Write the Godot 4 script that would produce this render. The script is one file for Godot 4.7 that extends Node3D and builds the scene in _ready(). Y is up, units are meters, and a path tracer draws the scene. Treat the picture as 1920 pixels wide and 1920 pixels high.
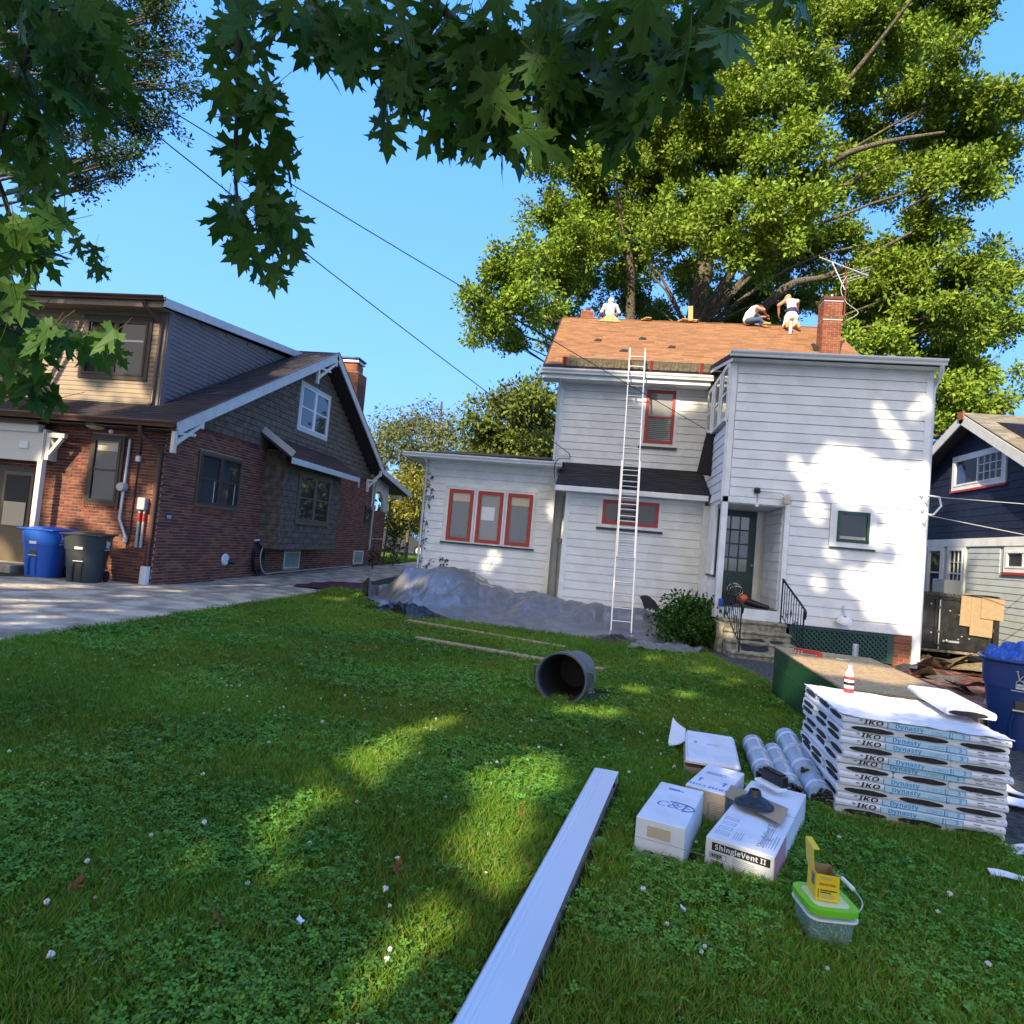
extends Node3D
# A back yard during a re-roofing job: white house with roofers, brick bungalow, lawn with roofing supplies.

const CAM_H := 1.5
const FOCAL := 1214.0
var cam_basis := Basis()
var count_of := {}
var origin_of := {}
var M := {}
var rng := RandomNumberGenerator.new()
var bump_noise := FastNoiseLite.new()
var UP := Vector3.UP

# ---------------------------------------------------------------- mesh builder
class MB:
	var v := PackedVector3Array()
	var n := PackedVector3Array()
	var c := PackedColorArray()
	var t := PackedVector2Array()
	func vert(p: Vector3, nn: Vector3, col := Color.WHITE, uv := Vector2.ZERO) -> void:
		v.push_back(p); n.push_back(nn); c.push_back(col); t.push_back(uv)
	func tri(a: Vector3, b: Vector3, d: Vector3, col := Color.WHITE) -> void:
		var nn := (b - a).cross(d - a).normalized()
		vert(a, nn, col); vert(d, nn, col); vert(b, nn, col)
	func quad(a: Vector3, b: Vector3, d: Vector3, e: Vector3, col := Color.WHITE) -> void:
		var nn := (d - a).cross(e - b).normalized()
		vert(a, nn, col, Vector2(0, 1)); vert(d, nn, col, Vector2(1, 0)); vert(b, nn, col, Vector2(1, 1))
		vert(a, nn, col, Vector2(0, 1)); vert(e, nn, col, Vector2(0, 0)); vert(d, nn, col, Vector2(1, 0))
	func stri(a: Vector3, b: Vector3, d: Vector3, na: Vector3, nb: Vector3, nd: Vector3, col := Color.WHITE) -> void:
		vert(a, na, col); vert(d, nd, col); vert(b, nb, col)
	func squad(a: Vector3, b: Vector3, d: Vector3, e: Vector3, na: Vector3, nb: Vector3, nd: Vector3, ne: Vector3, col := Color.WHITE) -> void:
		stri(a, b, d, na, nb, nd, col); stri(a, d, e, na, nd, ne, col)
	# box in a wall frame: u along U, v along V, n along N (U x V = N)
	func slab(O: Vector3, U: Vector3, V: Vector3, N: Vector3, u0: float, u1: float, v0: float, v1: float, n0: float, n1: float, col := Color.WHITE, skip_back := false) -> void:
		var p := func(u: float, w: float, k: float) -> Vector3: return O + U * u + V * w + N * k
		var a: Vector3 = p.call(u0, v0, n1); var b: Vector3 = p.call(u1, v0, n1); var d: Vector3 = p.call(u1, v1, n1); var e: Vector3 = p.call(u0, v1, n1)
		var f: Vector3 = p.call(u0, v0, n0); var g: Vector3 = p.call(u1, v0, n0); var h: Vector3 = p.call(u1, v1, n0); var i: Vector3 = p.call(u0, v1, n0)
		quad(a, b, d, e, col); quad(b, g, h, d, col); quad(f, a, e, i, col); quad(e, d, h, i, col); quad(f, g, b, a, col)
		if not skip_back: quad(g, f, i, h, col)
	func box(center: Vector3, size: Vector3, basis := Basis(), col := Color.WHITE) -> void:
		slab(center, basis.x, basis.y, basis.z, -size.x / 2, size.x / 2, -size.y / 2, size.y / 2, -size.z / 2, size.z / 2, col)
	# box with chamfered edges
	func cbox(center: Vector3, size: Vector3, ch: float, basis := Basis(), col := Color.WHITE) -> void:
		var h := size / 2.0
		var pts := {}
		for sx in [-1, 1]:
			for sy in [-1, 1]:
				for sz in [-1, 1]:
					var s := Vector3(sx, sy, sz)
					for ax in 3:
						var q := Vector3(s.x * (h.x - ch), s.y * (h.y - ch), s.z * (h.z - ch))
						q[ax] = s[ax] * h[ax]
						pts[[sx, sy, sz, ax]] = center + basis * q
		for ax in 3:
			var b1 := (ax + 1) % 3
			var b2 := (ax + 2) % 3
			for s in [-1, 1]:
				var k := []
				for w in [[-1, -1], [1, -1], [1, 1], [-1, 1]]:
					var e := [0, 0, 0]
					e[ax] = s; e[b1] = w[0]; e[b2] = w[1]
					k.append(pts[[e[0], e[1], e[2], ax]])
				if s > 0: quad(k[0], k[1], k[2], k[3], col)
				else: quad(k[3], k[2], k[1], k[0], col)
			for s1 in [-1, 1]:
				for s2 in [-1, 1]:
					var e0 := [0, 0, 0]; var e1 := [0, 0, 0]
					e0[ax] = -1; e1[ax] = 1
					for e in [e0, e1]:
						e[b1] = s1; e[b2] = s2
					var a: Vector3 = pts[[e0[0], e0[1], e0[2], b1]]; var bb: Vector3 = pts[[e1[0], e1[1], e1[2], b1]]
					var cc: Vector3 = pts[[e1[0], e1[1], e1[2], b2]]; var d: Vector3 = pts[[e0[0], e0[1], e0[2], b2]]
					if s1 * s2 > 0: quad(d, cc, bb, a, col)
					else: quad(a, bb, cc, d, col)
		for sx in [-1, 1]:
			for sy in [-1, 1]:
				for sz in [-1, 1]:
					var a: Vector3 = pts[[sx, sy, sz, 0]]; var b: Vector3 = pts[[sx, sy, sz, 1]]; var d: Vector3 = pts[[sx, sy, sz, 2]]
					if sx * sy * sz > 0: tri(a, b, d, col)
					else: tri(a, d, b, col)
	func tube(pts: Array, radii, sides := 8, col := Color.WHITE, caps := true) -> void:
		var m := pts.size()
		var dir: Vector3 = (pts[1] - pts[0]).normalized()
		var side := dir.cross(Vector3(0.31, 0.85, 0.43)).normalized()
		var rings := []
		for i in m:
			var d: Vector3
			if i == 0: d = pts[1] - pts[0]
			elif i == m - 1: d = pts[m - 1] - pts[m - 2]
			else: d = (pts[i + 1] - pts[i]).normalized() + (pts[i] - pts[i - 1]).normalized()
			d = d.normalized()
			if d == Vector3.ZERO: d = dir
			side = (side - d * side.dot(d)).normalized()
			var up := d.cross(side)
			var r: float = radii[i] if radii is Array else radii
			var ring := []
			for k in sides:
				var a := TAU * k / sides
				var nn := side * cos(a) + up * sin(a)
				ring.append([pts[i] + nn * r, nn])
			rings.append(ring)
		for i in m - 1:
			for k in sides:
				var k2 := (k + 1) % sides
				squad(rings[i][k][0], rings[i][k2][0], rings[i + 1][k2][0], rings[i + 1][k][0], rings[i][k][1], rings[i][k2][1], rings[i + 1][k2][1], rings[i + 1][k][1], col)
		if caps:
			for k in sides:
				var k2 := (k + 1) % sides
				tri(pts[0], rings[0][k2][0], rings[0][k][0], col)
				tri(pts[m - 1], rings[m - 1][k][0], rings[m - 1][k2][0], col)
	# surface of revolution: profile of Vector2(radius, height) about an axis
	func lathe(profile: Array, sides := 20, O := Vector3.ZERO, B := Basis(), col := Color.WHITE, squash := Vector2.ONE) -> void:
		for i in profile.size() - 1:
			var a: Vector2 = profile[i]; var b: Vector2 = profile[i + 1]
			var e := (b - a).normalized()
			for k in sides:
				var q := []; var nn := []
				for w in [[a, k], [a, k + 1], [b, k + 1], [b, k]]:
					var an: float = TAU * w[1] / sides
					q.append(O + B * Vector3(w[0].x * cos(an) * squash.x, w[0].y, -w[0].x * sin(an) * squash.y))
					nn.append((B * Vector3(e.y * cos(an), -e.x, -e.y * sin(an))).normalized())
				squad(q[0], q[1], q[2], q[3], nn[0], nn[1], nn[2], nn[3], col)
	# extrude a counter-clockwise polygon given in the frame U,V by n0..n1 along N
	func prism(poly: Array, O: Vector3, U: Vector3, V: Vector3, N: Vector3, n0: float, n1: float, col := Color.WHITE) -> void:
		var pv := PackedVector2Array()
		for q in poly: pv.push_back(q)
		if Geometry2D.is_polygon_clockwise(pv): pv.reverse()
		var idx := Geometry2D.triangulate_polygon(pv)
		var P := func(q: Vector2, k: float) -> Vector3: return O + U * q.x + V * q.y + N * k
		for i in range(0, idx.size(), 3):
			var a := pv[idx[i]]; var b := pv[idx[i + 1]]; var d := pv[idx[i + 2]]
			if (b - a).cross(d - a) < 0:
				var s := b; b = d; d = s
			tri(P.call(a, n1), P.call(b, n1), P.call(d, n1), col)
			tri(P.call(a, n0), P.call(d, n0), P.call(b, n0), col)
		for i in pv.size():
			var a := pv[i]; var b := pv[(i + 1) % pv.size()]
			quad(P.call(a, n0), P.call(b, n0), P.call(b, n1), P.call(a, n1), col)
	# rectangular ring (a frame) in a wall frame
	func ring(O: Vector3, U: Vector3, V: Vector3, N: Vector3, r: Rect2, w: float, n0: float, n1: float, col := Color.WHITE) -> void:
		var a := r.position; var b := r.end
		slab(O, U, V, N, a.x, b.x, a.y, a.y + w, n0, n1, col)
		slab(O, U, V, N, a.x, b.x, b.y - w, b.y, n0, n1, col)
		slab(O, U, V, N, a.x, a.x + w, a.y + w, b.y - w, n0, n1, col)
		slab(O, U, V, N, b.x - w, b.x, a.y + w, b.y - w, n0, n1, col)
	func ellipsoid(center: Vector3, r: Vector3, seg := 10, basis := Basis(), col := Color.WHITE) -> void:
		for i in seg:
			for k in seg * 2:
				var q := []
				for w in [[i + 1, k], [i + 1, k + 1], [i, k + 1], [i, k]]:
					var th: float = PI * w[0] / seg; var ph: float = PI * w[1] / seg
					q.append(Vector3(sin(th) * cos(ph), cos(th), -sin(th) * sin(ph)))
				var P := func(s: Vector3) -> Vector3: return center + basis * (s * r)
				var Q := func(s: Vector3) -> Vector3: return (basis * (s / r)).normalized()
				squad(P.call(q[0]), P.call(q[1]), P.call(q[2]), P.call(q[3]), Q.call(q[0]), Q.call(q[1]), Q.call(q[2]), Q.call(q[3]), col)
	func mesh(off := Vector3.ZERO) -> ArrayMesh:
		var m := ArrayMesh.new()
		var w := PackedVector3Array()
		if off == Vector3.ZERO: w = v
		else:
			w.resize(v.size())
			for i in v.size(): w[i] = v[i] - off
		var a := []
		a.resize(Mesh.ARRAY_MAX)
		a[Mesh.ARRAY_VERTEX] = w; a[Mesh.ARRAY_NORMAL] = n; a[Mesh.ARRAY_COLOR] = c; a[Mesh.ARRAY_TEX_UV] = t
		m.add_surface_from_arrays(Mesh.PRIMITIVE_TRIANGLES, a)
		return m
	func base() -> Vector3:
		var bb := AABB(v[0], Vector3.ZERO)
		for q in v: bb = bb.expand(q)
		return Vector3(bb.get_center().x, bb.position.y, bb.get_center().z)

# ---------------------------------------------------------------- naming and tagging
func numbered(parent: Node, nm: String) -> String:
	var key := str(parent.get_instance_id()) + nm
	var k: int = count_of.get(key, 0)
	count_of[key] = k + 1
	return nm if k == 0 else "%s_%03d" % [nm, k]

func tag(o: Node3D, label: String, category: String, group := "", kind := "") -> void:
	if label: o.set_meta("label", label)
	if category: o.set_meta("category", category)
	if group: o.set_meta("group", group)
	if kind: o.set_meta("kind", kind)

func thing(nm: String, label: String, category: String, at := Vector3.ZERO, group := "", local := false, turn := 0.0) -> Node3D:
	var o := Node3D.new()
	o.name = numbered(self, nm)
	add_child(o)
	o.position = at
	o.rotation.y = turn
	tag(o, label, category, group)
	origin_of[o] = Vector3.ZERO if local else at
	return o

func mesh_node(parent: Node3D, nm: String, me: Mesh, m: Material) -> MeshInstance3D:
	var o := MeshInstance3D.new()
	o.name = numbered(parent, nm)
	o.mesh = me
	if m: o.material_override = m
	parent.add_child(o)
	origin_of[o] = origin_of.get(parent, Vector3.ZERO)
	return o

func part(parent: Node3D, nm: String, mb: MB, m: Material, kind := "", label := "") -> MeshInstance3D:
	var o := mesh_node(parent, nm, mb.mesh(origin_of.get(parent, Vector3.ZERO)), m)
	if kind: o.set_meta("kind", kind)
	if label: o.set_meta("label", label)
	return o

func solo(nm: String, label: String, category: String, mb: MB, m: Material, group := "") -> MeshInstance3D:
	var b := mb.base()
	var o := MeshInstance3D.new()
	o.name = numbered(self, nm)
	o.mesh = mb.mesh(b)
	o.material_override = m
	o.position = b
	add_child(o)
	tag(o, label, category, group)
	return o

func structure(nm: String, mb: MB, m: Material) -> MeshInstance3D:
	var o := mesh_node(self, nm, mb.mesh(), m)
	o.set_meta("kind", "structure")
	return o

func dup(root: Node3D, nm: String, label: String, at: Vector3, turn := 0.0, group := "") -> Node3D:
	var r: Node3D = root.duplicate()
	r.name = numbered(self, nm)
	add_child(r)
	r.position = at
	r.rotation = Vector3(0, turn, 0)
	tag(r, label, "", group)
	return r

# lettering: flat printed characters standing 0.4 mm proud of the face; centre at p, reading along U with V up
func lettering(parent: Node3D, text: String, p: Vector3, U: Vector3, V: Vector3, height: float, m: Material, bold := true, face := "Droid Sans", slant := 0.0, stretch := 1.0, nm := "lettering") -> MeshInstance3D:
	var tm := TextMesh.new()
	var f := SystemFont.new()
	f.font_names = PackedStringArray([face])
	if bold: f.font_weight = 700
	tm.font = f
	tm.font_size = 32
	tm.pixel_size = height / 32.0 * 1.35
	tm.depth = 0.0008
	tm.curve_step = 3.0
	tm.text = text
	var o := mesh_node(parent, nm, tm, m)
	var N := U.cross(V)
	o.transform = Transform3D(Basis(U * stretch, V + U * slant, N), p - origin_of.get(parent, Vector3.ZERO))
	return o

# ---------------------------------------------------------------- where things stand
func ray(px: float, py: float) -> Vector3:
	return cam_basis * Vector3((px - 960.0) / FOCAL, -(py - 960.0) / FOCAL, -1.0)
func at_depth(px: float, py: float, d: float) -> Vector3:
	return Vector3(0, CAM_H, 0) + ray(px, py) * d
func at_z(px: float, py: float, z: float) -> Vector3:
	var r := ray(px, py)
	return Vector3(0, CAM_H, 0) + r * (z / r.z)
func at_ground(px: float, py: float) -> Vector3:
	var r := ray(px, py)
	return Vector3(0, CAM_H, 0) + r * (CAM_H / (-0.02 * r.x + 0.02 * r.z - r.y))

func gy(x: float, z: float) -> float:
	var a := -0.02 * clampf(x, -12.0, 12.0)
	if z > -14.0: return a + 0.02 * minf(z, 6.0)
	return a - 0.28 + 0.012 * minf(-14.0 - z, 40.0)
func lawn_y(x: float, z: float) -> float:
	return gy(x, z) + 0.018 * bump_noise.get_noise_2d(x, z)
func G(x: float, z: float) -> Vector3:
	return Vector3(x, gy(x, z), z)
func drive_edge(z: float) -> float:
	return -5.55 + 0.083 * z if z > -16.0 else -6.88 + 0.04 * (z + 16.0)
func asphalt_edge(z: float) -> float:
	if z > -4.5: return lerpf(1.8, 2.72, clampf((-2.0 - z) / 2.5, 0, 1))
	if z > -9.5: return 2.72 + 0.02 * (-4.5 - z)
	if z > -12.6: return lerpf(2.82, 2.25, (-9.5 - z) / 3.1)
	return 2.25
func on_lawn(x: float, z: float) -> bool:
	if x < drive_edge(z) + 0.03 or x > asphalt_edge(z) - 0.02: return false
	if z < -16.0 and x > -5.9: return false
	return true

# ---------------------------------------------------------------- materials
func lin(r: float, g: float, b: float, a := 1.0) -> Color:
	var k := Color(r, g, b).linear_to_srgb()
	k.a = a
	return k

func mat(nm: String, r: float, g: float, b: float, rough := 0.7, metal := 0.0) -> StandardMaterial3D:
	var m := StandardMaterial3D.new()
	m.albedo_color = lin(r, g, b)
	m.roughness = rough
	m.metallic = metal
	M[nm] = m
	return m

func noise_tex(freq: float, seed_: int, c0: Color, c1: Color, oct := 4, lo := 0.2, hi := 0.8, size := 256, kind := FastNoiseLite.TYPE_SIMPLEX_SMOOTH) -> NoiseTexture2D:
	var nz := FastNoiseLite.new()
	nz.noise_type = kind
	nz.frequency = freq
	nz.seed = seed_
	nz.fractal_octaves = oct
	var tx := NoiseTexture2D.new()
	tx.width = size; tx.height = size
	tx.seamless = true
	tx.noise = nz
	var gr := Gradient.new()
	gr.set_color(0, c0); gr.set_color(1, c1)
	gr.set_offset(0, lo); gr.set_offset(1, hi)
	tx.color_ramp = gr
	return tx

func noise_normal(freq: float, seed_: int, strength: float, size := 256, oct := 4) -> NoiseTexture2D:
	var nz := FastNoiseLite.new()
	nz.frequency = freq
	nz.seed = seed_
	nz.fractal_octaves = oct
	var tx := NoiseTexture2D.new()
	tx.width = size; tx.height = size
	tx.seamless = true
	tx.as_normal_map = true
	tx.bump_strength = strength
	tx.noise = nz
	return tx

# gives a plain material a mottled colour (world-mapped, repeat length in metres) and a little relief
func mottle(m: StandardMaterial3D, tx: Texture2D, metres: float, nrm: Texture2D = null, nscale := 0.5, stretch := Vector3.ONE) -> StandardMaterial3D:
	m.albedo_texture = tx
	m.uv1_triplanar = true
	m.uv1_world_triplanar = true
	m.uv1_scale = stretch / metres
	if nrm:
		m.normal_enabled = true
		m.normal_texture = nrm
		m.normal_scale = nscale
	return m

func vcol(nm: String, rough := 0.75) -> StandardMaterial3D:
	var m := StandardMaterial3D.new()
	m.vertex_color_use_as_albedo = true
	m.roughness = rough
	M[nm] = m
	return m

func make_materials() -> void:
	var grime := noise_tex(0.012, 3, Color(0.955, 0.955, 0.95), Color(1, 1, 1), 5, 0.25, 0.6)
	var fine := noise_normal(0.05, 8, 2.0)
	mottle(mat("white_paint", .8, .81, .81, .5), grime, 2.5, fine, .25)
	mottle(mat("white_trim", .84, .85, .85, .45), grime, 1.7)
	mat("gutter_white", .78, .8, .82, .35)
	mat("red_sash", .42, .045, .035, .45)
	mat("green_trim", .018, .07, .055, .5)
	mat("green_door", .015, .055, .05, .4)
	mat("dark_green_sill", .02, .05, .045, .5)
	mottle(mat("taupe_siding", .30, .225, .155, .6), grime, 2.0, fine, .2)
	mottle(mat("plum_siding", .19, .155, .15, .6), grime, 2.0, fine, .2)
	mottle(mat("brown_shingle_siding", .17, .135, .102, .75), noise_tex(0.02, 14, Color(.72, .7, .68), Color(1, 1, 1), 4), 1.3, fine, .5)
	mat("cream_trim", .66, .63, .54, .5)
	mottle(mat("grey_cream_trim", .60, .60, .58, .5), grime, 1.2)
	mat("brown_trim", .055, .03, .022, .45)
	mat("gutter_brown", .10, .045, .03, .35)
	mat("window_brown", .05, .035, .025, .5)
	mat("olive_casing", .13, .095, .05, .5)
	mottle(mat("soffit_dark", .05, .048, .055, .7), grime, 1.5)
	mottle(mat("mortar", .46, .38, .31, .9), grime, 0.8)
	for i in 6:
		var base: Array = [[.27, .085, .045], [.32, .11, .055], [.22, .068, .04], [.36, .135, .065], [.15, .052, .04], [.29, .082, .042]][i]
		mottle(mat("brick%d" % i, base[0], base[1], base[2], .85), noise_tex(0.05, 20 + i, Color(.7, .68, .68), Color(1, 1, 1), 4), 0.35, noise_normal(0.09, 30, 3.0), .7)
	vcol("brick_mix", .85)
	mottle(M.brick_mix, noise_tex(0.05, 20, Color(.7, .68, .68), Color(1, 1, 1), 4), 0.35)
	vcol("shingle_mix", .92)
	mottle(M.shingle_mix, noise_tex(0.12, 41, Color(.66, .66, .66), Color(1, 1, 1), 3), 0.5, noise_normal(0.2, 42, 4.0), .6)
	vcol("paint_mix", .5)
	vcol("matte_mix", .8)
	mottle(mat("navy", .014, .02, .055, .6), noise_tex(0.02, 17, Color(.75, .75, .75), Color(1, 1, 1), 4), 1.5)
	mottle(mat("pale_siding", .50, .55, .56, .6), grime, 2.0)
	mottle(mat("concrete", .50, .43, .33, .9), noise_tex(0.008, 5, Color(.66, .66, .66), Color(1, 1, 1), 6, .2, .75, 512), 3.2, noise_normal(0.08, 51, 3.0), .5)
	mottle(mat("old_concrete", .34, .31, .23, .92), noise_tex(0.015, 6, Color(.70, .68, .64), Color(1, 1, 1), 6, .2, .7, 512), 1.1, noise_normal(0.06, 52, 3.0), .5)
	mottle(mat("asphalt", .105, .105, .11, .95), noise_tex(0.05, 7, Color(.55, .55, .55), Color(1, 1, 1), 5), 1.0, noise_normal(0.3, 53, 8.0), 1.0)
	mottle(mat("soil", .02, .045, .012, 1.0), noise_tex(0.03, 9, Color(.55, .5, .4), Color(1, 1, 1), 5), 0.9)
	mottle(mat("bark", .22, .18, .13, .95), noise_tex(0.04, 10, Color(.45, .45, .45), Color(1, 1, 1), 5), 0.7, noise_normal(0.06, 54, 10.0), 1.0, Vector3(1, .25, 1))
	mat("twig", .035, .026, .02, .8)
	var g := mat("glass", .03, .035, .035, .02)
	g.transparency = BaseMaterial3D.TRANSPARENCY_ALPHA
	g.albedo_color.a = 0.05
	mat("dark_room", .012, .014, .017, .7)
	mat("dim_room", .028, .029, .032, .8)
	mat("curtain", .13, .16, .18, .9)
	mat("shade_cream", .55, .47, .33, .8)
	mat("blind_grey", .26, .27, .27, .7)
	mat("aluminium", .72, .73, .75, .32, .75)
	mat("galvanised", .50, .52, .55, .4, .6)
	mat("chrome", .7, .7, .72, .15, 1.0)
	mat("black_iron", .012, .012, .018, .4)
	mat("black_plastic", .012, .012, .013, .35)
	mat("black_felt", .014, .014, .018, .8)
	mat("grey_pvc", .38, .40, .41, .45)
	mat("white_plastic", .75, .76, .76, .4)
	mat("orange_plastic", .75, .12, .015, .4)
	mat("red_plastic", .42, .03, .025, .4)
	mat("blue_plastic", .012, .10, .46, .38)
	mat("navy_plastic", .008, .035, .17, .38)
	mat("dark_bin", .028, .033, .03, .45)
	mat("grey_can", .10, .115, .125, .5)
	mottle(mat("new_lumber", .62, .45, .22, .75), noise_tex(0.02, 60, Color(.72, .66, .6), Color(1, 1, 1), 4), .5, null, 0, Vector3(1, 5, 1))
	mottle(mat("grey_lumber", .34, .28, .19, .85), noise_tex(0.02, 61, Color(.62, .6, .58), Color(1, 1, 1), 4), .5)
	mottle(mat("pale_lumber", .48, .37, .21, .85), noise_tex(0.02, 61, Color(.72, .7, .66), Color(1, 1, 1), 4), .5)
	mottle(mat("cardboard", .33, .235, .14, .85), grime, .6)
	mottle(mat("carton_white", .70, .715, .76, .55), grime, .9, noise_normal(0.02, 62, 1.5), .3)
	mat("carton_kraft", .50, .40, .28, .8)
	mat("ink_black", .01, .01, .012, .6)
	mat("ink_grey", .22, .24, .30, .6)
	mat("ink_blue", .02, .24, .52, .5)
	mat("ink_indigo", .10, .16, .42, .55)
	mat("skin", .42, .22, .14, .6)
	for nm in ["black_iron", "aluminium"]: (M[nm] as StandardMaterial3D).vertex_color_use_as_albedo = false
# ---------------------------------------------------------------- building pieces
# lapped boards on a wall frame; every board is a part of its own. cuts are Rect2 in (u, v)
func siding(parent: Node3D, O: Vector3, U: Vector3, V: Vector3, N: Vector3, u0: float, u1: float, v0: float, v1: float, expo: float, cuts: Array, m: Material, nm := "siding_board", thick := 0.034, span = null, joints := 0.0) -> void:
	var v := v0
	var row := 0
	var groove := minf(expo * .06, .012)
	while v < v1 - 0.01:
		var top := minf(v + expo, v1)
		var runs := [[u0, u1]]
		if span != null: runs = [span.call(v, top)]
		for r in cuts:
			var lap: float = minf(top, r.end.y) - maxf(v, r.position.y)
			if lap < (top - v) * 0.5: continue
			var nx := []
			for q in runs:
				if r.end.x <= q[0] or r.position.x >= q[1]: nx.append(q); continue
				if r.position.x > q[0]: nx.append([q[0], r.position.x])
				if r.end.x < q[1]: nx.append([r.end.x, q[1]])
			runs = nx
		if joints > 0.0:
			var nj := []
			for q in runs:
				var a: float = q[0]
				var j: float = q[0] + joints * (0.35 + 0.65 * fposmod(row * 0.618, 1.0))
				while j < q[1] - 0.3:
					nj.append([a, j - 0.0015]); a = j + 0.0015; j += joints
				nj.append([a, q[1]])
			runs = nj
		for q in runs:
			if q[1] - q[0] < 0.02: continue
			var mb := MB.new()
			var w := rng.randf_range(-0.0015, 0.0015)
			var a = O + U * q[0]; var b = O + U * q[1]
			var tb := thick + w
			var p0 = a + V * v + N * tb; var p1 = b + V * v + N * tb
			var hi: float = top - groove
			var p2 = b + V * hi + N * (tb * .62); var p3 = a + V * hi + N * (tb * .62)
			mb.quad(p0, p1, p2, p3)
			mb.quad(a + V * v, b + V * v, p1, p0)
			mb.quad(a + V * v, p0, p3, a + V * hi)
			mb.quad(p1, b + V * v, b + V * hi, p2)
			mb.quad(p3, p2, b + V * hi, a + V * hi)
			part(parent, nm, mb, m)
		v += expo
		row += 1

# window with casing, sash frame, panes, something behind the glass and a sill
func window(parent: Node3D, O: Vector3, U: Vector3, V: Vector3, N: Vector3, r: Rect2, casing_w: float, casing: Material, frame: Material, back: Material, o := {}) -> MeshInstance3D:
	var mb := MB.new()
	var cr := r.grow(casing_w)
	if casing_w > 0: mb.ring(O, U, V, N, cr, casing_w, 0.0, 0.046)
	else: mb.ring(O, U, V, N, r.grow(0.012), 0.014, 0.0, 0.03)
	var w := part(parent, "window", mb, casing)
	var fw: float = o.get("fw", 0.06)
	var f := MB.new()
	f.ring(O, U, V, N, r, fw, 0.004, o.get("fd", 0.058))
	part(w, "frame", f, frame)
	var cols: int = o.get("cols", 1)
	var gap: float = o.get("mull", 0.07)
	var inner := r.grow(-fw)
	var cw := (inner.size.x - gap * (cols - 1)) / cols
	for i in cols:
		var x := inner.position.x + i * (cw + gap)
		if i > 0:
			var mu := MB.new()
			mu.slab(O, U, V, N, x - gap, x, inner.position.y, inner.end.y, 0.004, 0.046)
			part(w, "mullion", mu, frame)
		var g := MB.new()
		var cell := Rect2(x, inner.position.y, cw, inner.size.y)
		var gp := O + N * .03
		g.quad(gp + U * cell.position.x + V * cell.position.y, gp + U * cell.end.x + V * cell.position.y, gp + U * cell.end.x + V * cell.end.y, gp + U * cell.position.x + V * cell.end.y)
		part(w, "pane", g, M.glass)
		if o.get("hung", false):
			var mid := cell.position.y + cell.size.y * float(o.get("split", .5))
			var h := MB.new()
			h.slab(O, U, V, N, cell.position.x, cell.end.x, mid - .022, mid + .022, 0.006, 0.044)
			part(w, "meeting_rail", h, frame)
		for k in int(o.get("mx", 0)) if i >= int(o.get("grid_from", 0)) else 0:
			var q := MB.new()
			var xx: float = cell.position.x + cell.size.x * (k + 1) / (o.mx + 1)
			q.slab(O, U, V, N, xx - .009, xx + .009, cell.position.y, cell.end.y, 0.008, 0.038)
			part(w, "muntin", q, frame)
		for k in int(o.get("my", 0)) if i >= int(o.get("grid_from", 0)) else 0:
			var q := MB.new()
			var yy: float = cell.position.y + cell.size.y * (k + 1) / (o.my + 1)
			q.slab(O, U, V, N, cell.position.x, cell.end.x, yy - .009, yy + .009, 0.008, 0.037)
			part(w, "muntin", q, frame)
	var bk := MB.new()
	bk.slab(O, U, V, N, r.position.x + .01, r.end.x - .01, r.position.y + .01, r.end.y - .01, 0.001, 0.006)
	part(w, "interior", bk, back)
	if o.has("sill"):
		var s := MB.new()
		var ex: float = o.get("sill_ex", casing_w + .04)
		s.slab(O, U, V, N, r.position.x - ex, r.end.x + ex, cr.position.y - 0.01 - float(o.get("sill_h", .05)), cr.position.y - 0.002 if casing_w > 0 else r.position.y - .002, 0.0, 0.075)
		part(w, "sill", s, o.sill)
	return w

# gathered curtain in front of the interior panel of a window
func curtain(w: Node3D, O: Vector3, U: Vector3, V: Vector3, N: Vector3, u0: float, u1: float, v0: float, v1: float, m: Material, waves := 6.0, depth := 0.006) -> void:
	var mb := MB.new()
	var k := int(waves * 6)
	for i in k:
		var a := lerpf(u0, u1, float(i) / k); var b := lerpf(u0, u1, float(i + 1) / k)
		var na := 0.016 + depth * sin(a / (u1 - u0) * waves * TAU); var nb := 0.016 + depth * sin(b / (u1 - u0) * waves * TAU)
		mb.quad(O + U * a + V * v0 + N * na, O + U * b + V * v0 + N * nb, O + U * b + V * v1 + N * nb, O + U * a + V * v1 + N * na)
	part(w, "curtain", mb, m)

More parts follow.
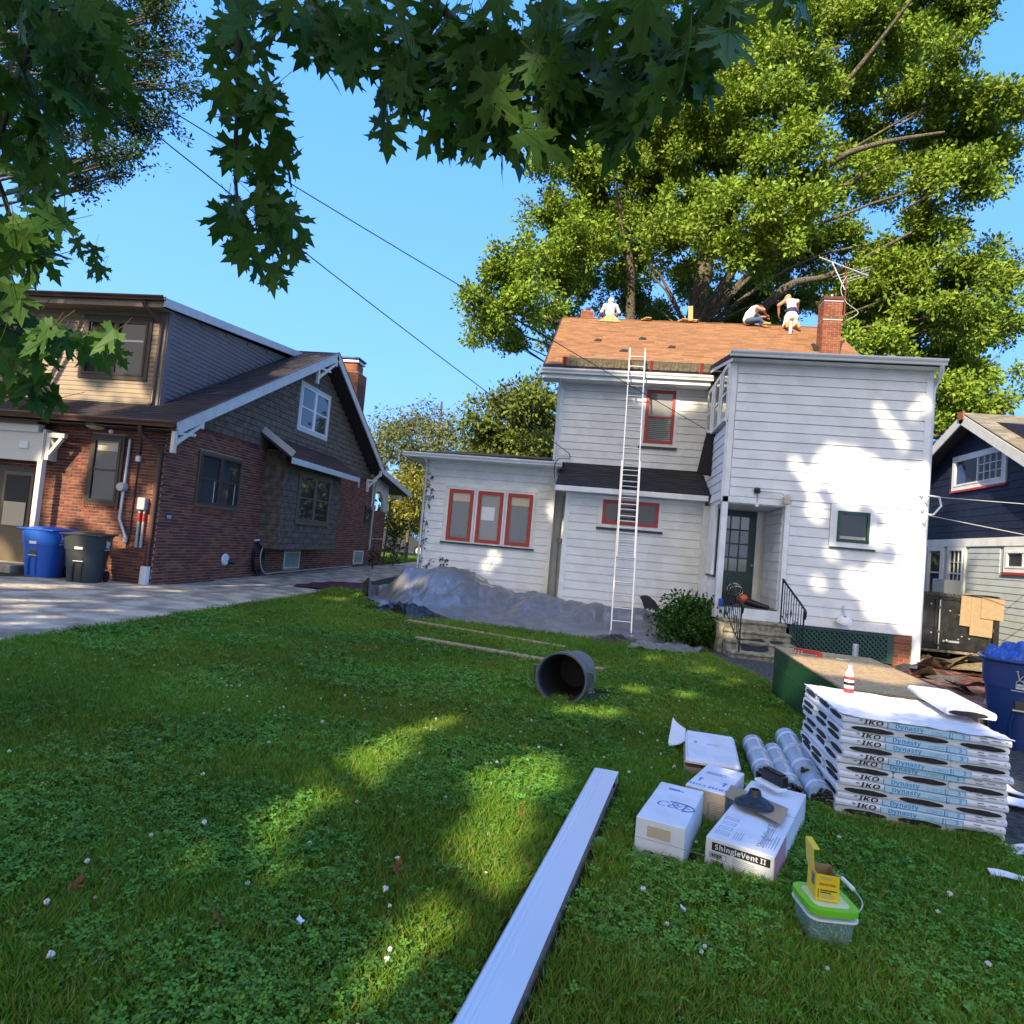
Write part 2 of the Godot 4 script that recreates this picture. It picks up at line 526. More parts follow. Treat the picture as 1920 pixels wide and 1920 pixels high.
# brickwork in running bond on a wall frame: the bricks nearest to (u0) singly, the rest joined
func bricks(parent: Node3D, O: Vector3, U: Vector3, V: Vector3, N: Vector3, u0: float, u1: float, v0: float, v1: float, cuts: Array, singly: int, near_fn = null) -> void:
	var mb := MB.new()
	var made := 0
	var row := 0
	var v := v0
	var list := []
	while v < v1 - 0.03:
		var u := u0 - (0.108 if row % 2 else 0.0)
		while u < u1:
			var a := maxf(u, u0); var b := minf(u + 0.205, u1)
			var runs := [[a, b]]
			for r in cuts:
				if v + .03 < r.position.y or v + .03 > r.end.y: continue
				var nx := []
				for q in runs:
					if r.end.x <= q[0] or r.position.x >= q[1]: nx.append(q); continue
					if r.position.x > q[0]: nx.append([q[0], r.position.x])
					if r.end.x < q[1]: nx.append([r.end.x, q[1]])
				runs = nx
			for q in runs:
				if q[1] - q[0] > .025: list.append([q[0], q[1], v])
			u += 0.215
		v += 0.0677
		row += 1
	for q in list:
		var near: bool = near_fn != null and near_fn.call(q[0])
		var dpt := 0.010 + rng.randf_range(-0.002, 0.002)
		var k := rng.randi() % 6
		if rng.randf() < .12: k = 4
		if near and made < singly:
			made += 1
			var one := MB.new()
			one.slab(O, U, V, N, q[0], q[1], q[2], q[2] + .057, -.01, dpt, Color.WHITE, true)
			part(parent, "brick", one, M["brick%d" % k])
		else:
			var base: Color = (M["brick%d" % k] as StandardMaterial3D).albedo_color.srgb_to_linear()
			mb.slab(O, U, V, N, q[0], q[1], q[2], q[2] + .057, -.01, dpt, base, true)
	if mb.v.size(): part(parent, "brickwork", mb, M.brick_mix, "stuff")

# courses of shingle tabs on a roof plane (O lower left, U along the eave, S up the slope)
func shingles(parent: Node3D, O: Vector3, U: Vector3, S: Vector3, width: float, length: float, expo: float, tab: float, cols: Array, clip = null, lift := 0.009, nm := "shingles") -> void:
	var N := U.cross(S).normalized()
	var mb := MB.new()
	var s := 0.0
	var row := 0
	while s < length:
		var s1 := minf(s + expo, length)
		var u := -tab * fposmod(row * 0.37, 1.0)
		while u < width:
			var a := maxf(u, 0.0) + 0.002; var b := minf(u + tab, width) - 0.002
			if b - a > 0.02 and (clip == null or clip.call((a + b) / 2, (s + s1) / 2)):
				var col: Color = cols[rng.randi() % cols.size()]
				col = col * rng.randf_range(.82, 1.12)
				var l := lift + rng.randf_range(-.002, .004)
				var p0 := O + U * a + S * s + N * l; var p1 := O + U * b + S * s + N * (l + rng.randf_range(-.002, .002))
				var p2 := O + U * b + S * (s1 + .01) + N * 0.003; var p3 := O + U * a + S * (s1 + .01) + N * 0.003
				mb.quad(p0, p1, p2, p3, col)
				mb.quad(O + U * a + S * s, O + U * b + S * s, p1, p0, col)
				mb.quad(O + U * a + S * s, p0, p3, O + U * a + S * s1, col)
				mb.quad(p1, O + U * b + S * s, O + U * b + S * s1, p2, col)
			u += tab
		s += expo
		row += 1
	part(parent, nm, mb, M.shingle_mix, "stuff")

# roof slab: a parallelogram with thickness t below it
func roof_slab(O: Vector3, U: Vector3, S: Vector3, width: float, length: float, t: float) -> MB:
	var mb := MB.new()
	mb.slab(O, U, S, U.cross(S).normalized(), 0, width, 0, length, -t, 0)
	return mb

# K-style gutter from a to b, front facing F
func gutter(parent: Node3D, a: Vector3, b: Vector3, F: Vector3, m: Material, h := 0.12, d := 0.12) -> void:
	var U := (b - a).normalized()
	var mb := MB.new()
	var prof := [Vector2(0, 0), Vector2(d * .62, 0), Vector2(d * .7, h * .35), Vector2(d * .92, h * .6), Vector2(d, h * .8), Vector2(d, h), Vector2(d - .012, h), Vector2(d - .012, h * .82), Vector2(d * .6, h * .12), Vector2(.01, h * .12), Vector2(.01, h), Vector2(0, h)]
	var N := F.cross(UP)
	var L := (b - a).length()
	if N.dot(U) > 0: mb.prism(prof, a - UP * h, F, UP, N, 0, L)
	else: mb.prism(prof, a - UP * h, F, UP, N, -L, 0)
	part(parent, "gutter", mb, m)

func downspout(parent: Node3D, pts: Array, w: float, m: Material) -> void:
	var mb := MB.new()
	mb.tube(pts, w * .62, 4, Color.WHITE)
	part(parent, "downspout", mb, m)

func plain(parent: Node3D, nm: String, m: Material, c: Vector3, s: Vector3, ch := 0.0, B := Basis()) -> MeshInstance3D:
	var mb := MB.new()
	if ch > 0: mb.cbox(c, s, ch, B)
	else: mb.box(c, s, B)
	return part(parent, nm, mb, m)

func rod(parent: Node3D, nm: String, m: Material, pts: Array, r: float, sides := 6) -> MeshInstance3D:
	var mb := MB.new()
	mb.tube(pts, r, sides)
	return part(parent, nm, mb, m)

# knee brace under an eave: upright, arm and diagonal
func brace(parent: Node3D, wall: Vector3, out: Vector3, drop: float, reach: float, m: Material) -> void:
	var mb := MB.new()
	var side := out.cross(UP)
	mb.slab(wall, side, UP, -out, -.045, .045, -drop, 0.0, -.09, 0.0)
	mb.slab(wall, side, UP, -out, -.045, .045, -.09, .01, -reach, -.09)
	var a := wall + out * .07 - UP * (drop - .12); var b := wall + out * (reach - .08) - UP * .10
	var d := (b - a).normalized()
	mb.slab(a, side, d, side.cross(d), -.04, .04, 0, (b - a).length(), -.035, .035)
	var c := (a + b) / 2
	mb.slab(wall + out * .05 - UP * .1, side, (c - wall - out * .05 + UP * .1).normalized(), side.cross((c - wall - out * .05 + UP * .1).normalized()), -.03, .03, 0, (c - wall - out * .05 + UP * .1).length(), -.025, .025)
	part(parent, "bracket", mb, m)

func smooth_curve(ctrl: Array, steps: int) -> Array:
	var cv := Curve3D.new()
	for i in ctrl.size():
		var p: Vector3 = ctrl[i]
		var tan_: Vector3 = (ctrl[mini(i + 1, ctrl.size() - 1)] - ctrl[maxi(i - 1, 0)]) / 6.0
		cv.add_point(p, -tan_, tan_)
	var out := []
	for i in steps + 1: out.append(cv.samplef(float(i) / steps * (ctrl.size() - 1)))
	return out
# ---------------------------------------------------------------- the scene
func _ready() -> void:
	rng.seed = 20240611
	var cam := Camera3D.new()
	cam.name = "camera"
	cam.fov = rad_to_deg(2.0 * atan(960.0 / FOCAL))
	cam.near = 0.05
	cam.far = 2000.0
	cam.position = Vector3(0, CAM_H, 0)
	cam.rotation_degrees = Vector3(2.84, 8.0, 5.1)
	add_child(cam)
	cam.current = true
	cam_basis = cam.basis
	var sky := ProceduralSkyMaterial.new()
	sky.sky_top_color = lin(.060, .205, .60)
	sky.sky_horizon_color = lin(.18, .37, .75)
	sky.sky_curve = 0.30
	sky.sky_energy_multiplier = 1.1
	sky.ground_bottom_color = Color(0.12, 0.16, 0.10)
	sky.ground_horizon_color = Color(0.45, 0.55, 0.60)
	sky.sun_angle_max = 100.0
	sky.sun_curve = 0.48
	var env := Environment.new()
	env.background_mode = Environment.BG_SKY
	env.sky = Sky.new()
	env.sky.sky_material = sky
	env.background_energy_multiplier = 1.0
	env.tonemap_mode = Environment.TONE_MAPPER_LINEAR
	env.tonemap_exposure = 2.1
	env.sdfgi_enabled = true
	env.ssao_enabled = true
	env.ssil_enabled = true
	var we := WorldEnvironment.new()
	we.name = "environment"
	we.environment = env
	add_child(we)
	var sun := DirectionalLight3D.new()
	sun.name = "sun"
	sun.light_color = Color(1.0, 0.93, 0.80)
	sun.light_energy = 1.4
	sun.light_angular_distance = 0.5
	sun.shadow_enabled = true
	sun.look_at_from_position(to_sun() * 50.0, Vector3.ZERO)
	add_child(sun)
	bump_noise.frequency = 0.35
	bump_noise.seed = 4
	make_materials()
	build_ground()
	build_white_house()
	build_brick_house()
	build_blue_house()
	build_trees()
	build_yard_things()
	build_supplies()
	build_driveway_things()
	build_roof_things()
	build_grass()

func to_sun() -> Vector3:
	var az := deg_to_rad(21.0); var el := deg_to_rad(33.0)
	return Vector3(-sin(az) * cos(el), sin(el), cos(az) * cos(el))

# ---------------------------------------------------------------- ground
func build_ground() -> void:
	var mb := MB.new()
	var xs := []; var zs := []
	for i in range(-60, 61): xs.append(i * 0.5 if absi(i) <= 40 else signf(i) * (20.0 + pow(absi(i) - 40, 2.0)))
	for i in range(-64, 15): zs.append(i * 0.5 if i >= -44 else -22.0 - pow(-44 - i, 2.0))
	for i in xs.size() - 1:
		for k in zs.size() - 1:
			var q := []; var nn := []
			for w in [[0, 1], [1, 1], [1, 0], [0, 0]]:
				var x: float = xs[i + w[0]]; var z: float = zs[k + w[1]]
				q.append(Vector3(x, lawn_y(x, z), z)); nn.append(Vector3(.02, 1, -.02).normalized())
			mb.squad(q[0], q[1], q[2], q[3], nn[0], nn[1], nn[2], nn[3])
	structure("lawn", mb, M.soil)
	# concrete driveway between the houses, in poured slabs with open joints
	var dw := Node3D.new()
	dw.name = "driveway"
	add_child(dw)
	dw.set_meta("kind", "structure")
	origin_of[dw] = Vector3.ZERO
	var cuts := [-1.0, -4.6, -7.9, -10.4, -13.2, -16.6, -20.4, -24.5, -29.0, -34.0]
	for i in cuts.size() - 1:
		var z0: float = cuts[i] - 0.008; var z1: float = cuts[i + 1] + 0.008
		var lanes := [[-9.36, 0.0], [-17.0, -9.38]] if z0 > -13.0 else [[-9.36, 0.0]]
		for lane in lanes:
			var s := MB.new()
			var mid_cut: float = -7.95
			var runs := [[lane[0], mid_cut - .01], [mid_cut + .01, 0.0]] if lane[1] == 0.0 else [[lane[0], lane[1] - .01]]
			for r in runs:
				var one := MB.new()
				var n := 6
				for k in n:
					var za := lerpf(z0, z1, float(k) / n); var zb := lerpf(z0, z1, float(k + 1) / n)
					var xa0: float = r[0]; var xb0: float = r[0]
					var xa1: float = r[1] if r[1] != 0.0 else drive_edge(za) + .02 * sin(za * 7.0)
					var xb1: float = r[1] if r[1] != 0.0 else drive_edge(zb) + .02 * sin(zb * 7.0)
					var h := 0.026
					one.quad(G(xa0, za) + UP * h, G(xa1, za) + UP * h, G(xb1, zb) + UP * h, G(xb0, zb) + UP * h)
					one.quad(G(xa1, za) - UP * .05, G(xb1, zb) - UP * .05, G(xb1, zb) + UP * h, G(xa1, za) + UP * h)
					if k == 0: one.quad(G(xa0, za) - UP * .05, G(xa1, za) - UP * .05, G(xa1, za) + UP * h, G(xa0, za) + UP * h)
				part(dw, "slab", one, M.concrete)
	# asphalt drive on the right, running up to the steps
	var ap := MB.new()
	var z := -1.5
	while z > -34.0:
		var zb := z - 0.35
		var ea := (asphalt_edge(z) if z > -14.4 else (6.72 if z > -27 else 6.9)); var eb := (asphalt_edge(zb) if zb > -14.4 else 6.72)
		ea += .05 * bump_noise.get_noise_2d(z * 9.0, 3.0); eb += .05 * bump_noise.get_noise_2d(zb * 9.0, 3.0)
		var xr := 9.8
		var n := 5
		for k in n:
			var f0 := float(k) / n; var f1 := float(k + 1) / n
			var p := func(e: float, f: float, zz: float) -> Vector3:
				var x := lerpf(e, xr, f)
				return Vector3(x, gy(x, zz) + .022 + .012 * bump_noise.get_noise_2d(x * 1.5, zz * 1.5), zz)
			ap.quad(p.call(ea, f0, z), p.call(ea, f1, z), p.call(eb, f1, zb), p.call(eb, f0, zb))
		var q0 := Vector3(ea, gy(ea, z) + .022, z); var q1 := Vector3(eb, gy(eb, zb) + .022, zb)
		ap.quad(q0 - UP * .06, q0, q1, q1 - UP * .06)
		z = zb
	structure("asphalt_drive", ap, M.asphalt)
	# street far behind the houses
	var st := MB.new()
	for i in 16:
		var x0 := -60.0 + i * 6.0; var x1 := x0 + 6.0
		st.quad(G(x0, -37.0) + UP * .03, G(x1, -37.0) + UP * .03, G(x1, -45.0) + UP * .03, G(x0, -45.0) + UP * .03)
	structure("street", st, M.asphalt)
	# foundation strip of broken concrete along the brick house
	var ft := MB.new()
	for i in 9:
		var za := -15.0 - i * 1.2; var zb := za - 1.17
		ft.slab(Vector3.ZERO, Vector3(1, 0, 0), Vector3(0, 0, -1), UP, -9.39, -9.22 + .02 * sin(i * 3.0), -za, -zb, gy(-9.3, za) - .03, gy(-9.3, za) + .06)
	structure("footing_strip", ft, M.concrete)

# ---------------------------------------------------------------- white house
const EX := Vector3(1, 0, 0)
const EZ := Vector3(0, 0, 1)

func build_white_house() -> void:
	var ox := Vector3(2.5, -0.35, -19.0)
	var h := thing("white_house", "two storey white wooden house with orange shingle roof being stripped by roofers", "house", ox)
	var zB := -14.6; var zM := -17.75; var zK := -16.35; var zS := -17.2
	var W: Material = M.white_paint
	# solid walls
	var wb := MB.new()
	wb.slab(Vector3.ZERO, EX, UP, EZ, -1.45, 6.66, -0.6, 6.32, -26.2, zM)
	wb.prism([Vector2(-26.2, 6.3), Vector2(-17.75, 6.3), Vector2(-22.0, 9.2)], Vector3(-1.44, 0, 0), EZ, UP, -EX, -8.08, 0.0)
	part(h, "main_wall", wb, W)
	var kb := MB.new()
	kb.slab(Vector3.ZERO, EX, UP, EZ, -0.96, 2.45, -0.6, 3.03, zM, zK)
	part(h, "kitchen_wall", kb, W)
	var sb := MB.new()
	sb.slab(Vector3.ZERO, EX, UP, EZ, -4.82, -1.30, -0.6, 3.7, -22.5, zS)
	part(h, "sunroom_wall", sb, W)
	var bb := MB.new()   # the projecting block: upper storey whole, lower storey right of the porch
	bb.slab(Vector3.ZERO, EX, UP, EZ, 2.55, 6.66, 2.84, 6.05, zM, zB)
	bb.slab(Vector3.ZERO, EX, UP, EZ, 3.87, 6.66, 0.33, 2.84, zM, zB)
	part(h, "block_wall", bb, W)
	var pf := MB.new()   # porch back wall and floor
	pf.slab(Vector3.ZERO, EX, UP, EZ, 2.40, 3.87, 0.5, 2.84, zM, -16.14)
	part(h, "porch_back_wall", pf, W)
	plain(h, "porch_floor", M.grey_lumber, Vector3(3.2, 0.545, -15.36), Vector3(1.36, .05, 1.5))
	plain(h, "porch_ceiling", M.white_trim, Vector3(3.2, 2.825, -15.36), Vector3(1.3, .02, 1.5))
	plain(h, "porch_skirt", M.white_trim, Vector3(3.21, .445, zB - .02), Vector3(1.34, .25, .06))
	plain(h, "porch_skirt", M.white_trim, Vector3(2.535, .44, -15.35), Vector3(.05, .24, 1.42))
	var base := MB.new()
	base.slab(Vector3.ZERO, EX, UP, EZ, 2.6, 3.86, -.6, .32, -16.0, -14.75)
	part(h, "foundation", base, M.brick1)
	# siding: main wall
	var U := EX
	var win_up := Rect2(0.91, 4.55, .78, 1.46)
	siding(h, Vector3(0, 0, zM), U, UP, EZ, -1.33, 2.55, 3.84, 6.22, .205, [win_up.grow(.09)], W)
	siding(h, Vector3(0, 0, zK), U, UP, EZ, -.84, 2.41, -0.3, 2.92, .209, [Rect2(-.10, 2.12, 1.54, .80)], W)
	var sw := [Rect2(-4.165, 1.46, .68, 1.40), Rect2(-3.365, 1.46, .70, 1.40), Rect2(-2.55, 1.46, .68, 1.40)]
	siding(h, Vector3(0, 0, zS), U, UP, EZ, -4.70, -1.40, -.3, 3.56, .205, [Rect2(-4.29, 1.36, 2.55, 1.62)], W)
	var gw := Rect2(4.93, 2.17, .65, .66)
	siding(h, Vector3(0, 0, zB), U, UP, EZ, 2.69, 6.55, 2.98, 5.90, .2085, [], W)
	siding(h, Vector3(0, 0, zB), U, UP, EZ, 3.98, 6.55, .345, 2.97, .2085, [Rect2(4.78, 2.10, .94, .86)], W)
	siding(h, Vector3(2.55, 0, 0), EZ, UP, -EX, zM, zB - .1, 2.90, 4.55, .2085, [], W)
	siding(h, Vector3(3.87, 0, 0), EZ, UP, -EX, -16.1, zB - .12, .60, 2.8, .2085, [], W)
	siding(h, Vector3(0, 0, zM), U, UP, EZ, -1.28, -.96, -.3, 3.7, .205, [], W)
	# corner boards, belts, friezes
	var T: Material = M.white_trim
	for q in [[-1.39, zM, 3.7, 6.2, .12], [2.61, zB, .33, 5.95, .12], [6.61, zB, -.32, 5.95, .13], [3.92, zB, .35, 2.84, .11], [-4.76, zS, -.4, 3.6, .12], [-1.35, zS, -.4, 3.6, .10], [-.90, zK, -.4, 2.98, .12], [2.43, zK, -.4, 2.98, .05]]:
		plain(h, "corner_board", T, Vector3(q[0], (q[2] + q[3]) / 2, q[1] + .017), Vector3(q[4], q[3] - q[2], .036), .004)
	plain(h, "corner_board", T, Vector3(2.533, 4.4, zB - .05), Vector3(.036, 3.1, .10), .004)
	plain(h, "belt_board", T, Vector3(3.25, 2.90, zB + .018), Vector3(1.4, .13, .034), .003)
	plain(h, "frieze_board", T, Vector3(4.6, 5.93, zB + .016), Vector3(4.0, .12, .03), .003)
	plain(h, "frieze_board", T, Vector3(.6, 6.2, zM + .016), Vector3(3.9, .12, .03), .003)
	plain(h, "frieze_board", T, Vector3(-3.06, 3.60, zS + .016), Vector3(3.4, .1, .03), .003)
	# porch post, jambs
	plain(h, "porch_post", T, Vector3(2.615, 1.755, zB - .066), Vector3(.135, 2.33, .12), .006)
	plain(h, "side_panel", T, Vector3(2.56, 2.02, -15.65), Vector3(.05, 1.6, .72))
	plain(h, "rail_cap", M.dark_green_sill, Vector3(2.56, 1.20, -15.4), Vector3(.09, .045, 1.1), .004)
	for i in 11: plain(h, "baluster", T, Vector3(2.56, .88, -14.9 - i * .095), Vector3(.025, .6, .025))
	# upper window, kitchen window, three sunroom windows, small green window
	var w1 := window(h, Vector3(0, 0, zM), U, UP, EZ, win_up, .085, T, M.red_sash, M.dim_room, {"hung": true, "fw": .075, "sill": M.dark_green_sill, "split": .5})
	for i in 12: 
		var bl := MB.new()
		bl.slab(Vector3(0, 0, zM), U, UP, EZ, .98, 1.62, 4.64 + i * .052, 4.678 + i * .052, .012, .016)
		part(w1, "blind_slat", bl, M.blind_grey)
	var pale := MB.new()
	pale.slab(Vector3(0, 0, zM), U, UP, EZ, .98, 1.62, 5.30, 5.94, .010, .014)
	part(w1, "blind", pale, M.blind_grey)
	window(h, Vector3(0, 0, zK), U, UP, EZ, Rect2(-.02, 2.215, 1.38, .61), .085, T, M.red_sash, M.dark_room, {"fw": .08, "sill": M.dark_green_sill, "mull": .03})
	for i in 3:
		var ww := window(h, Vector3(0, 0, zS), U, UP, EZ, sw[i], .045, T, M.red_sash, M.dim_room if i != 1 else M.blind_grey, {"fw": .095})
		var r: Rect2 = sw[i].grow(-.10)
		if i != 1:
			curtain(ww, Vector3(0, 0, zS), U, UP, EZ, r.position.x, r.end.x, r.position.y, r.end.y - .22, M.curtain, 4.0)
			var sh := MB.new()
			sh.slab(Vector3(0, 0, zS), U, UP, EZ, r.position.x, r.end.x, r.end.y - .22, r.end.y, .010, .016)
			part(ww, "roller_shade", sh, M.shade_cream)
		else:
			var sh := MB.new()
			sh.slab(Vector3(0, 0, zS), U, UP, EZ, r.position.x + .02, r.position.x + .38, r.position.y + .52, r.position.y + .88, .009, .014)
			part(ww, "paper_shade", sh, M.white_plastic)
	var hd := MB.new()
	hd.slab(Vector3(0, 0, zS), U, UP, EZ, -4.29, -1.74, 2.92, 3.02, 0.0, .034)
	part(h, "window_head", hd, T)
	plain(h, "window_sill", M.dark_green_sill, Vector3(-3.02, 1.40, zS + .04), Vector3(2.56, .045, .09), .004)
	var gwin := window(h, Vector3(0, 0, zB), U, UP, EZ, gw, .14, T, M.green_trim, M.dim_room, {"fw": .05, "sill": M.green_trim, "sill_ex": .13, "sill_h": -.04})
	curtain(gwin, Vector3(0, 0, zB), U, UP, EZ, 5.0, 5.52, 2.24, 2.30, M.shade_cream, 5.0)
	# three tall windows on the side of the block
	for q in [[-15.38, -14.74], [-16.45, -15.78], [-17.5, -16.88]]:
		window(h, Vector3(2.55, 0, 0), EZ, UP, -EX, Rect2(q[0], 4.72, q[1] - q[0], 1.2), .07, T, M.white_trim, M.dark_room, {"hung": true, "fw": .035, "fd": .045})
	plain(h, "window_sill", M.galvanised, Vector3(2.50, 4.63, -16.1), Vector3(.10, .04, 3.0), .003)
	# back door with nine panes
	var door := plain(h, "door", M.green_door, Vector3(3.19, 1.68, -16.10), Vector3(.88, 2.22, .05), .003)
	plain(h, "door_casing", T, Vector3(3.70, 1.7, -16.11), Vector3(.12, 2.3, .05))
	plain(h, "door_casing", T, Vector3(3.19, 2.82, -16.11), Vector3(1.0, .06, .05))
	for i in 3:
		for k in 4:
			var c := Vector3(2.93 + i * .22, 1.48 + k * .335, -16.068)
			plain(door, "pane", M.blind_grey if (k == 0 or k == 3) else M.dim_room, c, Vector3(.185, .295, .006))
			plain(door, "glazing", M.glass, c + Vector3(0, 0, .006), Vector3(.185, .295, .003))
	plain(door, "panel", M.green_trim, Vector3(3.15, .92, -16.071), Vector3(.60, .5, .012), .004)
	var kn := MB.new(); kn.ellipsoid(Vector3(3.57, 1.5, -16.02), Vector3(.03, .03, .03), 6)
	part(door, "handle", kn, M.galvanised)
	# eaves, gutters, roofs
	var ry0 := 6.33; var rz0 := -17.25; var run := 4.75; var rise := 3.13
	var S := Vector3(0, rise, -run).normalized(); var SL := sqrt(rise * rise + run * run)
	part(h, "roof", roof_slab(Vector3(-1.93, ry0, rz0), EX, S, 8.86, SL, .12), M.grey_lumber)
	var roof: Node3D = h.get_node("roof")
	part(h, "roof", roof_slab(Vector3(6.93, ry0, -26.75), -EX, Vector3(0, rise, run).normalized(), 8.86, SL, .12), M.grey_lumber)
	var orange := [Color(.43, .21, .092), Color(.45, .225, .10), Color(.41, .195, .085), Color(.43, .215, .10), Color(.36, .165, .072)]
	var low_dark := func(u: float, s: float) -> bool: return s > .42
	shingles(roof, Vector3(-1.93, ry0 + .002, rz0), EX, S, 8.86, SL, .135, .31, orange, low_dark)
	shingles(roof, Vector3(-1.93, ry0 + .002, rz0), EX, S, 4.5, .42, .14, .8, [Color(.02, .02, .024), Color(.03, .028, .03)], null, .006, "dark_eave_strip")  # near-black tabs along the left part of the eave
	var cap := MB.new()
	for i in 44: cap.slab(Vector3(-1.93 + i * .2, 9.475, -22.0), EX, Vector3(0, .2, -1).normalized(), Vector3(0, 1, .2).normalized(), 0, .21, -.02, .15, 0, .015 + .002 * (i % 3), orange[i % 5])
	part(roof, "ridge_cap", cap, M.shingle_mix, "stuff")
	var rk := MB.new()
	rk.slab(Vector3(-1.95, ry0 - .10, rz0), EX, S, EX.cross(S), -.012, .025, -.02, SL, -.14, .10)
	part(h, "rake_board", rk, M.brown_trim)
	var so := MB.new()
	so.slab(Vector3.ZERO, EX, UP, EZ, -1.93, 2.5, 6.08, 6.10, zM, -17.28)
	so.prism([Vector2(-17.28, 6.09), Vector2(-21.9, 9.15), Vector2(-21.9, 9.22), Vector2(-17.28, 6.16)], Vector3(-1.93, 0, 0), EZ, UP, -EX, -.48, 0)
	part(h, "soffit", so, M.white_trim)
	var fa := MB.new()
	fa.slab(Vector3.ZERO, EX, UP, EZ, -1.93, 2.5, 6.08, 6.32, -17.28, -17.255)
	part(h, "fascia", fa, M.white_trim)
	gutter(h, Vector3(-1.96, 6.33, -17.253), Vector3(2.56, 6.28, -17.253), EZ, M.gutter_white, .13, .13)
	downspout(h, [Vector3(-1.46, 6.12, -17.25), Vector3(-1.46, 6.0, -17.6), Vector3(-1.45, 3.9, -17.66)], .07, M.gutter_white)
	# block roof: low slope, gutter in front, fascia returning at the left
	var bs := Vector3(0, .62, -3.2).normalized()
	part(h, "block_roof", roof_slab(Vector3(2.47, 6.05, -14.3), EX, bs, 4.3, 3.3, .10), M.black_felt)
	var bf := MB.new()
	bf.slab(Vector3.ZERO, EX, UP, EZ, 2.50, 6.72, 5.94, 6.07, -14.36, -14.33)
	bf.slab(Vector3.ZERO, EX, UP, EZ, 2.50, 6.72, 5.93, 5.945, zB, -14.36)
	part(h, "block_fascia", bf, M.white_trim)
	var bl2 := MB.new()
	bl2.slab(Vector3(2.50, 5.88, -14.33), EZ * -1.0 + Vector3(0, .19, 0), UP, EZ.cross(UP) * -1.0, 0, 3.0, 0, .20, -.01, .01)
	part(h, "block_fascia", bl2, M.gutter_white)
	gutter(h, Vector3(2.44, 6.10, -14.33), Vector3(6.78, 6.06, -14.33), EZ, M.gutter_white, .12, .13)
	downspout(h, [Vector3(6.68, 5.98, -14.27), Vector3(6.70, 5.86, -14.3), Vector3(6.76, 5.72, -14.62), Vector3(6.72, 5.55, -14.66), Vector3(6.71, -.2, -14.66)], .075, M.gutter_white)
	# kitchen shed roof
	var ks := Vector3(0, .80, -1.77).normalized()
	part(h, "kitchen_roof", roof_slab(Vector3(-1.23, 3.08, -15.98), EX, ks, 3.78, 1.95, .06), M.black_felt)
	shingles(h.get_node("kitchen_roof"), Vector3(-1.23, 3.085, -15.98), EX, ks, 3.77, 1.94, .14, .3, [Color(.028, .026, .03), Color(.036, .033, .036), Color(.02, .02, .024)], null, .008)
	var kf := MB.new()
	kf.slab(Vector3.ZERO, EX, UP, EZ, -1.23, 2.47, 2.945, 3.07, -16.01, -15.98)
	kf.slab(Vector3.ZERO, EX, UP, EZ, -1.23, 2.47, 2.945, 2.96, zK, -16.01)
	kf.prism([Vector2(-15.98, 2.945), Vector2(-15.98, 3.07), Vector2(-17.7, 3.84), Vector2(-17.7, 3.6)], Vector3(-1.24, 0, 0), EZ, UP, -EX, -.02, .0)
	part(h, "kitchen_fascia", kf, M.white_trim)
	# sunroom roof
	var ss := Vector3(0, .16, -1.0).normalized()
	part(h, "sunroom_roof", roof_slab(Vector3(-5.40, 3.70, -16.72), EX, ss, 4.24, 6.2, .08), M.black_felt)
	shingles(h.get_node("sunroom_roof"), Vector3(-5.40, 3.702, -16.72), EX, ss, 4.24, 6.0, .3, 1.0, [Color(.02, .021, .026), Color(.026, .026, .032)], null, .006)
	var sf := MB.new()
	sf.slab(Vector3.ZERO, EX, UP, EZ, -5.40, -1.16, 3.60, 3.69, -16.75, -16.72)
	sf.slab(Vector3.ZERO, EX, UP, EZ, -5.40, -1.16, 3.60, 3.612, zS, -16.75)
	sf.slab(Vector3.ZERO, EX, UP, EZ, -5.40, -4.82, 3.60, 3.612, -22.9, zS)
	sf.slab(Vector3(-5.4, 3.60, -16.72), -EZ + Vector3(0, .16, 0), UP, EX, 0, 6.0, 0, .10, 0, .02)
	part(h, "sunroom_soffit", sf, M.white_trim)
	gutter(h, Vector3(-5.42, 3.725, -16.72), Vector3(-1.15, 3.70, -16.72), EZ, M.gutter_white, .11, .11)
	downspout(h, [Vector3(-4.84, 3.62, -16.7), Vector3(-4.86, 3.5, -17.1), Vector3(-4.86, -.2, -17.13)], .06, M.gutter_white)
	# chimney through the roof at the right
	var ch := plain(h, "chimney", M.mortar, Vector3(6.08, 8.55, -19.62), Vector3(.50, 1.75, .50))
	var row := 0
	var y := 7.72
	while y < 9.3:
		for f in [[Vector3(5.83, y, -19.37), EX, EZ], [Vector3(5.83, y, -19.87), EZ, -EX]]:
			var u := -.10 if row % 2 else 0.0
			while u < .48:
				var a := maxf(u, 0.0); var b := minf(u + .205, .5)
				if b - a > .03:
					var one := MB.new()
					var red: bool = f[1] == EZ
					one.slab(f[0], f[1], UP, f[2], a, b, 0, .057, -.01, .010, Color.WHITE, true)
					part(ch, "brick", one, M["brick%d" % [3, 1, 3, 0, 5][rng.randi() % 5]])
				u += .215
		y += .0677
		row += 1
	plain(ch, "cap", M.brick4, Vector3(6.08, 9.40, -19.62), Vector3(.56, .10, .56), .01)
	plain(ch, "strap", M.galvanised, Vector3(6.08, 9.31, -19.62), Vector3(.54, .03, .54))
	plain(ch, "strap", M.galvanised, Vector3(6.08, 8.76, -19.62), Vector3(.54, .03, .54))
	rod(ch, "flue", M.grey_pvc, [Vector3(6.10, 9.42, -19.62), Vector3(6.10, 9.60, -19.62)], .04, 8)
	rod(ch, "flue", M.brick3, [Vector3(5.98, 9.42, -19.62), Vector3(5.98, 9.52, -19.62)], .07, 8)
	var fl := MB.new()
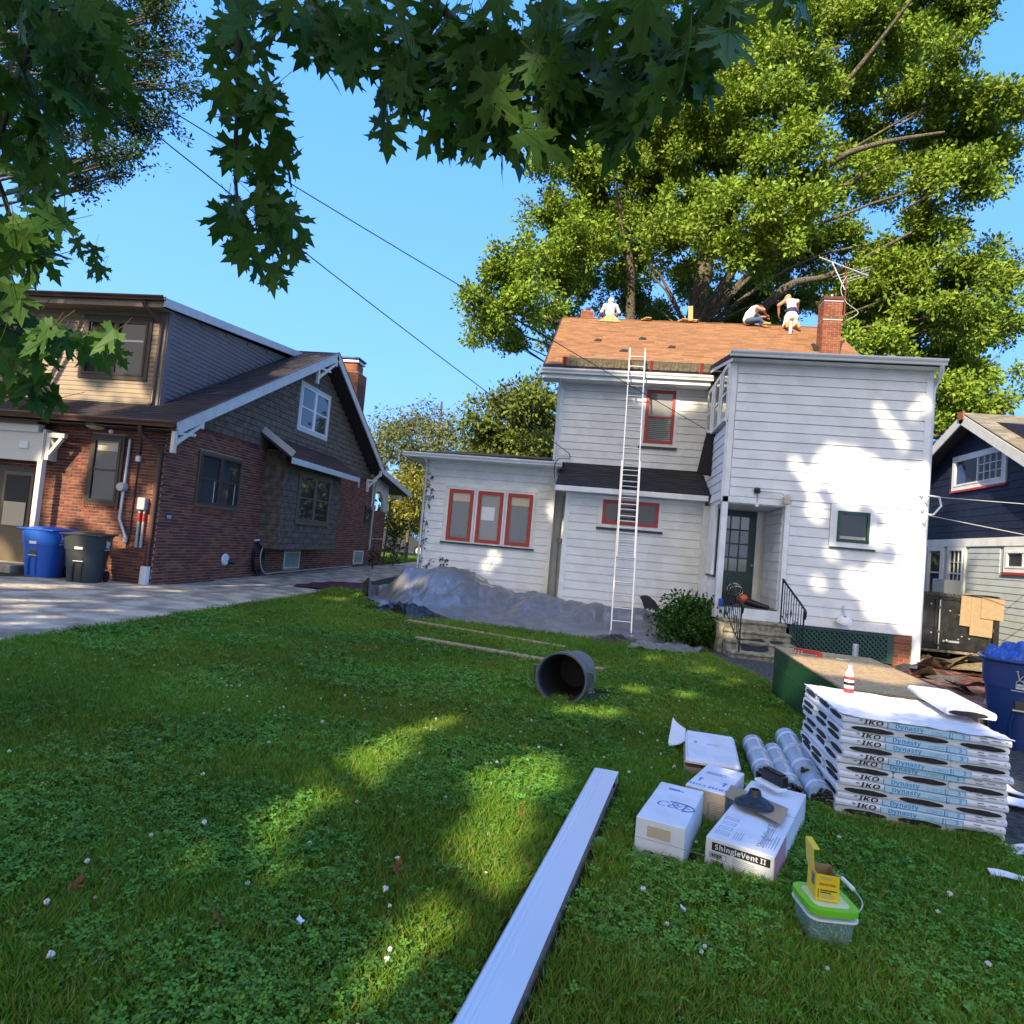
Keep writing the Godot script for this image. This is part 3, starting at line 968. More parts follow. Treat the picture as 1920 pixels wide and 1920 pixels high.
	fl.prism([Vector2(5.60, 8.10), Vector2(5.83, 7.72), Vector2(5.83, 8.02), Vector2(5.66, 8.13)], Vector3(0, 0, 0) + Vector3(0, 0, -19.60), EX, UP, EZ, -.02, .02)
	part(roof, "flashing", fl, M.black_felt)  # thin dark wedge at the left of the chimney foot
	var c2 := plain(h, "rear_chimney", M.mortar, Vector3(-1.10, 9.5, -22.4), Vector3(.44, .62, .44))
	for f in [[Vector3(-1.32, 0, -22.18), EX, EZ], [Vector3(-.88, 0, -22.18), -EZ, EX]]:
		for r in 9:
			for k in 2:
				var one := MB.new()
				one.slab(f[0], f[1], UP, f[2], k * .215 + .004, k * .215 + .212, 9.2 + r * .0677, 9.257 + r * .0677, -.01, .009, Color.WHITE, true)
				part(c2, "brick", one, M["brick%d" % [3, 1, 5][(r + k) % 3]])
	rod(c2, "flue", M.brick4, [Vector3(-1.1, 9.8, -22.4), Vector3(-1.1, 9.98, -22.4)], .09, 8)
	# foundation: brick piers and green lattice
	var pier := plain(h, "foundation_pier", M.mortar, Vector3(6.38, .0, zB - .12), Vector3(.34, .66, .20))
	for r in 10:
		var u := -.10 if r % 2 else 0.0
		while u < .34:
			var a := maxf(u, 0.0); var b := minf(u + .205, .34)
			if b - a > .03:
				var one := MB.new()
				one.slab(Vector3(6.21, -.34, zB - .02), EX, UP, EZ, a, b, r * .0677, r * .0677 + .057, -.01, .012, Color.WHITE, true)
				part(pier, "brick", one, M["brick%d" % [3, 1, 0, 5, 3, 4][rng.randi() % 6]])
			u += .215
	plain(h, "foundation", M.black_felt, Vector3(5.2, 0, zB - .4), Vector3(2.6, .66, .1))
	var lat := MB.new()
	lat.ring(Vector3(0, 0, zB), EX, UP, EZ, Rect2(4.12, -.28, 2.08, .60), .05, -.05, 0.0)
	lat.slab(Vector3(0, 0, zB), EX, UP, EZ, 6.08, 6.15, -.23, .27, -.045, -.002)
	var lp := part(h, "lattice_panel", lat, M.green_trim)
	for dirn in [1, -1]:
		var off := -0.5
		while off < 2.5:
			var a2 := Vector2(4.15 + off, -.25); var b2 := a2 + Vector2(.54, .54)
			if dirn < 0: a2 = Vector2(4.15 + off, .29); b2 = a2 + Vector2(.54, -.54)
			var t0 := clampf((4.15 - a2.x) / .54, 0, 1); var t1 := clampf((6.1 - a2.x) / .54, 0, 1)
			if t1 - t0 > .05:
				var p := a2.lerp(b2, t0); var q := a2.lerp(b2, t1)
				var d := (q - p).normalized(); var n2 := Vector2(-d.y, d.x) * .019
				var sl := MB.new()
				var zz := -.036 if dirn > 0 else -.024
				sl.prism([p - n2, q - n2, q + n2, p + n2], Vector3(0, 0, zB), EX, UP, EZ, zz, zz + .011)
				part(lp, "slat", sl, M.green_trim)
			off += .102
	# concrete steps
	var st := MB.new()
	var zf := [-14.12, -13.78, -13.42, -13.05]; var yt := [.35, .175, .0, -.165]
	for i in 4:
		var x0 := 2.60 + .01 * i; var x1 := 3.93
		st.slab(Vector3.ZERO, EX, UP, EZ, x0, x1, -.5, yt[i] - .05, zB if i == 0 else zf[i - 1] - .02, zf[i] - .03)
		st.cbox(Vector3((x0 + x1) / 2, yt[i] - .03, zf[i] - .19), Vector3(x1 - x0 + .03, .06, .38), .015)
	st.slab(Vector3.ZERO, EX, UP, EZ, 2.52, 2.605, -.45, .29, -14.6, -13.75)
	part(h, "steps", st, M.old_concrete)
	# fixtures on the wall: lamp arm over the porch, flood lamp, meter and pipes in the recess
	var lamp := rod(h, "wall_lamp", M.galvanised, [Vector3(3.27, 2.86, zB + .04), Vector3(3.27, 3.08, zB + .05), Vector3(3.30, 3.12, zB + .06), Vector3(3.75, 3.10, zB + .12), Vector3(3.84, 3.0, zB + .16)], .014)
	var bell := MB.new()
	bell.lathe([Vector2(.0, .05), Vector2(.05, .05), Vector2(.07, 0), Vector2(.06, -.07), Vector2(.035, -.07)], 12, Vector3(3.25, 3.14, zB + .06), Basis(), Color.WHITE)
	part(lamp, "alarm_bell", bell, M.black_iron)
	plain(lamp, "lamp_head", M.shade_cream, Vector3(3.84, 2.94, zB + .16), Vector3(.13, .16, .12), .015)
	plain(lamp, "junction_box", M.galvanised, Vector3(3.90, 3.06, zB + .06), Vector3(.10, .07, .08), .01)
	plain(lamp, "mount", M.white_plastic, Vector3(3.27, 2.82, zB + .04), Vector3(.07, .09, .05), .006)
	var fd := rod(h, "flood_lamp", M.galvanised, [Vector3(5.16, .83, zB + .05), Vector3(5.16, .62, zB + .10)], .018)
	var dome := MB.new()
	dome.lathe([Vector2(.035, .12), Vector2(.09, .10), Vector2(.14, .045), Vector2(.16, 0), Vector2(.15, 0), Vector2(.13, .04), Vector2(.08, .09), Vector2(.0, .10)], 16, Vector3(5.15, .50, zB + .17), Basis(Vector3.RIGHT, .35))
	part(fd, "reflector", dome, M.white_plastic)
	var bulb := MB.new(); bulb.ellipsoid(Vector3(5.15, .52, zB + .20), Vector3(.035, .05, .035), 6)
	part(fd, "bulb", bulb, M.black_plastic)
	var mt := MB.new()
	mt.lathe([Vector2(0, .10), Vector2(.06, .10), Vector2(.075, .06), Vector2(.085, .0)], 14, Vector3(-1.12, 1.72, zM + .03), Basis(Vector3.RIGHT, PI / 2))
	var meter := part(h, "electric_meter", mt, M.glass if false else M.grey_pvc)
	rod(meter, "conduit", M.grey_pvc, [Vector3(-1.10, 2.95, zM + .05), Vector3(-1.12, 1.8, zM + .04)], .02)
	rod(meter, "conduit", M.grey_pvc, [Vector3(-1.14, 1.64, zM + .04), Vector3(-1.12, .1, zM + .04)], .024)
	for q in [[6.52, 3.28], [6.62, 3.16], [6.60, 2.72], [6.55, 2.98]]:
		var hk := MB.new(); hk.tube([Vector3(q[0], q[1], zB + .03), Vector3(q[0] + .02, q[1] - .02, zB + .12), Vector3(q[0] + .03, q[1] + .06, zB + .14)], .018, 6)
		part(h, "wire_insulator", hk, M.white_plastic)
	rod(h, "wire_insulator", M.white_plastic, [Vector3(6.68, 3.30, zB - .02), Vector3(6.95, 3.28, zB - .05), Vector3(7.0, 3.10, zB - .06), Vector3(6.85, 2.90, zB - .05), Vector3(6.69, 2.90, zB - .04)], .022)
	rod(h, "house_number_plate", M.white_plastic, [Vector3(2.60, 1.86, zB + .012), Vector3(2.60, 1.80, zB + .012)], .03, 4)
# ---------------------------------------------------------------- brick bungalow on the left
func build_brick_house() -> void:
	var xL := -9.40; var zL := -12.7; var xR := -8.85
	var h := thing("brick_house", "brown brick bungalow with plum shingled gable and wide rear dormer", "house", Vector3(-12.5, 0, -19))
	var GU := -EZ
	var roof_at := func(z: float) -> float: return 3.37 + .505 * (-12.17 - z) if z > -19.63 else 7.15 - .579 * (-19.63 - z)
	# walls
	var wb := MB.new()
	wb.slab(Vector3.ZERO, EX, UP, EZ, -18.0, xL, -.6, 3.45, -25.4, zL)
	part(h, "wall", wb, M.mortar)
	var gb := MB.new()
	gb.prism([Vector2(-25.0, 3.45), Vector2(-12.72, 3.45), Vector2(-19.63, 6.93)], Vector3(xL - .012, 0, 0), EZ, UP, -EX, 0.0, .3)
	part(h, "gable_wall", gb, M.brown_shingle_siding)
	# brick on the rear and side walls
	var rw := Rect2(-11.16, 1.66, .78, 1.38)
	bricks(h, Vector3(0, 0, zL), EX, UP, EZ, -13.6, -9.40, -.12, 3.35, [Rect2(-11.175, 1.545, .83, 1.55)], 120, func(u): return u > -10.1)
	bricks(h, Vector3(xL, 0, 0), GU, UP, EX, 12.71, 25.4, -.16, 3.55, [Rect2(13.835, 1.735, 1.83, 1.33), Rect2(17.1, .78, 3.9, 2.8), Rect2(18.45, .14, 1.1, .56), Rect2(24.0, .18, 1.05, .54), Rect2(24.75, 1.75, .7, .75)], 160, func(u): return u < 13.7)
	# soldier sills under the windows
	for q in [[Vector3(xL, 1.60, 0), GU, EX, 13.82, 15.66], [Vector3(0, 1.50, zL), -EX, -EZ, 10.36, 11.18]]:
		var u: float = q[3]
		while u < q[4]:
			var one := MB.new()
			var N: Vector3 = EX if q[2] == EX else EZ
			var UU: Vector3 = q[1] if q[2] == EX else EX
			var uu: float = u if q[2] == EX else -u - .065
			one.slab(q[0], UU, UP, N, uu, uu + .062, 0, .10, -.01, .03)
			part(h, "sill_brick", one, M["brick%d" % (rng.randi() % 6)])
			u += .072
	# gable siding: shingled boards up to the rafters
	var cutg := [Rect2(18.36, 4.36, 2.16, 1.56)]
	var span := func(a: float, b: float) -> Array:
		return [12.17 + (b - 3.42) / .505 + .08, 19.63 + (6.98 - b) / .579]
	siding(h, Vector3(xL, 0, 0), GU, UP, EX, 12.75, 25.0, 3.56, 6.85, .165, cutg, M.brown_shingle_siding, "siding_board", .030, span)
	# roofs
	var Sr := Vector3(0, .505, -1).normalized(); var Lr := Vector2(7.46, 3.78).length()
	part(h, "roof", roof_slab(Vector3(-18, 3.37, -12.17), EX, Sr, 9.15, Lr, .10), M.soffit_dark)
	var roof: Node3D = h.get_node("roof")
	var brown := [Color(.055, .034, .034), Color(.065, .04, .036), Color(.045, .032, .036), Color(.05, .04, .042)]
	shingles(roof, Vector3(-18, 3.372, -12.17), EX, Sr, 9.15, Lr, .14, .32, brown, null, .009)
	var S2 := Vector3(0, -.579, -1).normalized()
	part(h, "roof", roof_slab(Vector3(-18, 7.15, -19.63), EX, S2, 9.15, 6.25, .10), M.soffit_dark)
	shingles(roof, Vector3(-8.85, 7.16, -19.63), -EX, S2, 9.0, 6.2, .2, .6, brown, null, .006)
	var S3 := Vector3(0, -.155, -1).normalized()
	part(h, "porch_roof", roof_slab(Vector3(-12.5, 4.04, -25.0), EX, S3, 3.65, 4.2, .10), M.soffit_dark)
	# white rakes
	var T: Material = M.grey_cream_trim
	var V1 := Vector3(0, 1, .505).normalized()
	var rk := MB.new()
	rk.slab(Vector3(xR, 3.37, -12.17), Sr * 1.0, EX.cross(Sr) , EX, 0, Lr - .02, -.24, .02, -.03, .012)
	part(h, "rake_board", rk, T)
	var rk2 := MB.new()
	rk2.slab(Vector3(xR, 7.15, -19.63), S2, EX.cross(S2), EX, .02, 6.2, -.22, .02, -.03, .012)
	part(h, "rake_board", rk2, T)
	var rk3 := MB.new()
	rk3.slab(Vector3(xR, 4.04, -25.0), S3, EX.cross(S3), EX, -.05, 4.2, -.20, .02, -.03, .012)
	part(h, "rake_board", rk3, T)
	var edge := MB.new()
	edge.slab(Vector3(xR, 3.37, -12.17), Sr, EX.cross(Sr), EX, 0, Lr, .02, .035, -.03, .03)
	edge.slab(Vector3(xR, 7.15, -19.63), S2, EX.cross(S2), EX, 0, 6.25, .02, .035, -.03, .03)
	part(h, "drip_edge", edge, M.brown_trim)
	# bracket rail under the rake, at the rear corner, at the peak and at the street end
	for q in [[[2.93, -12.23], [3.5, -13.05]], [[6.0, -18.42], [6.78, -19.58]], [[3.16, -23.47], [3.80, -24.75]]]:
		var pb := MB.new()
		var a := Vector3(xR - .03, q[0][0], q[0][1]); var b := Vector3(xR - .03, q[1][0], q[1][1])
		var d := (b - a).normalized(); var nn := EX.cross(d)
		pb.slab(a, d, nn, EX, -.04, (b - a).length(), -.04, .04, -.05, .02)
		pb.slab(a, UP, EX.cross(UP), EX, -.17, (b.y - a.y) * .42 + .04, -.055, .045, -.05, .025)
		var c := a.lerp(b, .5); var e := a + UP * (b.y - a.y) * .42
		var d2 := (c - e).normalized()
		pb.slab(e, d2, EX.cross(d2), EX, 0, (c - e).length() + .25, -.03, .03, -.04, .018)
		pb.slab(b, UP, EX.cross(UP), EX, -.08, .14, -.07, .07, -.05, .03)
		part(h, "rake_bracket", pb, M.cream_trim)
	# rear gutter and downspouts
	gutter(h, Vector3(-18, 3.40, -12.17), Vector3(xR + .02, 3.385, -12.17), EZ, M.gutter_brown, .13, .13)
	var sof := MB.new()
	sof.slab(Vector3.ZERO, EX, UP, EZ, -18, xR - .03, 3.22, 3.235, zL, -12.17)
	part(h, "soffit", sof, M.brown_trim)
	downspout(h, [Vector3(-9.62, 3.26, -12.12), Vector3(-9.60, 3.10, -12.15), Vector3(-9.46, 2.85, -12.6), Vector3(-9.46, 2.7, -12.63), Vector3(-9.48, .35, -12.63)], .085, M.gutter_brown)
	plain(h, "drain_sleeve", M.white_plastic, Vector3(-9.49, .12, -12.61), Vector3(.15, .44, .13), .01)
	# dormer
	var zD := -13.25; var xD := -10.12
	var db := MB.new()
	db.slab(Vector3.ZERO, EX, UP, EZ, -18.0, xD, 3.5, 6.12, -17.0, zD)
	db.prism([Vector2(-13.25, 3.6), Vector2(-13.25, 6.12), Vector2(-19.2, 6.72), Vector2(-19.2, 6.5)], Vector3(xD - .002, 0, 0), EZ, UP, -EX, 0.0, .2)
	part(h, "dormer_wall", db, M.plum_siding)
	siding(h, Vector3(0, 0, zD), EX, UP, EZ, -18.0, -10.26, 3.84, 6.04, .1045, [Rect2(-12.22, 4.44, 1.76, 1.45)], M.taupe_siding, "siding_board", .026)
	var span2 := func(a: float, b: float) -> Array:
		var zmax := 12.17 + (a - 3.40) / .505
		if b > 6.10: return [13.25 + (b - 6.10) / .101, minf(zmax, 19.0)]
		return [13.40, zmax]
	siding(h, Vector3(xD, 0, 0), GU, UP, EX, 13.35, 19.0, 3.92, 6.62, .1045, [], M.plum_siding, "siding_board", .026, span2)
	plain(h, "corner_board", M.plum_siding, Vector3(xD + .014, 5.0, zD - .07), Vector3(.035, 2.3, .15))
	plain(h, "corner_board", M.taupe_siding, Vector3(xD - .065, 4.98, zD + .014), Vector3(.13, 2.28, .035))
	var Sd := Vector3(0, .118, -1).normalized()
	part(h, "dormer_roof", roof_slab(Vector3(-18, 6.24, -12.85), EX, Sd, 8.05, 6.6, .08), M.soffit_dark)
	shingles(h.get_node("dormer_roof"), Vector3(-18, 6.245, -12.85), EX, Sd, 8.05, 6.6, .2, .5, brown, null, .006)
	var dr := MB.new()
	dr.slab(Vector3(-9.95, 6.24, -12.85), Sd, EX.cross(Sd), EX, -.01, 6.6, -.19, .01, -.03, .012)
	part(h, "rake_board", dr, T)
	var df := MB.new()
	df.slab(Vector3.ZERO, EX, UP, EZ, -18, -9.99, 6.03, 6.22, -12.9, -12.86)
	df.slab(Vector3.ZERO, EX, UP, EZ, -18, -9.99, 6.02, 6.035, zD, -12.9)
	part(h, "dormer_fascia", df, M.taupe_siding)
	gutter(h, Vector3(-18, 6.27, -12.86), Vector3(-9.93, 6.24, -12.86), EZ, M.gutter_brown, .10, .11)
	downspout(h, [Vector3(-10.42, 6.14, -12.80), Vector3(-10.40, 6.05, -12.82), Vector3(-10.22, 5.80, -13.18), Vector3(-10.22, 5.6, -13.19), Vector3(-10.24, 3.95, -13.19), Vector3(-10.30, 3.80, -13.1), Vector3(-10.75, 3.46, -12.35)], .075, M.gutter_brown)
	var dwn := window(h, Vector3(0, 0, zD), EX, UP, EZ, Rect2(-12.10, 4.54, 1.54, 1.25), .10, M.window_brown, M.brown_trim, M.dark_room, {"cols": 2, "fw": .05, "mull": .08})
	var print_ := MB.new()
	print_.slab(Vector3(0, 0, zD), EX, UP, EZ, -11.98, -11.46, 5.12, 5.66, .012, .016)
	part(dwn, "poster", print_, mottle(mat("faded_print", .45, .25, .16, .8), noise_tex(0.02, 77, Color(.35, .8, .85), Color(1, .55, .4), 3), .8))
	var ac := MB.new(); ac.slab(Vector3(0, 0, zD), EX, UP, EZ, -11.22, -10.66, 5.33, 5.37, .012, .02)
	part(dwn, "rail", ac, M.white_plastic)
	# windows: rear wall, side wall, gable, bay
	window(h, Vector3(0, 0, zL), EX, UP, EZ, Rect2(-11.10, 1.62, .68, 1.40), .07, M.window_brown, M.brown_trim, M.dark_room, {"hung": true, "fw": .06})
	var vl := MB.new(); vl.slab(Vector3(0, 0, zL), EX, UP, EZ, -11.0, -10.52, 2.74, 2.92, .012, .02)
	part(h.get_node("window_001"), "roller_shade", vl, M.shade_cream)
	var sw := window(h, Vector3(xL, 0, 0), GU, UP, EX, Rect2(13.90, 1.80, 1.70, 1.20), .06, M.olive_casing, M.brown_trim, M.dark_room, {"cols": 2, "hung": true, "fw": .06, "mull": .14})
	for k in 2:
		var st := MB.new(); st.slab(Vector3(xL, 0, 0), GU, UP, EX, 14.55 + k * .88, 14.575 + k * .88, 1.86, 2.4, .012, .02)
		part(sw, "blind_edge", st, M.white_plastic)
	window(h, Vector3(xL, 0, 0), GU, UP, EX, Rect2(18.48, 4.50, 1.94, 1.28), .12, T, M.white_trim, M.dim_room, {"cols": 2, "hung": true, "fw": .05, "mull": .16, "my": 0})
	# bay with its own little roof
	var bx := -8.85
	var bay := MB.new()
	bay.slab(Vector3.ZERO, EX, UP, EZ, xL - .02, bx, .77, 3.55, -20.82, -16.86)
	part(h, "bay_wall", bay, M.brown_shingle_siding)
	siding(h, Vector3(bx, 0, 0), GU, UP, EX, 16.87, 20.82, .80, 3.5, .165, [Rect2(17.76, 1.52, 2.3, 1.58)], M.brown_shingle_siding, "siding_board", .030, null, 0.0)
	siding(h, Vector3(0, 0, -16.86), EX, UP, EZ, xL, bx, .80, 3.5, .165, [], M.brown_shingle_siding, "siding_board", .030)
	window(h, Vector3(bx, 0, 0), GU, UP, EX, Rect2(17.88, 1.64, 2.08, 1.36), .11, M.olive_casing, M.olive_casing, M.dark_room, {"cols": 2, "hung": true, "fw": .05, "mull": .14})
	var aw := Vector3(-.95, .62, 0).normalized()
	var A := Vector3(-8.42, 3.33, -16.42)
	part(h, "bay_roof", roof_slab(A, GU, aw, 4.95, 1.14, .06), M.soffit_dark)
	shingles(h.get_node("bay_roof"), A + UP * .003, GU, aw, 4.95, 1.13, .13, .3, [Color(.09, .04, .035), Color(.075, .036, .034), Color(.10, .05, .04)], null, .008)
	var af := MB.new()
	af.slab(Vector3.ZERO, GU, UP, EX, 16.42, 21.37, 3.15, 3.315, -8.42, -8.39)
	af.slab(A + Vector3(0, 0, .012), aw, aw.cross(EZ) * -1.0, EZ, 0, 1.14, -.17, .0, -.03, .0)
	af.slab(Vector3.ZERO, GU, UP, EX, 21.30, 21.37, 2.98, 3.15, -8.42, -8.39)
	part(h, "bay_fascia", af, T)
	# glass block basement windows
	for q in [[18.49, .16, 1.02, .50, 4, 2], [24.06, .21, .98, .49, 3, 3]]:
		var r := Rect2(q[0], q[1], q[2], q[3])
		var fr := MB.new(); fr.ring(Vector3(xL, 0, 0), GU, UP, EX, r, .035, -.01, .025)
		var w := part(h, "basement_window", fr, M.white_plastic)
		for i in int(q[4]):
			for k in int(q[5]):
				var b := MB.new()
				var sx: float = (r.size.x - .07) / q[4]; var sy: float = (r.size.y - .07) / q[5]
				b.cbox(Vector3(xL + .002, r.position.y + .035 + sy * (k + .5), -(r.position.x + .035 + sx * (i + .5))), Vector3(.03, sy - .014, sx - .014), .008)
				part(w, "glass_block", b, M.glass_block if M.has("glass_block") else mat("glass_block", .28, .38, .34, .12))
	window(h, Vector3(xL, 0, 0), GU, UP, EX, Rect2(24.82, 1.80, .56, .66), .05, M.window_brown, M.brown_trim, M.dark_room, {})
	# street end: porch pier, arch, downspouts
	var pier := MB.new()
	pier.slab(Vector3.ZERO, EX, UP, EZ, -10.0, xL - .03, -.4, 2.40, -27.35, -25.4)
	part(h, "porch_wall", pier, M.mortar)
	bricks(h, Vector3(xL - .03, 0, 0), GU, UP, EX, 25.45, 27.35, -.1, 2.38, [Rect2(25.7, 1.18, 1.4, .08)], 0)
	plain(h, "porch_ledge", M.concrete, Vector3(xL, 1.22, -26.4), Vector3(.14, .06, 1.4), .005)
	var ar := MB.new()
	var poly := [Vector2(25.4, 2.40), Vector2(25.55, 2.40)]
	for i in 13:
		var a := PI - PI * i / 12.0
		poly.append(Vector2(26.3 + .72 * cos(a), 2.45 + .78 * sin(a)))
	poly.append_array([Vector2(27.1, 2.40), Vector2(27.5, 2.40), Vector2(27.5, 3.55), Vector2(25.4, 3.85)])
	ar.prism(poly, Vector3(xL - .02, 0, 0), GU, UP, EX, -.12, 0.0)
	part(h, "porch_arch", ar, M.cream_trim)
	downspout(h, [Vector3(-9.15, 3.6, -25.25), Vector3(-9.30, 3.3, -25.45), Vector3(-9.31, .75, -25.45)], .07, M.grey_cream_trim)
	downspout(h, [Vector3(-8.95, 3.35, -28.9), Vector3(-9.3, 2.9, -27.5), Vector3(-9.33, .2, -27.4)], .07, M.gutter_brown)
	plain(h, "porch_beam", M.cream_trim, Vector3(-9.2, 3.12, -27.9), Vector3(.5, .14, .14))
	# chimney behind the ridge with a metal cap
	var cp := at_z(662, 760, -24.5)
	var ch := plain(h, "chimney", M.mortar, Vector3(cp.x - .28, 6.3, -24.8), Vector3(.86, 3.0, .9))
	for f in [[Vector3(cp.x - .71, 0, -24.35), EX, EZ, .86], [Vector3(cp.x + .15, 0, -24.35), -EZ, EX, .9]]:
		for r in 30:
			var u := -.10 if r % 2 else 0.0
			while u < f[3]:
				var a := maxf(u, 0); var b := minf(u + .205, f[3])
				if b - a > .03:
					var one := MB.new()
					one.slab(f[0], f[1], UP, f[2], a, b, 5.75 + r * .0677, 5.807 + r * .0677, -.01, .011, Color.WHITE, true)
					part(ch, "brick", one, M["brick%d" % (2 if r < 24 else 3)])
				u += .215
	plain(ch, "clay_pot", M.brick3, Vector3(cp.x - .28, 7.98, -24.8), Vector3(.62, .36, .64), .03)
	plain(ch, "metal_cap", M.galvanised, Vector3(cp.x - .28, 8.24, -24.8), Vector3(.72, .10, .74), .01)
	plain(ch, "metal_cap", M.navy_plastic, Vector3(cp.x - .28, 8.36, -24.8), Vector3(.8, .08, .8), .02)
	# rear entry porch on the far left
	var pr := MB.new()
	pr.slab(Vector3.ZERO, EX, UP, EZ, -15.6, -12.12, 2.99, 3.20, -12.44, -12.28)
	pr.slab(Vector3.ZERO, EX, UP, EZ, -15.6, -12.0, 2.37, 2.99, -12.42, -12.32)
	pr.slab(Vector3.ZERO, -EZ, UP, EX, 12.34, 12.7, 2.41, 3.07, -12.06, -11.98)
	part(h, "entry_porch_beam", pr, M.cream_trim)
	plain(h, "entry_porch_post", M.cream_trim, Vector3(-12.0, 1.15, -12.35), Vector3(.12, 2.5, .12), .005)
	var er := MB.new()
	er.slab(Vector3(-15.6, 3.20, -12.22), EX, Vector3(0, .12, -1).normalized(), Vector3(0, 1, .12).normalized(), 0, 3.5, 0, .5, -.05, .02)
	part(h, "entry_porch_roof", er, M.brown_trim)
	brace(h, Vector3(-11.95, 3.0, -12.38), EX, .58, .42, M.cream_trim)
	plain(h, "entry_light", M.white_plastic, Vector3(-12.45, 2.70, -12.31), Vector3(.22, .16, .04), .01)
	var dr0 := plain(h, "entry_door", M.window_brown, Vector3(-12.9, 1.1, -12.66), Vector3(1.25, 2.3, .08))
	plain(dr0, "storm_frame", M.olive_casing, Vector3(-12.75, 1.08, -12.60), Vector3(.74, 2.1, .03))
	plain(dr0, "pane", M.dim_room, Vector3(-12.75, 1.55, -12.58), Vector3(.58, 1.0, .02))
	plain(dr0, "blind", M.shade_cream, Vector3(-12.75, 1.2, -12.566), Vector3(.54, .52, .012))
	plain(h, "entry_step", M.concrete, Vector3(-12.9, .05, -12.2), Vector3(2.0, .22, .8), .01)
	# service pipes, meter, boxes on the rear wall
	var sv := rod(h, "gas_pipe", M.galvanised, [Vector3(-10.22, 3.02, zL + .05), Vector3(-10.22, 2.05, zL + .07), Vector3(-10.24, 1.3, zL + .07), Vector3(-10.06, .92, zL + .06)], .032, 8)
	var mt := MB.new()
	mt.lathe([Vector2(0, .08), Vector2(.085, .08), Vector2(.10, .03), Vector2(.105, -.05)], 16, Vector3(-10.24, 1.98, zL + .10), Basis(Vector3.RIGHT, PI / 2))
	part(sv, "meter", mt, M.grey_pvc)
	plain(sv, "elbow", M.galvanised, Vector3(-10.05, .86, zL + .06), Vector3(.09, .14, .09), .015)
	rod(h, "cable", M.black_plastic, [Vector3(-9.98, 3.1, zL + .03), Vector3(-9.98, 2.6, zL + .03), Vector3(-10.0, .95, zL + .03), Vector3(-10.02, .7, zL + .05)], .014)
	var eb := plain(h, "service_box", M.grey_pvc, Vector3(-9.73, 1.66, zL + .08), Vector3(.18, .26, .13), .01)
	rod(eb, "conduit", M.grey_pvc, [Vector3(-9.79, 1.53, zL + .06), Vector3(-9.79, .80, zL + .06)], .026)
	rod(eb, "conduit", M.grey_pvc, [Vector3(-9.68, 1.53, zL + .06), Vector3(-9.68, .78, zL + .06)], .026)
	for x in [-9.79, -9.68]:
		rod(eb, "red_tape", M.red_plastic, [Vector3(x, 1.46, zL + .06), Vector3(x, 1.28, zL + .06)], .029)
		rod(eb, "coupling", M.grey_pvc, [Vector3(x, .86, zL + .06), Vector3(x, .72, zL + .06)], .036)
	plain(h, "white_box", M.white_plastic, Vector3(-9.98, 2.62, zL + .05), Vector3(.10, .13, .07), .01)
	var vent := MB.new(); vent.ellipsoid(Vector3(-10.9, 3.24, -12.42), Vector3(.19, .09, .19), 8)
	part(h, "eave_lamp", vent, M.shade_cream)
	var lb := MB.new(); lb.ellipsoid(Vector3(-10.45, 3.13, -12.35), Vector3(.05, .05, .05), 6)
	part(h, "eave_lamp", lb, M.white_plastic)
	var dv := MB.new()
	dv.lathe([Vector2(0, .05), Vector2(.13, .05), Vector2(.15, .02), Vector2(.15, 0)], 16, Vector3(xL + .01, .47, -15.35), Basis(Vector3.FORWARD, PI / 2))
	var dvp := part(h, "dryer_vent", dv, M.white_plastic)
	rod(dvp, "spout", M.black_plastic, [Vector3(xL + .05, .44, -15.45), Vector3(xL + .20, .38, -15.55)], .05, 8)
	plain(h, "address_plate", M.navy_plastic, Vector3(xL + .012, 1.43, -13.03), Vector3(.012, .10, .20))
	lettering(h.get_node("address_plate"), "192", Vector3(xL + .019, 1.43, -13.03), -EZ, UP, .075, M.white_plastic)
	# garden hose coiled on its hook
	var hs := thing("garden_hose", "black garden hose coiled on a wall hook beside the bay window", "hose", Vector3(xL + .05, 0.0, -16.8))
	for i in 7:
		var pts := []
		for k in 21:
			var a := TAU * k / 20.0
			pts.append(Vector3(xL + .05 + .016 * i, .52 - .012 * i + (.40 - .012 * (i % 3)) * sin(a), -16.82 + (.24 + .012 * (i % 4)) * cos(a)))
		rod(hs, "coil", M.black_plastic, pts, .016)
	rod(hs, "free_end", M.grey_pvc, smooth_curve([Vector3(xL + .17, .86, -16.9), Vector3(xL + .20, .5, -16.75), Vector3(xL + .22, .1, -17.0), Vector3(xL + .30, .10, -17.6), Vector3(xL + .34, .12, -19.2), Vector3(xL + .28, .14, -21.0), Vector3(xL + .36, .17, -23.0)], 40), .017)
	for d in [-.16, .14]: rod(hs, "hook", M.white_plastic, [Vector3(xL + .02, .98, -16.82 + d), Vector3(xL + .16, 1.0, -16.82 + d)], .03)

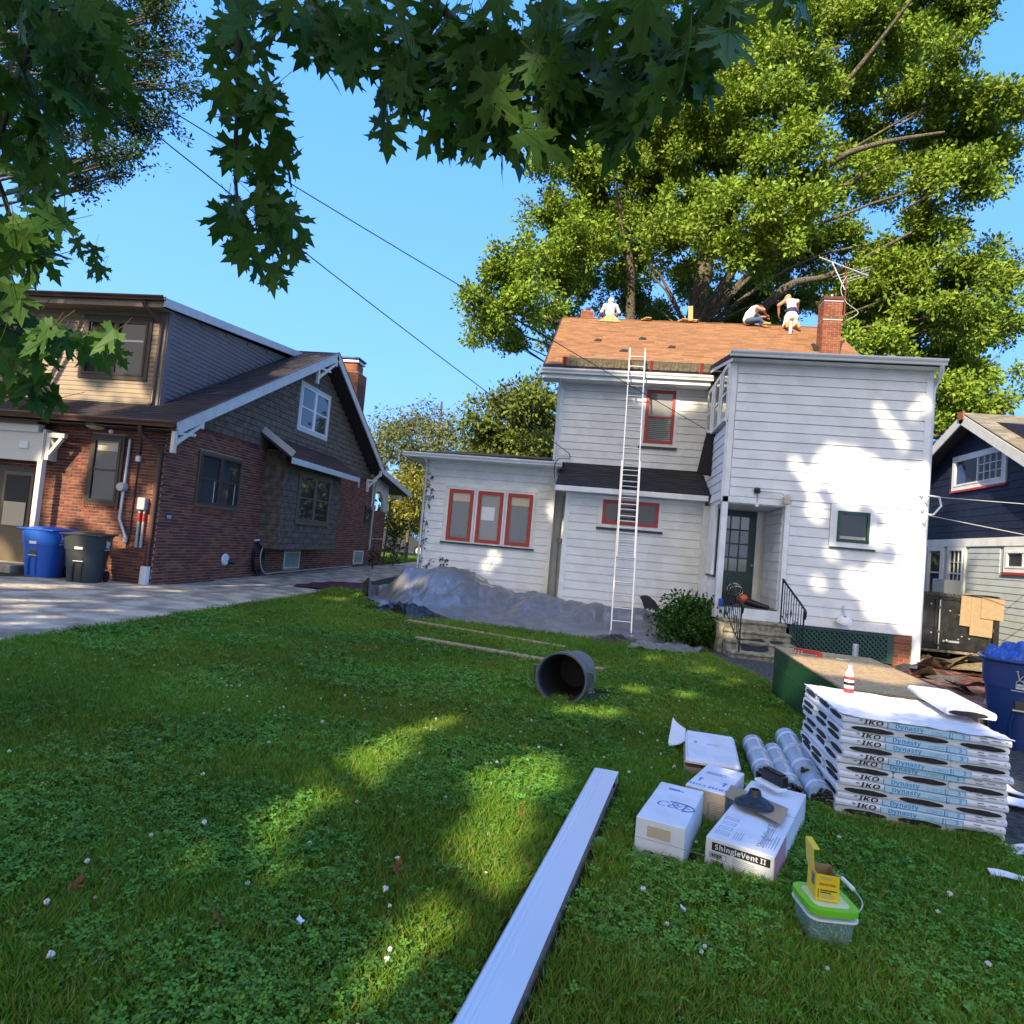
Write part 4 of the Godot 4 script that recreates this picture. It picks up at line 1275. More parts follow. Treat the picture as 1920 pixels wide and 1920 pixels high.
# ---------------------------------------------------------------- blue house on the right
func build_blue_house() -> void:
	var X := 10.0
	var h := thing("blue_house", "navy gabled house over pale grey lap siding beyond the black trailer", "house", Vector3(13, -.3, -19))
	var wb := MB.new()
	wb.slab(Vector3.ZERO, EX, UP, EZ, X, X + 9, -.8, 4.4, -27, -13.0)
	wb.prism([Vector2(-25.2, 4.4), Vector2(-13.0, 4.4), Vector2(-19.06, 6.0)], Vector3(X + .001, 0, 0), EZ, UP, -EX, -9, 0)
	part(h, "wall", wb, M.navy)
	var lo := MB.new(); lo.slab(Vector3.ZERO, EZ, UP, -EX, -27, -13, -.8, 2.72, 0.0, .02)
	lo.v.clear(); lo.n.clear(); lo.c.clear(); lo.t.clear()
	lo.slab(Vector3(X, 0, 0), EZ, UP, -EX, -27, -13, -.8, 2.70, -.02, .004)
	part(h, "lower_wall", lo, M.pale_siding)
	var top := func(a: float, b: float) -> Array:
		return [maxf(-27.0, -19.06 - (6.0 - b) / .43), minf(-13.0, -19.06 + (6.0 - b) / .55)]
	siding(h, Vector3(X, 0, 0), EZ, UP, -EX, -27, -13, 2.78, 5.7, .20, [Rect2(-20.5, 4.1, 2.75, 1.1)], M.navy, "siding_board", .02, top)
	siding(h, Vector3(X, 0, 0), EZ, UP, -EX, -27, -13, -.6, 2.55, .165, [Rect2(-21.7, .9, 2.4, 1.75), Rect2(-17.9, 1.8, 1.9, .75)], M.pale_siding, "siding_board", .026)
	var T: Material = M.white_trim
	plain(h, "belt_board", T, Vector3(X - .025, 2.66, -20), Vector3(.05, .22, 14))
	window(h, Vector3(X, 0, 0), EZ, UP, -EX, Rect2(-20.22, 4.28, 2.3, .76), .12, T, M.white_trim, M.dim_room, {"fw": .05, "cols": 2, "mull": .04, "mx": 3, "my": 2, "grid_from": 1, "sill": M.red_sash})
	window(h, Vector3(X, 0, 0), EZ, UP, -EX, Rect2(-21.40, 1.10, .72, 1.38), .10, T, M.white_trim, M.dark_room, {"hung": true, "fw": .05})
	window(h, Vector3(X, 0, 0), EZ, UP, -EX, Rect2(-20.26, 1.10, .72, 1.38), .10, T, M.white_trim, M.dim_room, {"hung": true, "fw": .05, "mx": 2, "my": 3})
	window(h, Vector3(X, 0, 0), EZ, UP, -EX, Rect2(-17.6, 2.0, 1.3, .42), .10, T, M.white_trim, M.dim_room, {"fw": .05, "cols": 2, "sill": M.red_sash})
	# roof: two slopes with white rakes
	var pk := Vector3(9.5, 6.15, -19.06)
	for q in [[Vector3(0, -.43, -1).normalized(), 7.0], [Vector3(0, -.55, 1).normalized(), 7.0]]:
		var S: Vector3 = q[0]
		var mb := MB.new()
		if S.z < 0: mb.slab(pk, EX, S, EX.cross(S), 0, 10, 0, q[1], -.10, .02)
		else: mb.slab(pk, EX, S, EX.cross(S), 0, 10, 0, q[1], -.02, .10)
		part(h, "roof", mb, M.soffit_dark if S.z < 0 else M.soffit_dark)
		var r := MB.new()
		r.slab(pk, S, S.cross(EX) * (1.0 if S.z < 0 else -1.0) * -1.0, EX, .0, q[1], -.26, -.01, -.02, .02)
		part(h, "rake_board", r, M.grey_cream_trim)
	var tan_ := [Color(.30, .26, .20), Color(.34, .30, .23), Color(.26, .23, .18), Color(.38, .34, .27)]
	var Sf := Vector3(0, .55, -1).normalized()
	shingles(h.get_node("roof_001"), pk - Sf * 7.0 + UP * .03, EX, Sf, 10, 7.0, .14, .33, tan_, null, .010)
	plain(h, "peak_cap", M.brick3, pk + Vector3(-.03, -.06, .02), Vector3(.05, .22, .26))
	var ac := plain(h, "air_conditioner", M.galvanised, Vector3(X - .26, 1.40, -19.82), Vector3(.5, .40, .62), .02)
	for i in 7: plain(ac, "fin", M.aluminium, Vector3(X - .515, 1.40, -20.06 + i * .08), Vector3(.012, .32, .02))
# ---------------------------------------------------------------- trees
func leaf_mat(nm: String, rough := 0.55, through := 0.35) -> StandardMaterial3D:
	var m := StandardMaterial3D.new()
	m.vertex_color_use_as_albedo = true
	m.roughness = rough
	m.metallic_specular = .25
	m.cull_mode = BaseMaterial3D.CULL_DISABLED
	m.backlight_enabled = true
	m.backlight = Color(through, through, through * .6)
	M[nm] = m
	return m

# a spray of small leaves round a twig end
func clump(n: int, radius: float, leaf: float, cols: Array, droop := 0.3, slim := 0.5) -> ArrayMesh:
	var mb := MB.new()
	for i in n:
		var d := Vector3(rng.randfn(), rng.randfn() * .8, rng.randfn()).normalized()
		var p := d * radius * pow(rng.randf(), .5)
		var dir := (d + Vector3(rng.randfn(), rng.randfn(), rng.randfn()) * .6 - UP * droop).normalized()
		var wv := dir.cross(Vector3(rng.randfn(), rng.randfn(), rng.randfn())).normalized()
		var nn := dir.cross(wv)
		var L := leaf * rng.randf_range(.7, 1.25)
		var col: Color = cols[rng.randi() % cols.size()] * rng.randf_range(.8, 1.2)
		var w := L * slim
		var a := p; var b := p + dir * L * .45 + wv * w * .5 + nn * L * .06
		var c := p + dir * L; var e := p + dir * L * .45 - wv * w * .5 + nn * L * .06
		mb.tri(a, b, c, col); mb.tri(a, c, e, col)
	return mb.mesh()

func scatter(parent: Node3D, nm: String, me: Mesh, xf: Array, m: Material, tints := [], kind := "stuff") -> MultiMeshInstance3D:
	var mm := MultiMesh.new()
	mm.transform_format = MultiMesh.TRANSFORM_3D
	mm.use_colors = tints.size() > 0
	mm.mesh = me
	mm.instance_count = xf.size()
	for i in xf.size():
		mm.set_instance_transform(i, xf[i])
		if tints.size(): mm.set_instance_color(i, tints[i])
	var o := MultiMeshInstance3D.new()
	o.name = numbered(parent, nm)
	o.multimesh = mm
	o.material_override = m
	parent.add_child(o)
	if kind: o.set_meta("kind", kind)
	return o

func rnd_basis(s: float) -> Basis:
	return Basis(Vector3(rng.randfn(), rng.randfn(), rng.randfn()).normalized(), rng.randf() * TAU).scaled(Vector3.ONE * s)

# blobs: [centre, radius]; limbs run from the trunk to the blobs
func crown_tree(nm: String, label: String, base: Vector3, trunk: Array, trunk_r: Array, blobs: Array, per_m2: float, leaf: float, cols: Array, cat_ := "tree", group := "", clump_n := 16, slim := .5, limbs := true, bark: Material = null, seed_ := 1) -> Node3D:
	rng.seed = seed_
	var t := thing(nm, label, cat_, base, group)
	var bk: Material = bark if bark else M.bark
	var mb := MB.new()
	mb.tube(trunk, trunk_r, 12)
	part(t, "trunk", mb, bk)
	var tips := []
	var big := blobs.size()
	if limbs:
		for bi in range(0, blobs.size(), 1 if blobs.size() < 40 else 2):
			var q: Array = blobs[bi]
			var c: Vector3 = q[0]
			# leave the trunk a little below the blob, as limbs do
			var best := 0; var bd := 1e9
			for i in trunk.size():
				var dv: Vector3 = c - trunk[i]
				var cost := absf(dv.y - Vector2(dv.x, dv.z).length() * .75) + dv.length() * .15 + (4.0 if dv.y < 0.3 else 0.0)
				if cost < bd: bd = cost; best = i
			var s: Vector3 = trunk[best]
			var L := (c - s).length()
			var mid := s.lerp(c, .45) + Vector3(rng.randfn() * .06, .10 + rng.randfn() * .05, rng.randfn() * .06) * L
			var rr: float = clampf(L * .008 + q[1] * .02, .025, trunk_r[best] * .5)
			var lb := MB.new()
			lb.tube(smooth_curve([s, mid, c], 7), [rr, rr * .9, rr * .8, rr * .68, rr * .56, rr * .45, rr * .33, rr * .2], 6, Color.WHITE, false)
			for k in 4:
				var d = Vector3(rng.randfn(), rng.randfn() * .7, rng.randfn()).normalized() * q[1] * .8
				lb.tube([s.lerp(c, .8), c.lerp(c + d, .4) , c + d], [rr * .3, rr * .2, rr * .1], 4, Color.WHITE, false)
			part(t, "branch", lb, bk)
	var meshes := []
	for i in 4: meshes.append(clump(clump_n, leaf * 2.2, leaf, cols, .3, slim))
	var xf := [[], [], [], []]; var tn := [[], [], [], []]
	for q in blobs:
		var r: float = q[1]
		var tone := rng.randf_range(.85, 1.15)
		# each bough is a handful of tufts; between them the light comes through
		var tufts := []
		for k in int(10 + r * 12):
			var d := Vector3(rng.randfn(), rng.randfn() * .8, rng.randfn()).normalized()
			tufts.append([q[0] + d * r * rng.randf_range(.2, 1.5) * Vector3(1.15, .8, 1.15), r * rng.randf_range(.16, .32)])
		var total := int(per_m2 * r * r * 4.0)
		for k in total:
			var tf: Array = tufts[rng.randi() % tufts.size()]
			var d := Vector3(rng.randfn(), rng.randfn(), rng.randfn()).normalized()
			var p: Vector3 = tf[0] + d * tf[1] * pow(rng.randf(), .5) * Vector3(1.3, .6, 1.3)
			var w := rng.randi() % 4
			xf[w].append(Transform3D(rnd_basis(rng.randf_range(.75, 1.25)), p - base))
			var f := tone * rng.randf_range(.85, 1.15)
			tn[w].append(Color(f * rng.randf_range(.92, 1.1), f, f * rng.randf_range(.85, 1.05)))
	for i in 4: scatter(t, "crown", meshes[i], xf[i], M.leaves, tn[i])
	return t

func px_blobs(list: Array, depth: float, jitter: float) -> Array:
	var out := []
	for q in list:
		var d: float = depth + (rng.randf() - .5) * 2.0 * jitter + (q[3] if q.size() > 3 else 0.0)
		out.append([at_depth(q[0], q[1], d), q[2] / FOCAL * d])
	return out

func build_trees() -> void:
	leaf_mat("leaves", .5, .65)
	leaf_mat("maple_leaf", .45, .8)
	rng.seed = 77
	var oakc := [Color(.19, .295, .035), Color(.22, .33, .04), Color(.155, .25, .032), Color(.25, .335, .05), Color(.13, .21, .03)]
	# the great tree behind the white house
	var low := [[905, 565, 34], [940, 520, 48], [925, 610, 38], [985, 560, 46], [965, 640, 24], [1010, 505, 52], [1045, 600, 40, 3], [1060, 450, 58], [1040, 400, 36], [1110, 390, 58], [1085, 315, 52], [1020, 300, 26], [1150, 480, 62], [1180, 400, 66], [1165, 300, 60], [1250, 330, 70], [1262, 440, 66, -2], [1250, 240, 66], [1330, 380, 72, -2], [1340, 280, 70], [1340, 180, 58], [1200, 200, 60, 2]]
	var high := [[1410, 200, 76], [1400, 110, 66], [1390, 30, 60], [1480, 130, 66], [1470, 40, 60], [1560, 50, 62], [1640, 30, 60], [1720, 25, 60], [1790, 35, 48], [1838, 30, 24], [1560, 170, 52], [1640, 115, 48], [1700, 100, 44], [1770, 100, 36], [1620, 225, 54], [1700, 190, 48], [1780, 175, 42], [1850, 180, 42], [1895, 205, 34], [1740, 260, 58], [1820, 250, 52], [1880, 285, 38], [1650, 310, 54], [1730, 340, 52], [1800, 330, 44], [1842, 355, 28], [1440, 300, 58], [1490, 250, 42], [1525, 365, 52], [1450, 400, 68, -2], [1390, 470, 56, -2], [1480, 480, 56], [1560, 450, 46], [1590, 335, 38], [1450, -60, 90], [1580, -70, 90], [1700, -80, 90], [1330, 90, 60, 3], [1300, -40, 80, 3]]
	var right := [[1690, 470, 54], [1760, 440, 50], [1720, 530, 56], [1790, 510, 48], [1850, 490, 36], [1890, 525, 32], [1650, 550, 52], [1570, 565, 44, 2], [1700, 610, 58], [1780, 590, 54], [1850, 600, 42], [1890, 610, 30], [1645, 640, 50], [1720, 690, 56], [1790, 670, 52], [1845, 695, 42], [1800, 745, 44], [1850, 760, 34], [1765, 760, 40], [1690, 560, 60, 4], [1620, 500, 40, 3], [1770, 790, 36], [1100, 530, 46, 5], [1180, 560, 40, 5], [1290, 520, 46, 6], [1430, 545, 44, 5], [1500, 565, 36, 4], [1370, 560, 36, 6], [1240, 590, 36, 7], [1380, 600, 30, 7]]
	var blobs := []
	blobs.append_array(px_blobs(low, 27.5, 2.5)); blobs.append_array(px_blobs(high, 27.0, 3.0)); blobs.append_array(px_blobs(right, 26.5, 2.5))
	var b0 := Vector3(3.0, gy(3, -28), -28.3)
	var trunk := [b0, Vector3(3.0, 6, -28.3), Vector3(3.1, 11, -28.2), Vector3(3.6, 15, -28.0), Vector3(4.4, 19, -27.7), Vector3(5.2, 23, -27.5), Vector3(5.8, 27, -27.3)]
	var oak := crown_tree("great_oak", "great spreading tree with yellow green crown behind the white house", b0, trunk, [.50, .44, .40, .30, .22, .15, .07], blobs, 62.0, .17, oakc, "tree", "", 15, .55, true, null, 12)
	# two more stems and the heavy low limbs seen over the ridge
	for q in [[[Vector3(3, 5, -28.4), Vector3(1.5, 8, -28), Vector3(.6, 11, -27.6), Vector3(.3, 14, -27.2), Vector3(-.6, 17, -27)], [.34, .30, .24, .18, .08]], [[Vector3(3.3, 7, -28.2), Vector3(4.6, 10.4, -27.2), Vector3(6.4, 12.6, -26.6), Vector3(8.4, 13.6, -26.2), Vector3(11, 15, -26)], [.26, .22, .17, .12, .05]], [[Vector3(3.2, 11, -28.2), Vector3(5.4, 15.4, -27), Vector3(7.6, 17.6, -25.8), Vector3(9.2, 18.2, -25.4), Vector3(11.8, 18.8, -25)], [.22, .19, .15, .10, .05]], [[Vector3(3.8, 15, -28), Vector3(5.8, 18.8, -26.4), Vector3(8.2, 21.2, -25.6), Vector3(10, 23.4, -25)], [.2, .15, .11, .05]], [[Vector3(2.8, 8, -28.3), Vector3(-1.4, 10.8, -27.6), Vector3(-3.6, 11.5, -27), Vector3(-5, 11.2, -26.6)], [.18, .13, .10, .05]]]:
		var mb := MB.new()
		mb.tube(smooth_curve(q[0].map(func(v): return v - Vector3(0, 0, .5 + .6 * sin(v.x * 1.7))), 16), range(17).map(func(i): return lerpf(q[1][int(i / 16.0 * (q[1].size() - 1))], q[1][mini(int(i / 16.0 * (q[1].size() - 1)) + 1, q[1].size() - 1)], fposmod(i / 16.0 * (q[1].size() - 1), 1.0))), 10)
		part(oak, "limb", mb, M.bark)
	# trees beyond, between the two houses
	var midc := [Color(.13, .17, .035), Color(.16, .20, .045), Color(.11, .15, .04)]
	var palec := [Color(.15, .18, .07), Color(.18, .20, .09), Color(.13, .16, .06)]
	rng.seed = 5
	var tb := px_blobs([[900, 800, 34], [945, 770, 40], [985, 755, 36], [1020, 740, 34], [1035, 790, 40], [960, 820, 44], [915, 845, 40], [1000, 835, 44], [1040, 850, 40], [960, 870, 40]], 37.0, 1.5)
	var fb := Vector3(tb[5][0].x, gy(0, -38), tb[5][0].z)
	crown_tree("street_tree", "bright green bushy tree right behind the sunroom roof", fb, [fb, fb + UP * 3.0, fb + UP * 6.0, fb + UP * 8.5], [.28, .24, .18, .06], tb, 22.0, .26, midc, "tree", "trees along the street", 12, .6, true, null, 21)
	var tc := px_blobs([[725, 810, 26], [760, 800, 34], [800, 790, 34], [840, 800, 32], [865, 825, 30], [770, 840, 36], [820, 840, 36], [735, 850, 26], [870, 860, 30], [705, 830, 22], [790, 875, 36], [850, 880, 34]], 52.0, 2.5)
	var fc := Vector3(tc[6][0].x, gy(0, -52), tc[6][0].z)
	crown_tree("street_tree", "pale feathery tree farther off above the left end of the sunroom", fc, [fc, fc + UP * 4.0, fc + UP * 8.0, fc + UP * 12.0], [.35, .3, .2, .08], tc, 13.0, .30, palec, "tree", "trees along the street", 10, .4, true, null, 22)
	var td := px_blobs([[745, 900, 26], [775, 915, 28], [790, 890, 24], [770, 950, 28], [790, 960, 22], [750, 940, 22], [775, 985, 24], [745, 985, 18]], 34.0, 1.0)
	var fd := Vector3(td[3][0].x, gy(-11, -34), td[3][0].z)
	crown_tree("yellow_shrub", "tall yellow green shrub between the brick house and the sunroom", fd, [fd, fd + UP * 1.5, fd + UP * 3.0], [.10, .08, .04], td, 22.0, .20, [Color(.20, .20, .035), Color(.16, .18, .035), Color(.24, .21, .05)], "shrub", "", 10, .5, true, null, 23)
	var te := px_blobs([[742, 1000, 16], [752, 985, 14], [735, 1025, 14], [745, 1040, 12]], 29.0, .3)
	var fe := Vector3(te[0][0].x, gy(-10, -29), te[0][0].z)
	crown_tree("corner_shrub", "dark leafy shrub at the far corner of the brick house", fe, [fe, fe + UP * .5, fe + UP * 1.0], [.05, .04, .02], te, 60.0, .12, [Color(.03, .07, .02), Color(.04, .09, .02)], "shrub", "", 10, .6, true, null, 24)
	var tg := px_blobs([[700, 1050, 9], [696, 1035, 7]], 25.5, .1)
	var fg := Vector3(tg[0][0].x, gy(-9, -25), tg[0][0].z)
	crown_tree("low_shrub", "small dark shrub against the brick wall below the downspout", fg, [fg, fg + UP * .2, fg + UP * .4], [.03, .02, .01], tg, 90.0, .09, [Color(.03, .06, .02), Color(.025, .05, .02)], "shrub", "", 10, .6, true, null, 25)
	# a wooded backdrop that closes the street
	rng.seed = 31
	var far := []
	for i in 60: far.append([Vector3(-70 + i * 2.4 + rng.randfn() * .6, 3.0 + absf(rng.randfn()) * 2.2, -72 + rng.randfn() * 4.0), 3.2])
	var ff := Vector3(0, 0, -72)
	var fw := thing("far_woods", "hazy row of green trees closing off the far side of the street", "woods", ff)
	fw.set_meta("kind", "stuff")
	var fme := clump(14, 1.0, .6, palec, .3, .6)
	var fx := []
	for q in far:
		for k in 130:
			var d := Vector3(rng.randfn(), rng.randfn(), rng.randfn()).normalized()
			fx.append(Transform3D(rnd_basis(1.0), q[0] + d * q[1] * pow(rng.randf(), .4) - ff))
	scatter(fw, "foliage", fme, fx, M.leaves)
	# fine-leaved tree on the left, over the brick house
	rng.seed = 9
	var tl := px_blobs([[215, 40, 70], [290, 30, 50], [320, 80, 42], [335, 110, 26], [250, 120, 70], [310, 160, 40], [290, 215, 40], [240, 230, 55], [180, 170, 70], [200, 290, 45], [255, 285, 32], [150, 320, 40], [225, 325, 24], [120, 240, 70], [170, 350, 18], [60, 120, 80], [40, 240, 70], [110, 40, 80], [280, -40, 60], [180, -60, 90], [60, -40, 90]], 15.5, 1.2)
	var fl := Vector3(-16.5, gy(-12, -8), -8.5)
	crown_tree("elm_tree", "fine leaved tree rising beyond the maple boughs at upper left", fl, [fl, fl + Vector3(.4, 4, -.3), fl + Vector3(1.4, 8, -.8), fl + Vector3(2.6, 12, -1.2)], [.3, .26, .2, .06], tl, 42.0, .10, [Color(.045, .085, .022), Color(.06, .11, .028), Color(.035, .07, .02)], "tree", "", 18, .45, true, null, 26)
	# small bush by the steps
	rng.seed = 15
	var bb := []
	for q in [[1.95, .15, -14.9, .42], [2.25, .1, -14.5, .38], [1.85, .0, -14.6, .40], [2.3, .35, -14.9, .32], [2.05, .5, -15.0, .26], [1.7, .2, -15.1, .34], [2.4, .1, -14.2, .25]]: bb.append([Vector3(q[0], q[1], q[2]), q[3]])
	crown_tree("bush", "dense green bush growing beside the porch steps", G(2.05, -14.7), [G(2.05, -14.7), G(2.05, -14.7) + UP * .4, G(2.1, -14.75) + UP * .9], [.03, .02, .008], bb, 190.0, .085, [Color(.035, .10, .018), Color(.05, .13, .022), Color(.025, .075, .015), Color(.07, .14, .025)], "bush", "", 9, .6, true, M.twig, 27)
	build_maple()
	build_vines()

func build_vines() -> void:
	rng.seed = 91
	var v := thing("climbing_vine", "thin ivy strands climbing the left corner of the sunroom", "vine", G(-4.8, -17.1))
	var me := clump(4, .05, .075, [Color(.03, .07, .02), Color(.05, .10, .025)], .3, .7)
	for s in [[-4.78, .2, 1.9], [-4.72, 2.3, 3.1], [-4.2, .3, .95], [-4.6, .2, .8]]:
		var pts := []; var xf := []
		for i in 8:
			var p := Vector3(s[0] + .05 * rng.randfn() * .5, lerpf(s[1], s[2], i / 7.0), -17.145)
			pts.append(p)
			for k in 2: xf.append(Transform3D(rnd_basis(1.0), p + Vector3(rng.randfn() * .04, rng.randfn() * .05, .02) - G(-4.8, -17.1)))
		rod(v, "stem", M.twig, pts, .006, 4)
		scatter(v, "foliage", me, xf, M.leaves)

# ---------------------------------------------------------------- the silver maple that overhangs the camera
func maple_outline(bite: float) -> Array:
	var half := [Vector2(0, 0), Vector2(.10, .05), Vector2(.22, -.02), Vector2(.34, -.10), Vector2(.36, .02), Vector2(.47, .03), Vector2(.40, .12), Vector2(.48, .20), Vector2(.34, .20), Vector2(.24, .24 - bite * .04), Vector2(.16, .30 - bite * .05), Vector2(.30, .42), Vector2(.44, .46), Vector2(.44, .54), Vector2(.60, .62), Vector2(.46, .63), Vector2(.46, .74), Vector2(.34, .62), Vector2(.26, .62), Vector2(.12, .50 - bite * .04), Vector2(.10, .62), Vector2(.22, .72), Vector2(.17, .80), Vector2(.22, .92), Vector2(.11, .88), Vector2(.06, 1.0)]
	var out := []
	for p in half: out.append(p)
	out.append(Vector2(0, 1.16))
	for i in range(half.size() - 1, 0, -1): out.append(Vector2(-half[i].x, half[i].y * (1.0 if i % 3 else .98)))
	return out

func maple_leaf(col: Color, bite: float, curl: float, fold: float) -> ArrayMesh:
	var mb := MB.new()
	var o := maple_outline(bite)
	var pv := PackedVector2Array()
	for q in o: pv.push_back(q)
	if Geometry2D.is_polygon_clockwise(pv): pv.reverse()
	var idx := Geometry2D.triangulate_polygon(pv)
	var lift := func(q: Vector2) -> Vector3: return Vector3(q.x, q.y, -fold * absf(q.x) + curl * (q.y - .3) * (q.y - .3) + curl * .8 * q.x * q.x)
	var ups := []
	for i in range(0, idx.size(), 3):
		var a: Vector3 = lift.call(pv[idx[i]]); var b: Vector3 = lift.call(pv[idx[i + 1]]); var c: Vector3 = lift.call(pv[idx[i + 2]])
		mb.tri(a, b, c, col * (1.0 + .12 * sin(i * 2.3)))
	for e in [Vector2(0, 1.1), Vector2(.50, .62), Vector2(-.50, .62), Vector2(.42, .10), Vector2(-.42, .10)]:
		var a: Vector3 = lift.call(Vector2(0, .02)); var b: Vector3 = lift.call(e * .5); var c: Vector3 = lift.call(e * .9)
		mb.tube([a + Vector3(0, 0, .003), b + Vector3(0, 0, .004), c + Vector3(0, 0, .002)], [.008, .006, .002], 3, col * 1.5, false)
	mb.tube([Vector3(0, 0, 0), Vector3(.01, -.28, .05), Vector3(.03, -.6, .02)], [.011, .009, .009], 4, Color(.16, .14, .03), false)
	return mb.mesh()

func build_maple() -> void:
	rng.seed = 404
	var base := G(-3.5, 6.5)
	var t := thing("maple_tree", "silver maple whose dark leafy boughs hang into the top of the view", "tree", base)
	var tr := MB.new()
	tr.tube([base, base + UP * 3, Vector3(-3.6, 7, 6.6), Vector3(-4.2, 14, 7.2), Vector3(-5, 21, 8)], [.42, .36, .3, .2, .06], 12)
	part(t, "trunk", tr, M.bark)
	var greens := [Color(.05, .12, .024), Color(.06, .14, .027), Color(.045, .105, .026), Color(.075, .155, .03)]
	var meshes := []
	for i in 6: meshes.append(maple_leaf(greens[i % 4], rng.randf_range(.3, 1.0), rng.randf_range(-.25, .25), rng.randf_range(-.15, .3)))
	# boughs: way points (pixel of the photograph's view, distance), thickness at the start
	var boughs := [
		[[[430, -120, 1.95], [448, 60, 1.95], [446, 200, 1.95], [440, 300, 1.95], [450, 400, 1.96], [485, 480, 1.98]], .010, 46, .125, 44],
		[[[640, -160, 2.0], [820, 10, 1.75], [905, 75, 1.65], [1000, 110, 1.55], [1120, 135, 1.45]], .016, 0, .13, 60],
		[[[1120, 135, 1.45], [1200, 180, 1.4], [1270, 160, 1.35]], .008, 0, .13, 60],
		[[[90, -100, 1.7], [70, 30, 1.72], [40, 140, 1.75], [5, 240, 1.8], [-20, 330, 1.85]], .012, 0, .12, 60],
		[[[70, 40, 1.72], [130, 120, 1.8], [190, 190, 1.9], [250, 250, 2.0]], .006, 0, .12, 60],
		[[[-20, 300, 1.8], [20, 420, 1.9], [0, 560, 1.9], [40, 640, 1.95]], .008, 0, .12, 60],
		[[[820, 10, 1.75], [760, 60, 1.8], [640, 50, 1.9], [580, 30, 1.95]], .007, 0, .12, 60],
		[[[905, 75, 1.65], [925, 180, 1.62], [905, 260, 1.62]], .005, 0, .12, 60],
		[[[1000, 110, 1.55], [1010, 200, 1.5], [1000, 250, 1.5]], .005, 0, .12, 60],
		[[[0, 610, 1.9], [90, 640, 1.95], [180, 650, 2.0]], .004, 0, .12, 60]]
	for b in boughs:
		var pts := []
		for q in b[0]: pts.append(at_depth(q[0], q[1], q[2]))
		var cv := smooth_curve(pts, 14)
		var rad := []
		for i in 15: rad.append(lerpf(b[1], b[1] * .3, i / 14.0))
		var mb := MB.new(); mb.tube(cv, rad, 7)
		part(t, "bough", mb, M.twig)
	# leaves hang in these patches: pixel, half-width, half-height, distance, how many
	var patches := [
		[450, 20, 40, 40, 1.95, 10], [420, 90, 24, 20, 1.95, 2], [470, 110, 30, 40, 1.95, 7], [450, 145, 30, 20, 1.95, 4], [480, 175, 40, 30, 1.95, 7], [420, 215, 25, 20, 1.95, 3], [490, 240, 40, 30, 1.95, 7], [520, 260, 24, 30, 1.95, 4], [450, 300, 30, 30, 1.95, 6], [510, 330, 40, 30, 1.95, 7], [425, 405, 24, 30, 1.95, 4], [480, 390, 50, 30, 1.95, 10], [520, 420, 36, 30, 1.95, 7], [460, 470, 36, 24, 1.95, 6], [530, 480, 36, 24, 1.98, 6], [500, 510, 30, 20, 1.98, 4],
		[560, 30, 60, 30, 2.0, 12], [640, 50, 60, 40, 1.9, 16], [620, 110, 40, 30, 1.9, 6], [540, 70, 40, 30, 2.0, 5], [690, 120, 50, 40, 1.8, 9], [720, 60, 60, 40, 1.8, 12], [790, 60, 60, 50, 1.75, 16], [760, 160, 40, 30, 1.7, 7], [740, 215, 26, 40, 1.7, 4], [800, 150, 50, 40, 1.65, 12], [860, 90, 60, 50, 1.65, 16], [830, 220, 40, 30, 1.65, 7], [880, 190, 50, 40, 1.6, 13], [870, 265, 30, 24, 1.6, 5], [920, 130, 60, 50, 1.6, 15], [940, 220, 50, 40, 1.55, 11], [950, 290, 26, 26, 1.55, 3], [990, 60, 60, 50, 1.55, 15], [1010, 160, 60, 50, 1.5, 14], [1040, 240, 40, 26, 1.45, 5], [1080, 60, 60, 50, 1.45, 13], [1090, 160, 60, 50, 1.4, 12], [1160, 70, 60, 60, 1.35, 12], [1160, 200, 50, 40, 1.35, 8], [1180, 260, 24, 30, 1.35, 3], [1240, 60, 60, 60, 1.3, 12], [1250, 150, 60, 40, 1.3, 9], [1310, 60, 50, 60, 1.28, 10], [1320, 130, 40, 30, 1.28, 5], [1360, 60, 24, 40, 1.28, 4], [1500, -5, 40, 10, 1.4, 4], [1080, 210, 40, 26, 1.42, 6],
		[40, 30, 60, 40, 1.7, 14], [120, 40, 70, 50, 1.75, 16], [190, 70, 60, 50, 1.85, 10], [90, 120, 60, 50, 1.75, 12], [160, 140, 60, 50, 1.85, 10], [30, 180, 50, 40, 1.75, 8], [100, 210, 60, 40, 1.8, 9], [210, 200, 50, 40, 1.95, 6], [60, 260, 50, 40, 1.85, 7], [20, 300, 40, 40, 1.85, 5], [50, 330, 30, 30, 1.9, 3], [110, 330, 30, 30, 1.9, 3], [100, 400, 40, 30, 1.9, 4], [60, 390, 30, 20, 1.9, 2], [10, 420, 24, 40, 1.9, 5], [30, 470, 50, 40, 1.9, 9], [80, 470, 40, 24, 1.9, 4], [20, 530, 40, 40, 1.9, 8], [10, 590, 30, 40, 1.95, 6], [30, 640, 50, 40, 1.95, 8], [90, 640, 30, 24, 1.95, 3], [140, 640, 30, 20, 2.0, 4], [190, 650, 30, 16, 2.0, 4], [40, 700, 40, 30, 1.95, 5], [70, 730, 24, 24, 1.95, 3], [150, 470, 34, 10, 2.2, 2], [190, 500, 24, 10, 2.2, 2]]
	var leaves := []
	var bias := []
	for q in patches:
		for i in int(ceil(q[5] * (.62 if q[0] > 400 and q[0] < 560 else .85))):
			var d: float = q[4] * rng.randf_range(.95, 1.10)
			leaves.append([at_depth(q[0] + rng.randf_range(-1, 1) * q[2], q[1] + rng.randf_range(-1, 1) * q[3], d), rng.randf_range(.085, .13) * (1.0 if q[4] < 2.1 else .6)])
	leaves.shuffle()
	var near := leaves.slice(0, 300)
	var xf := [[], [], [], [], [], []]
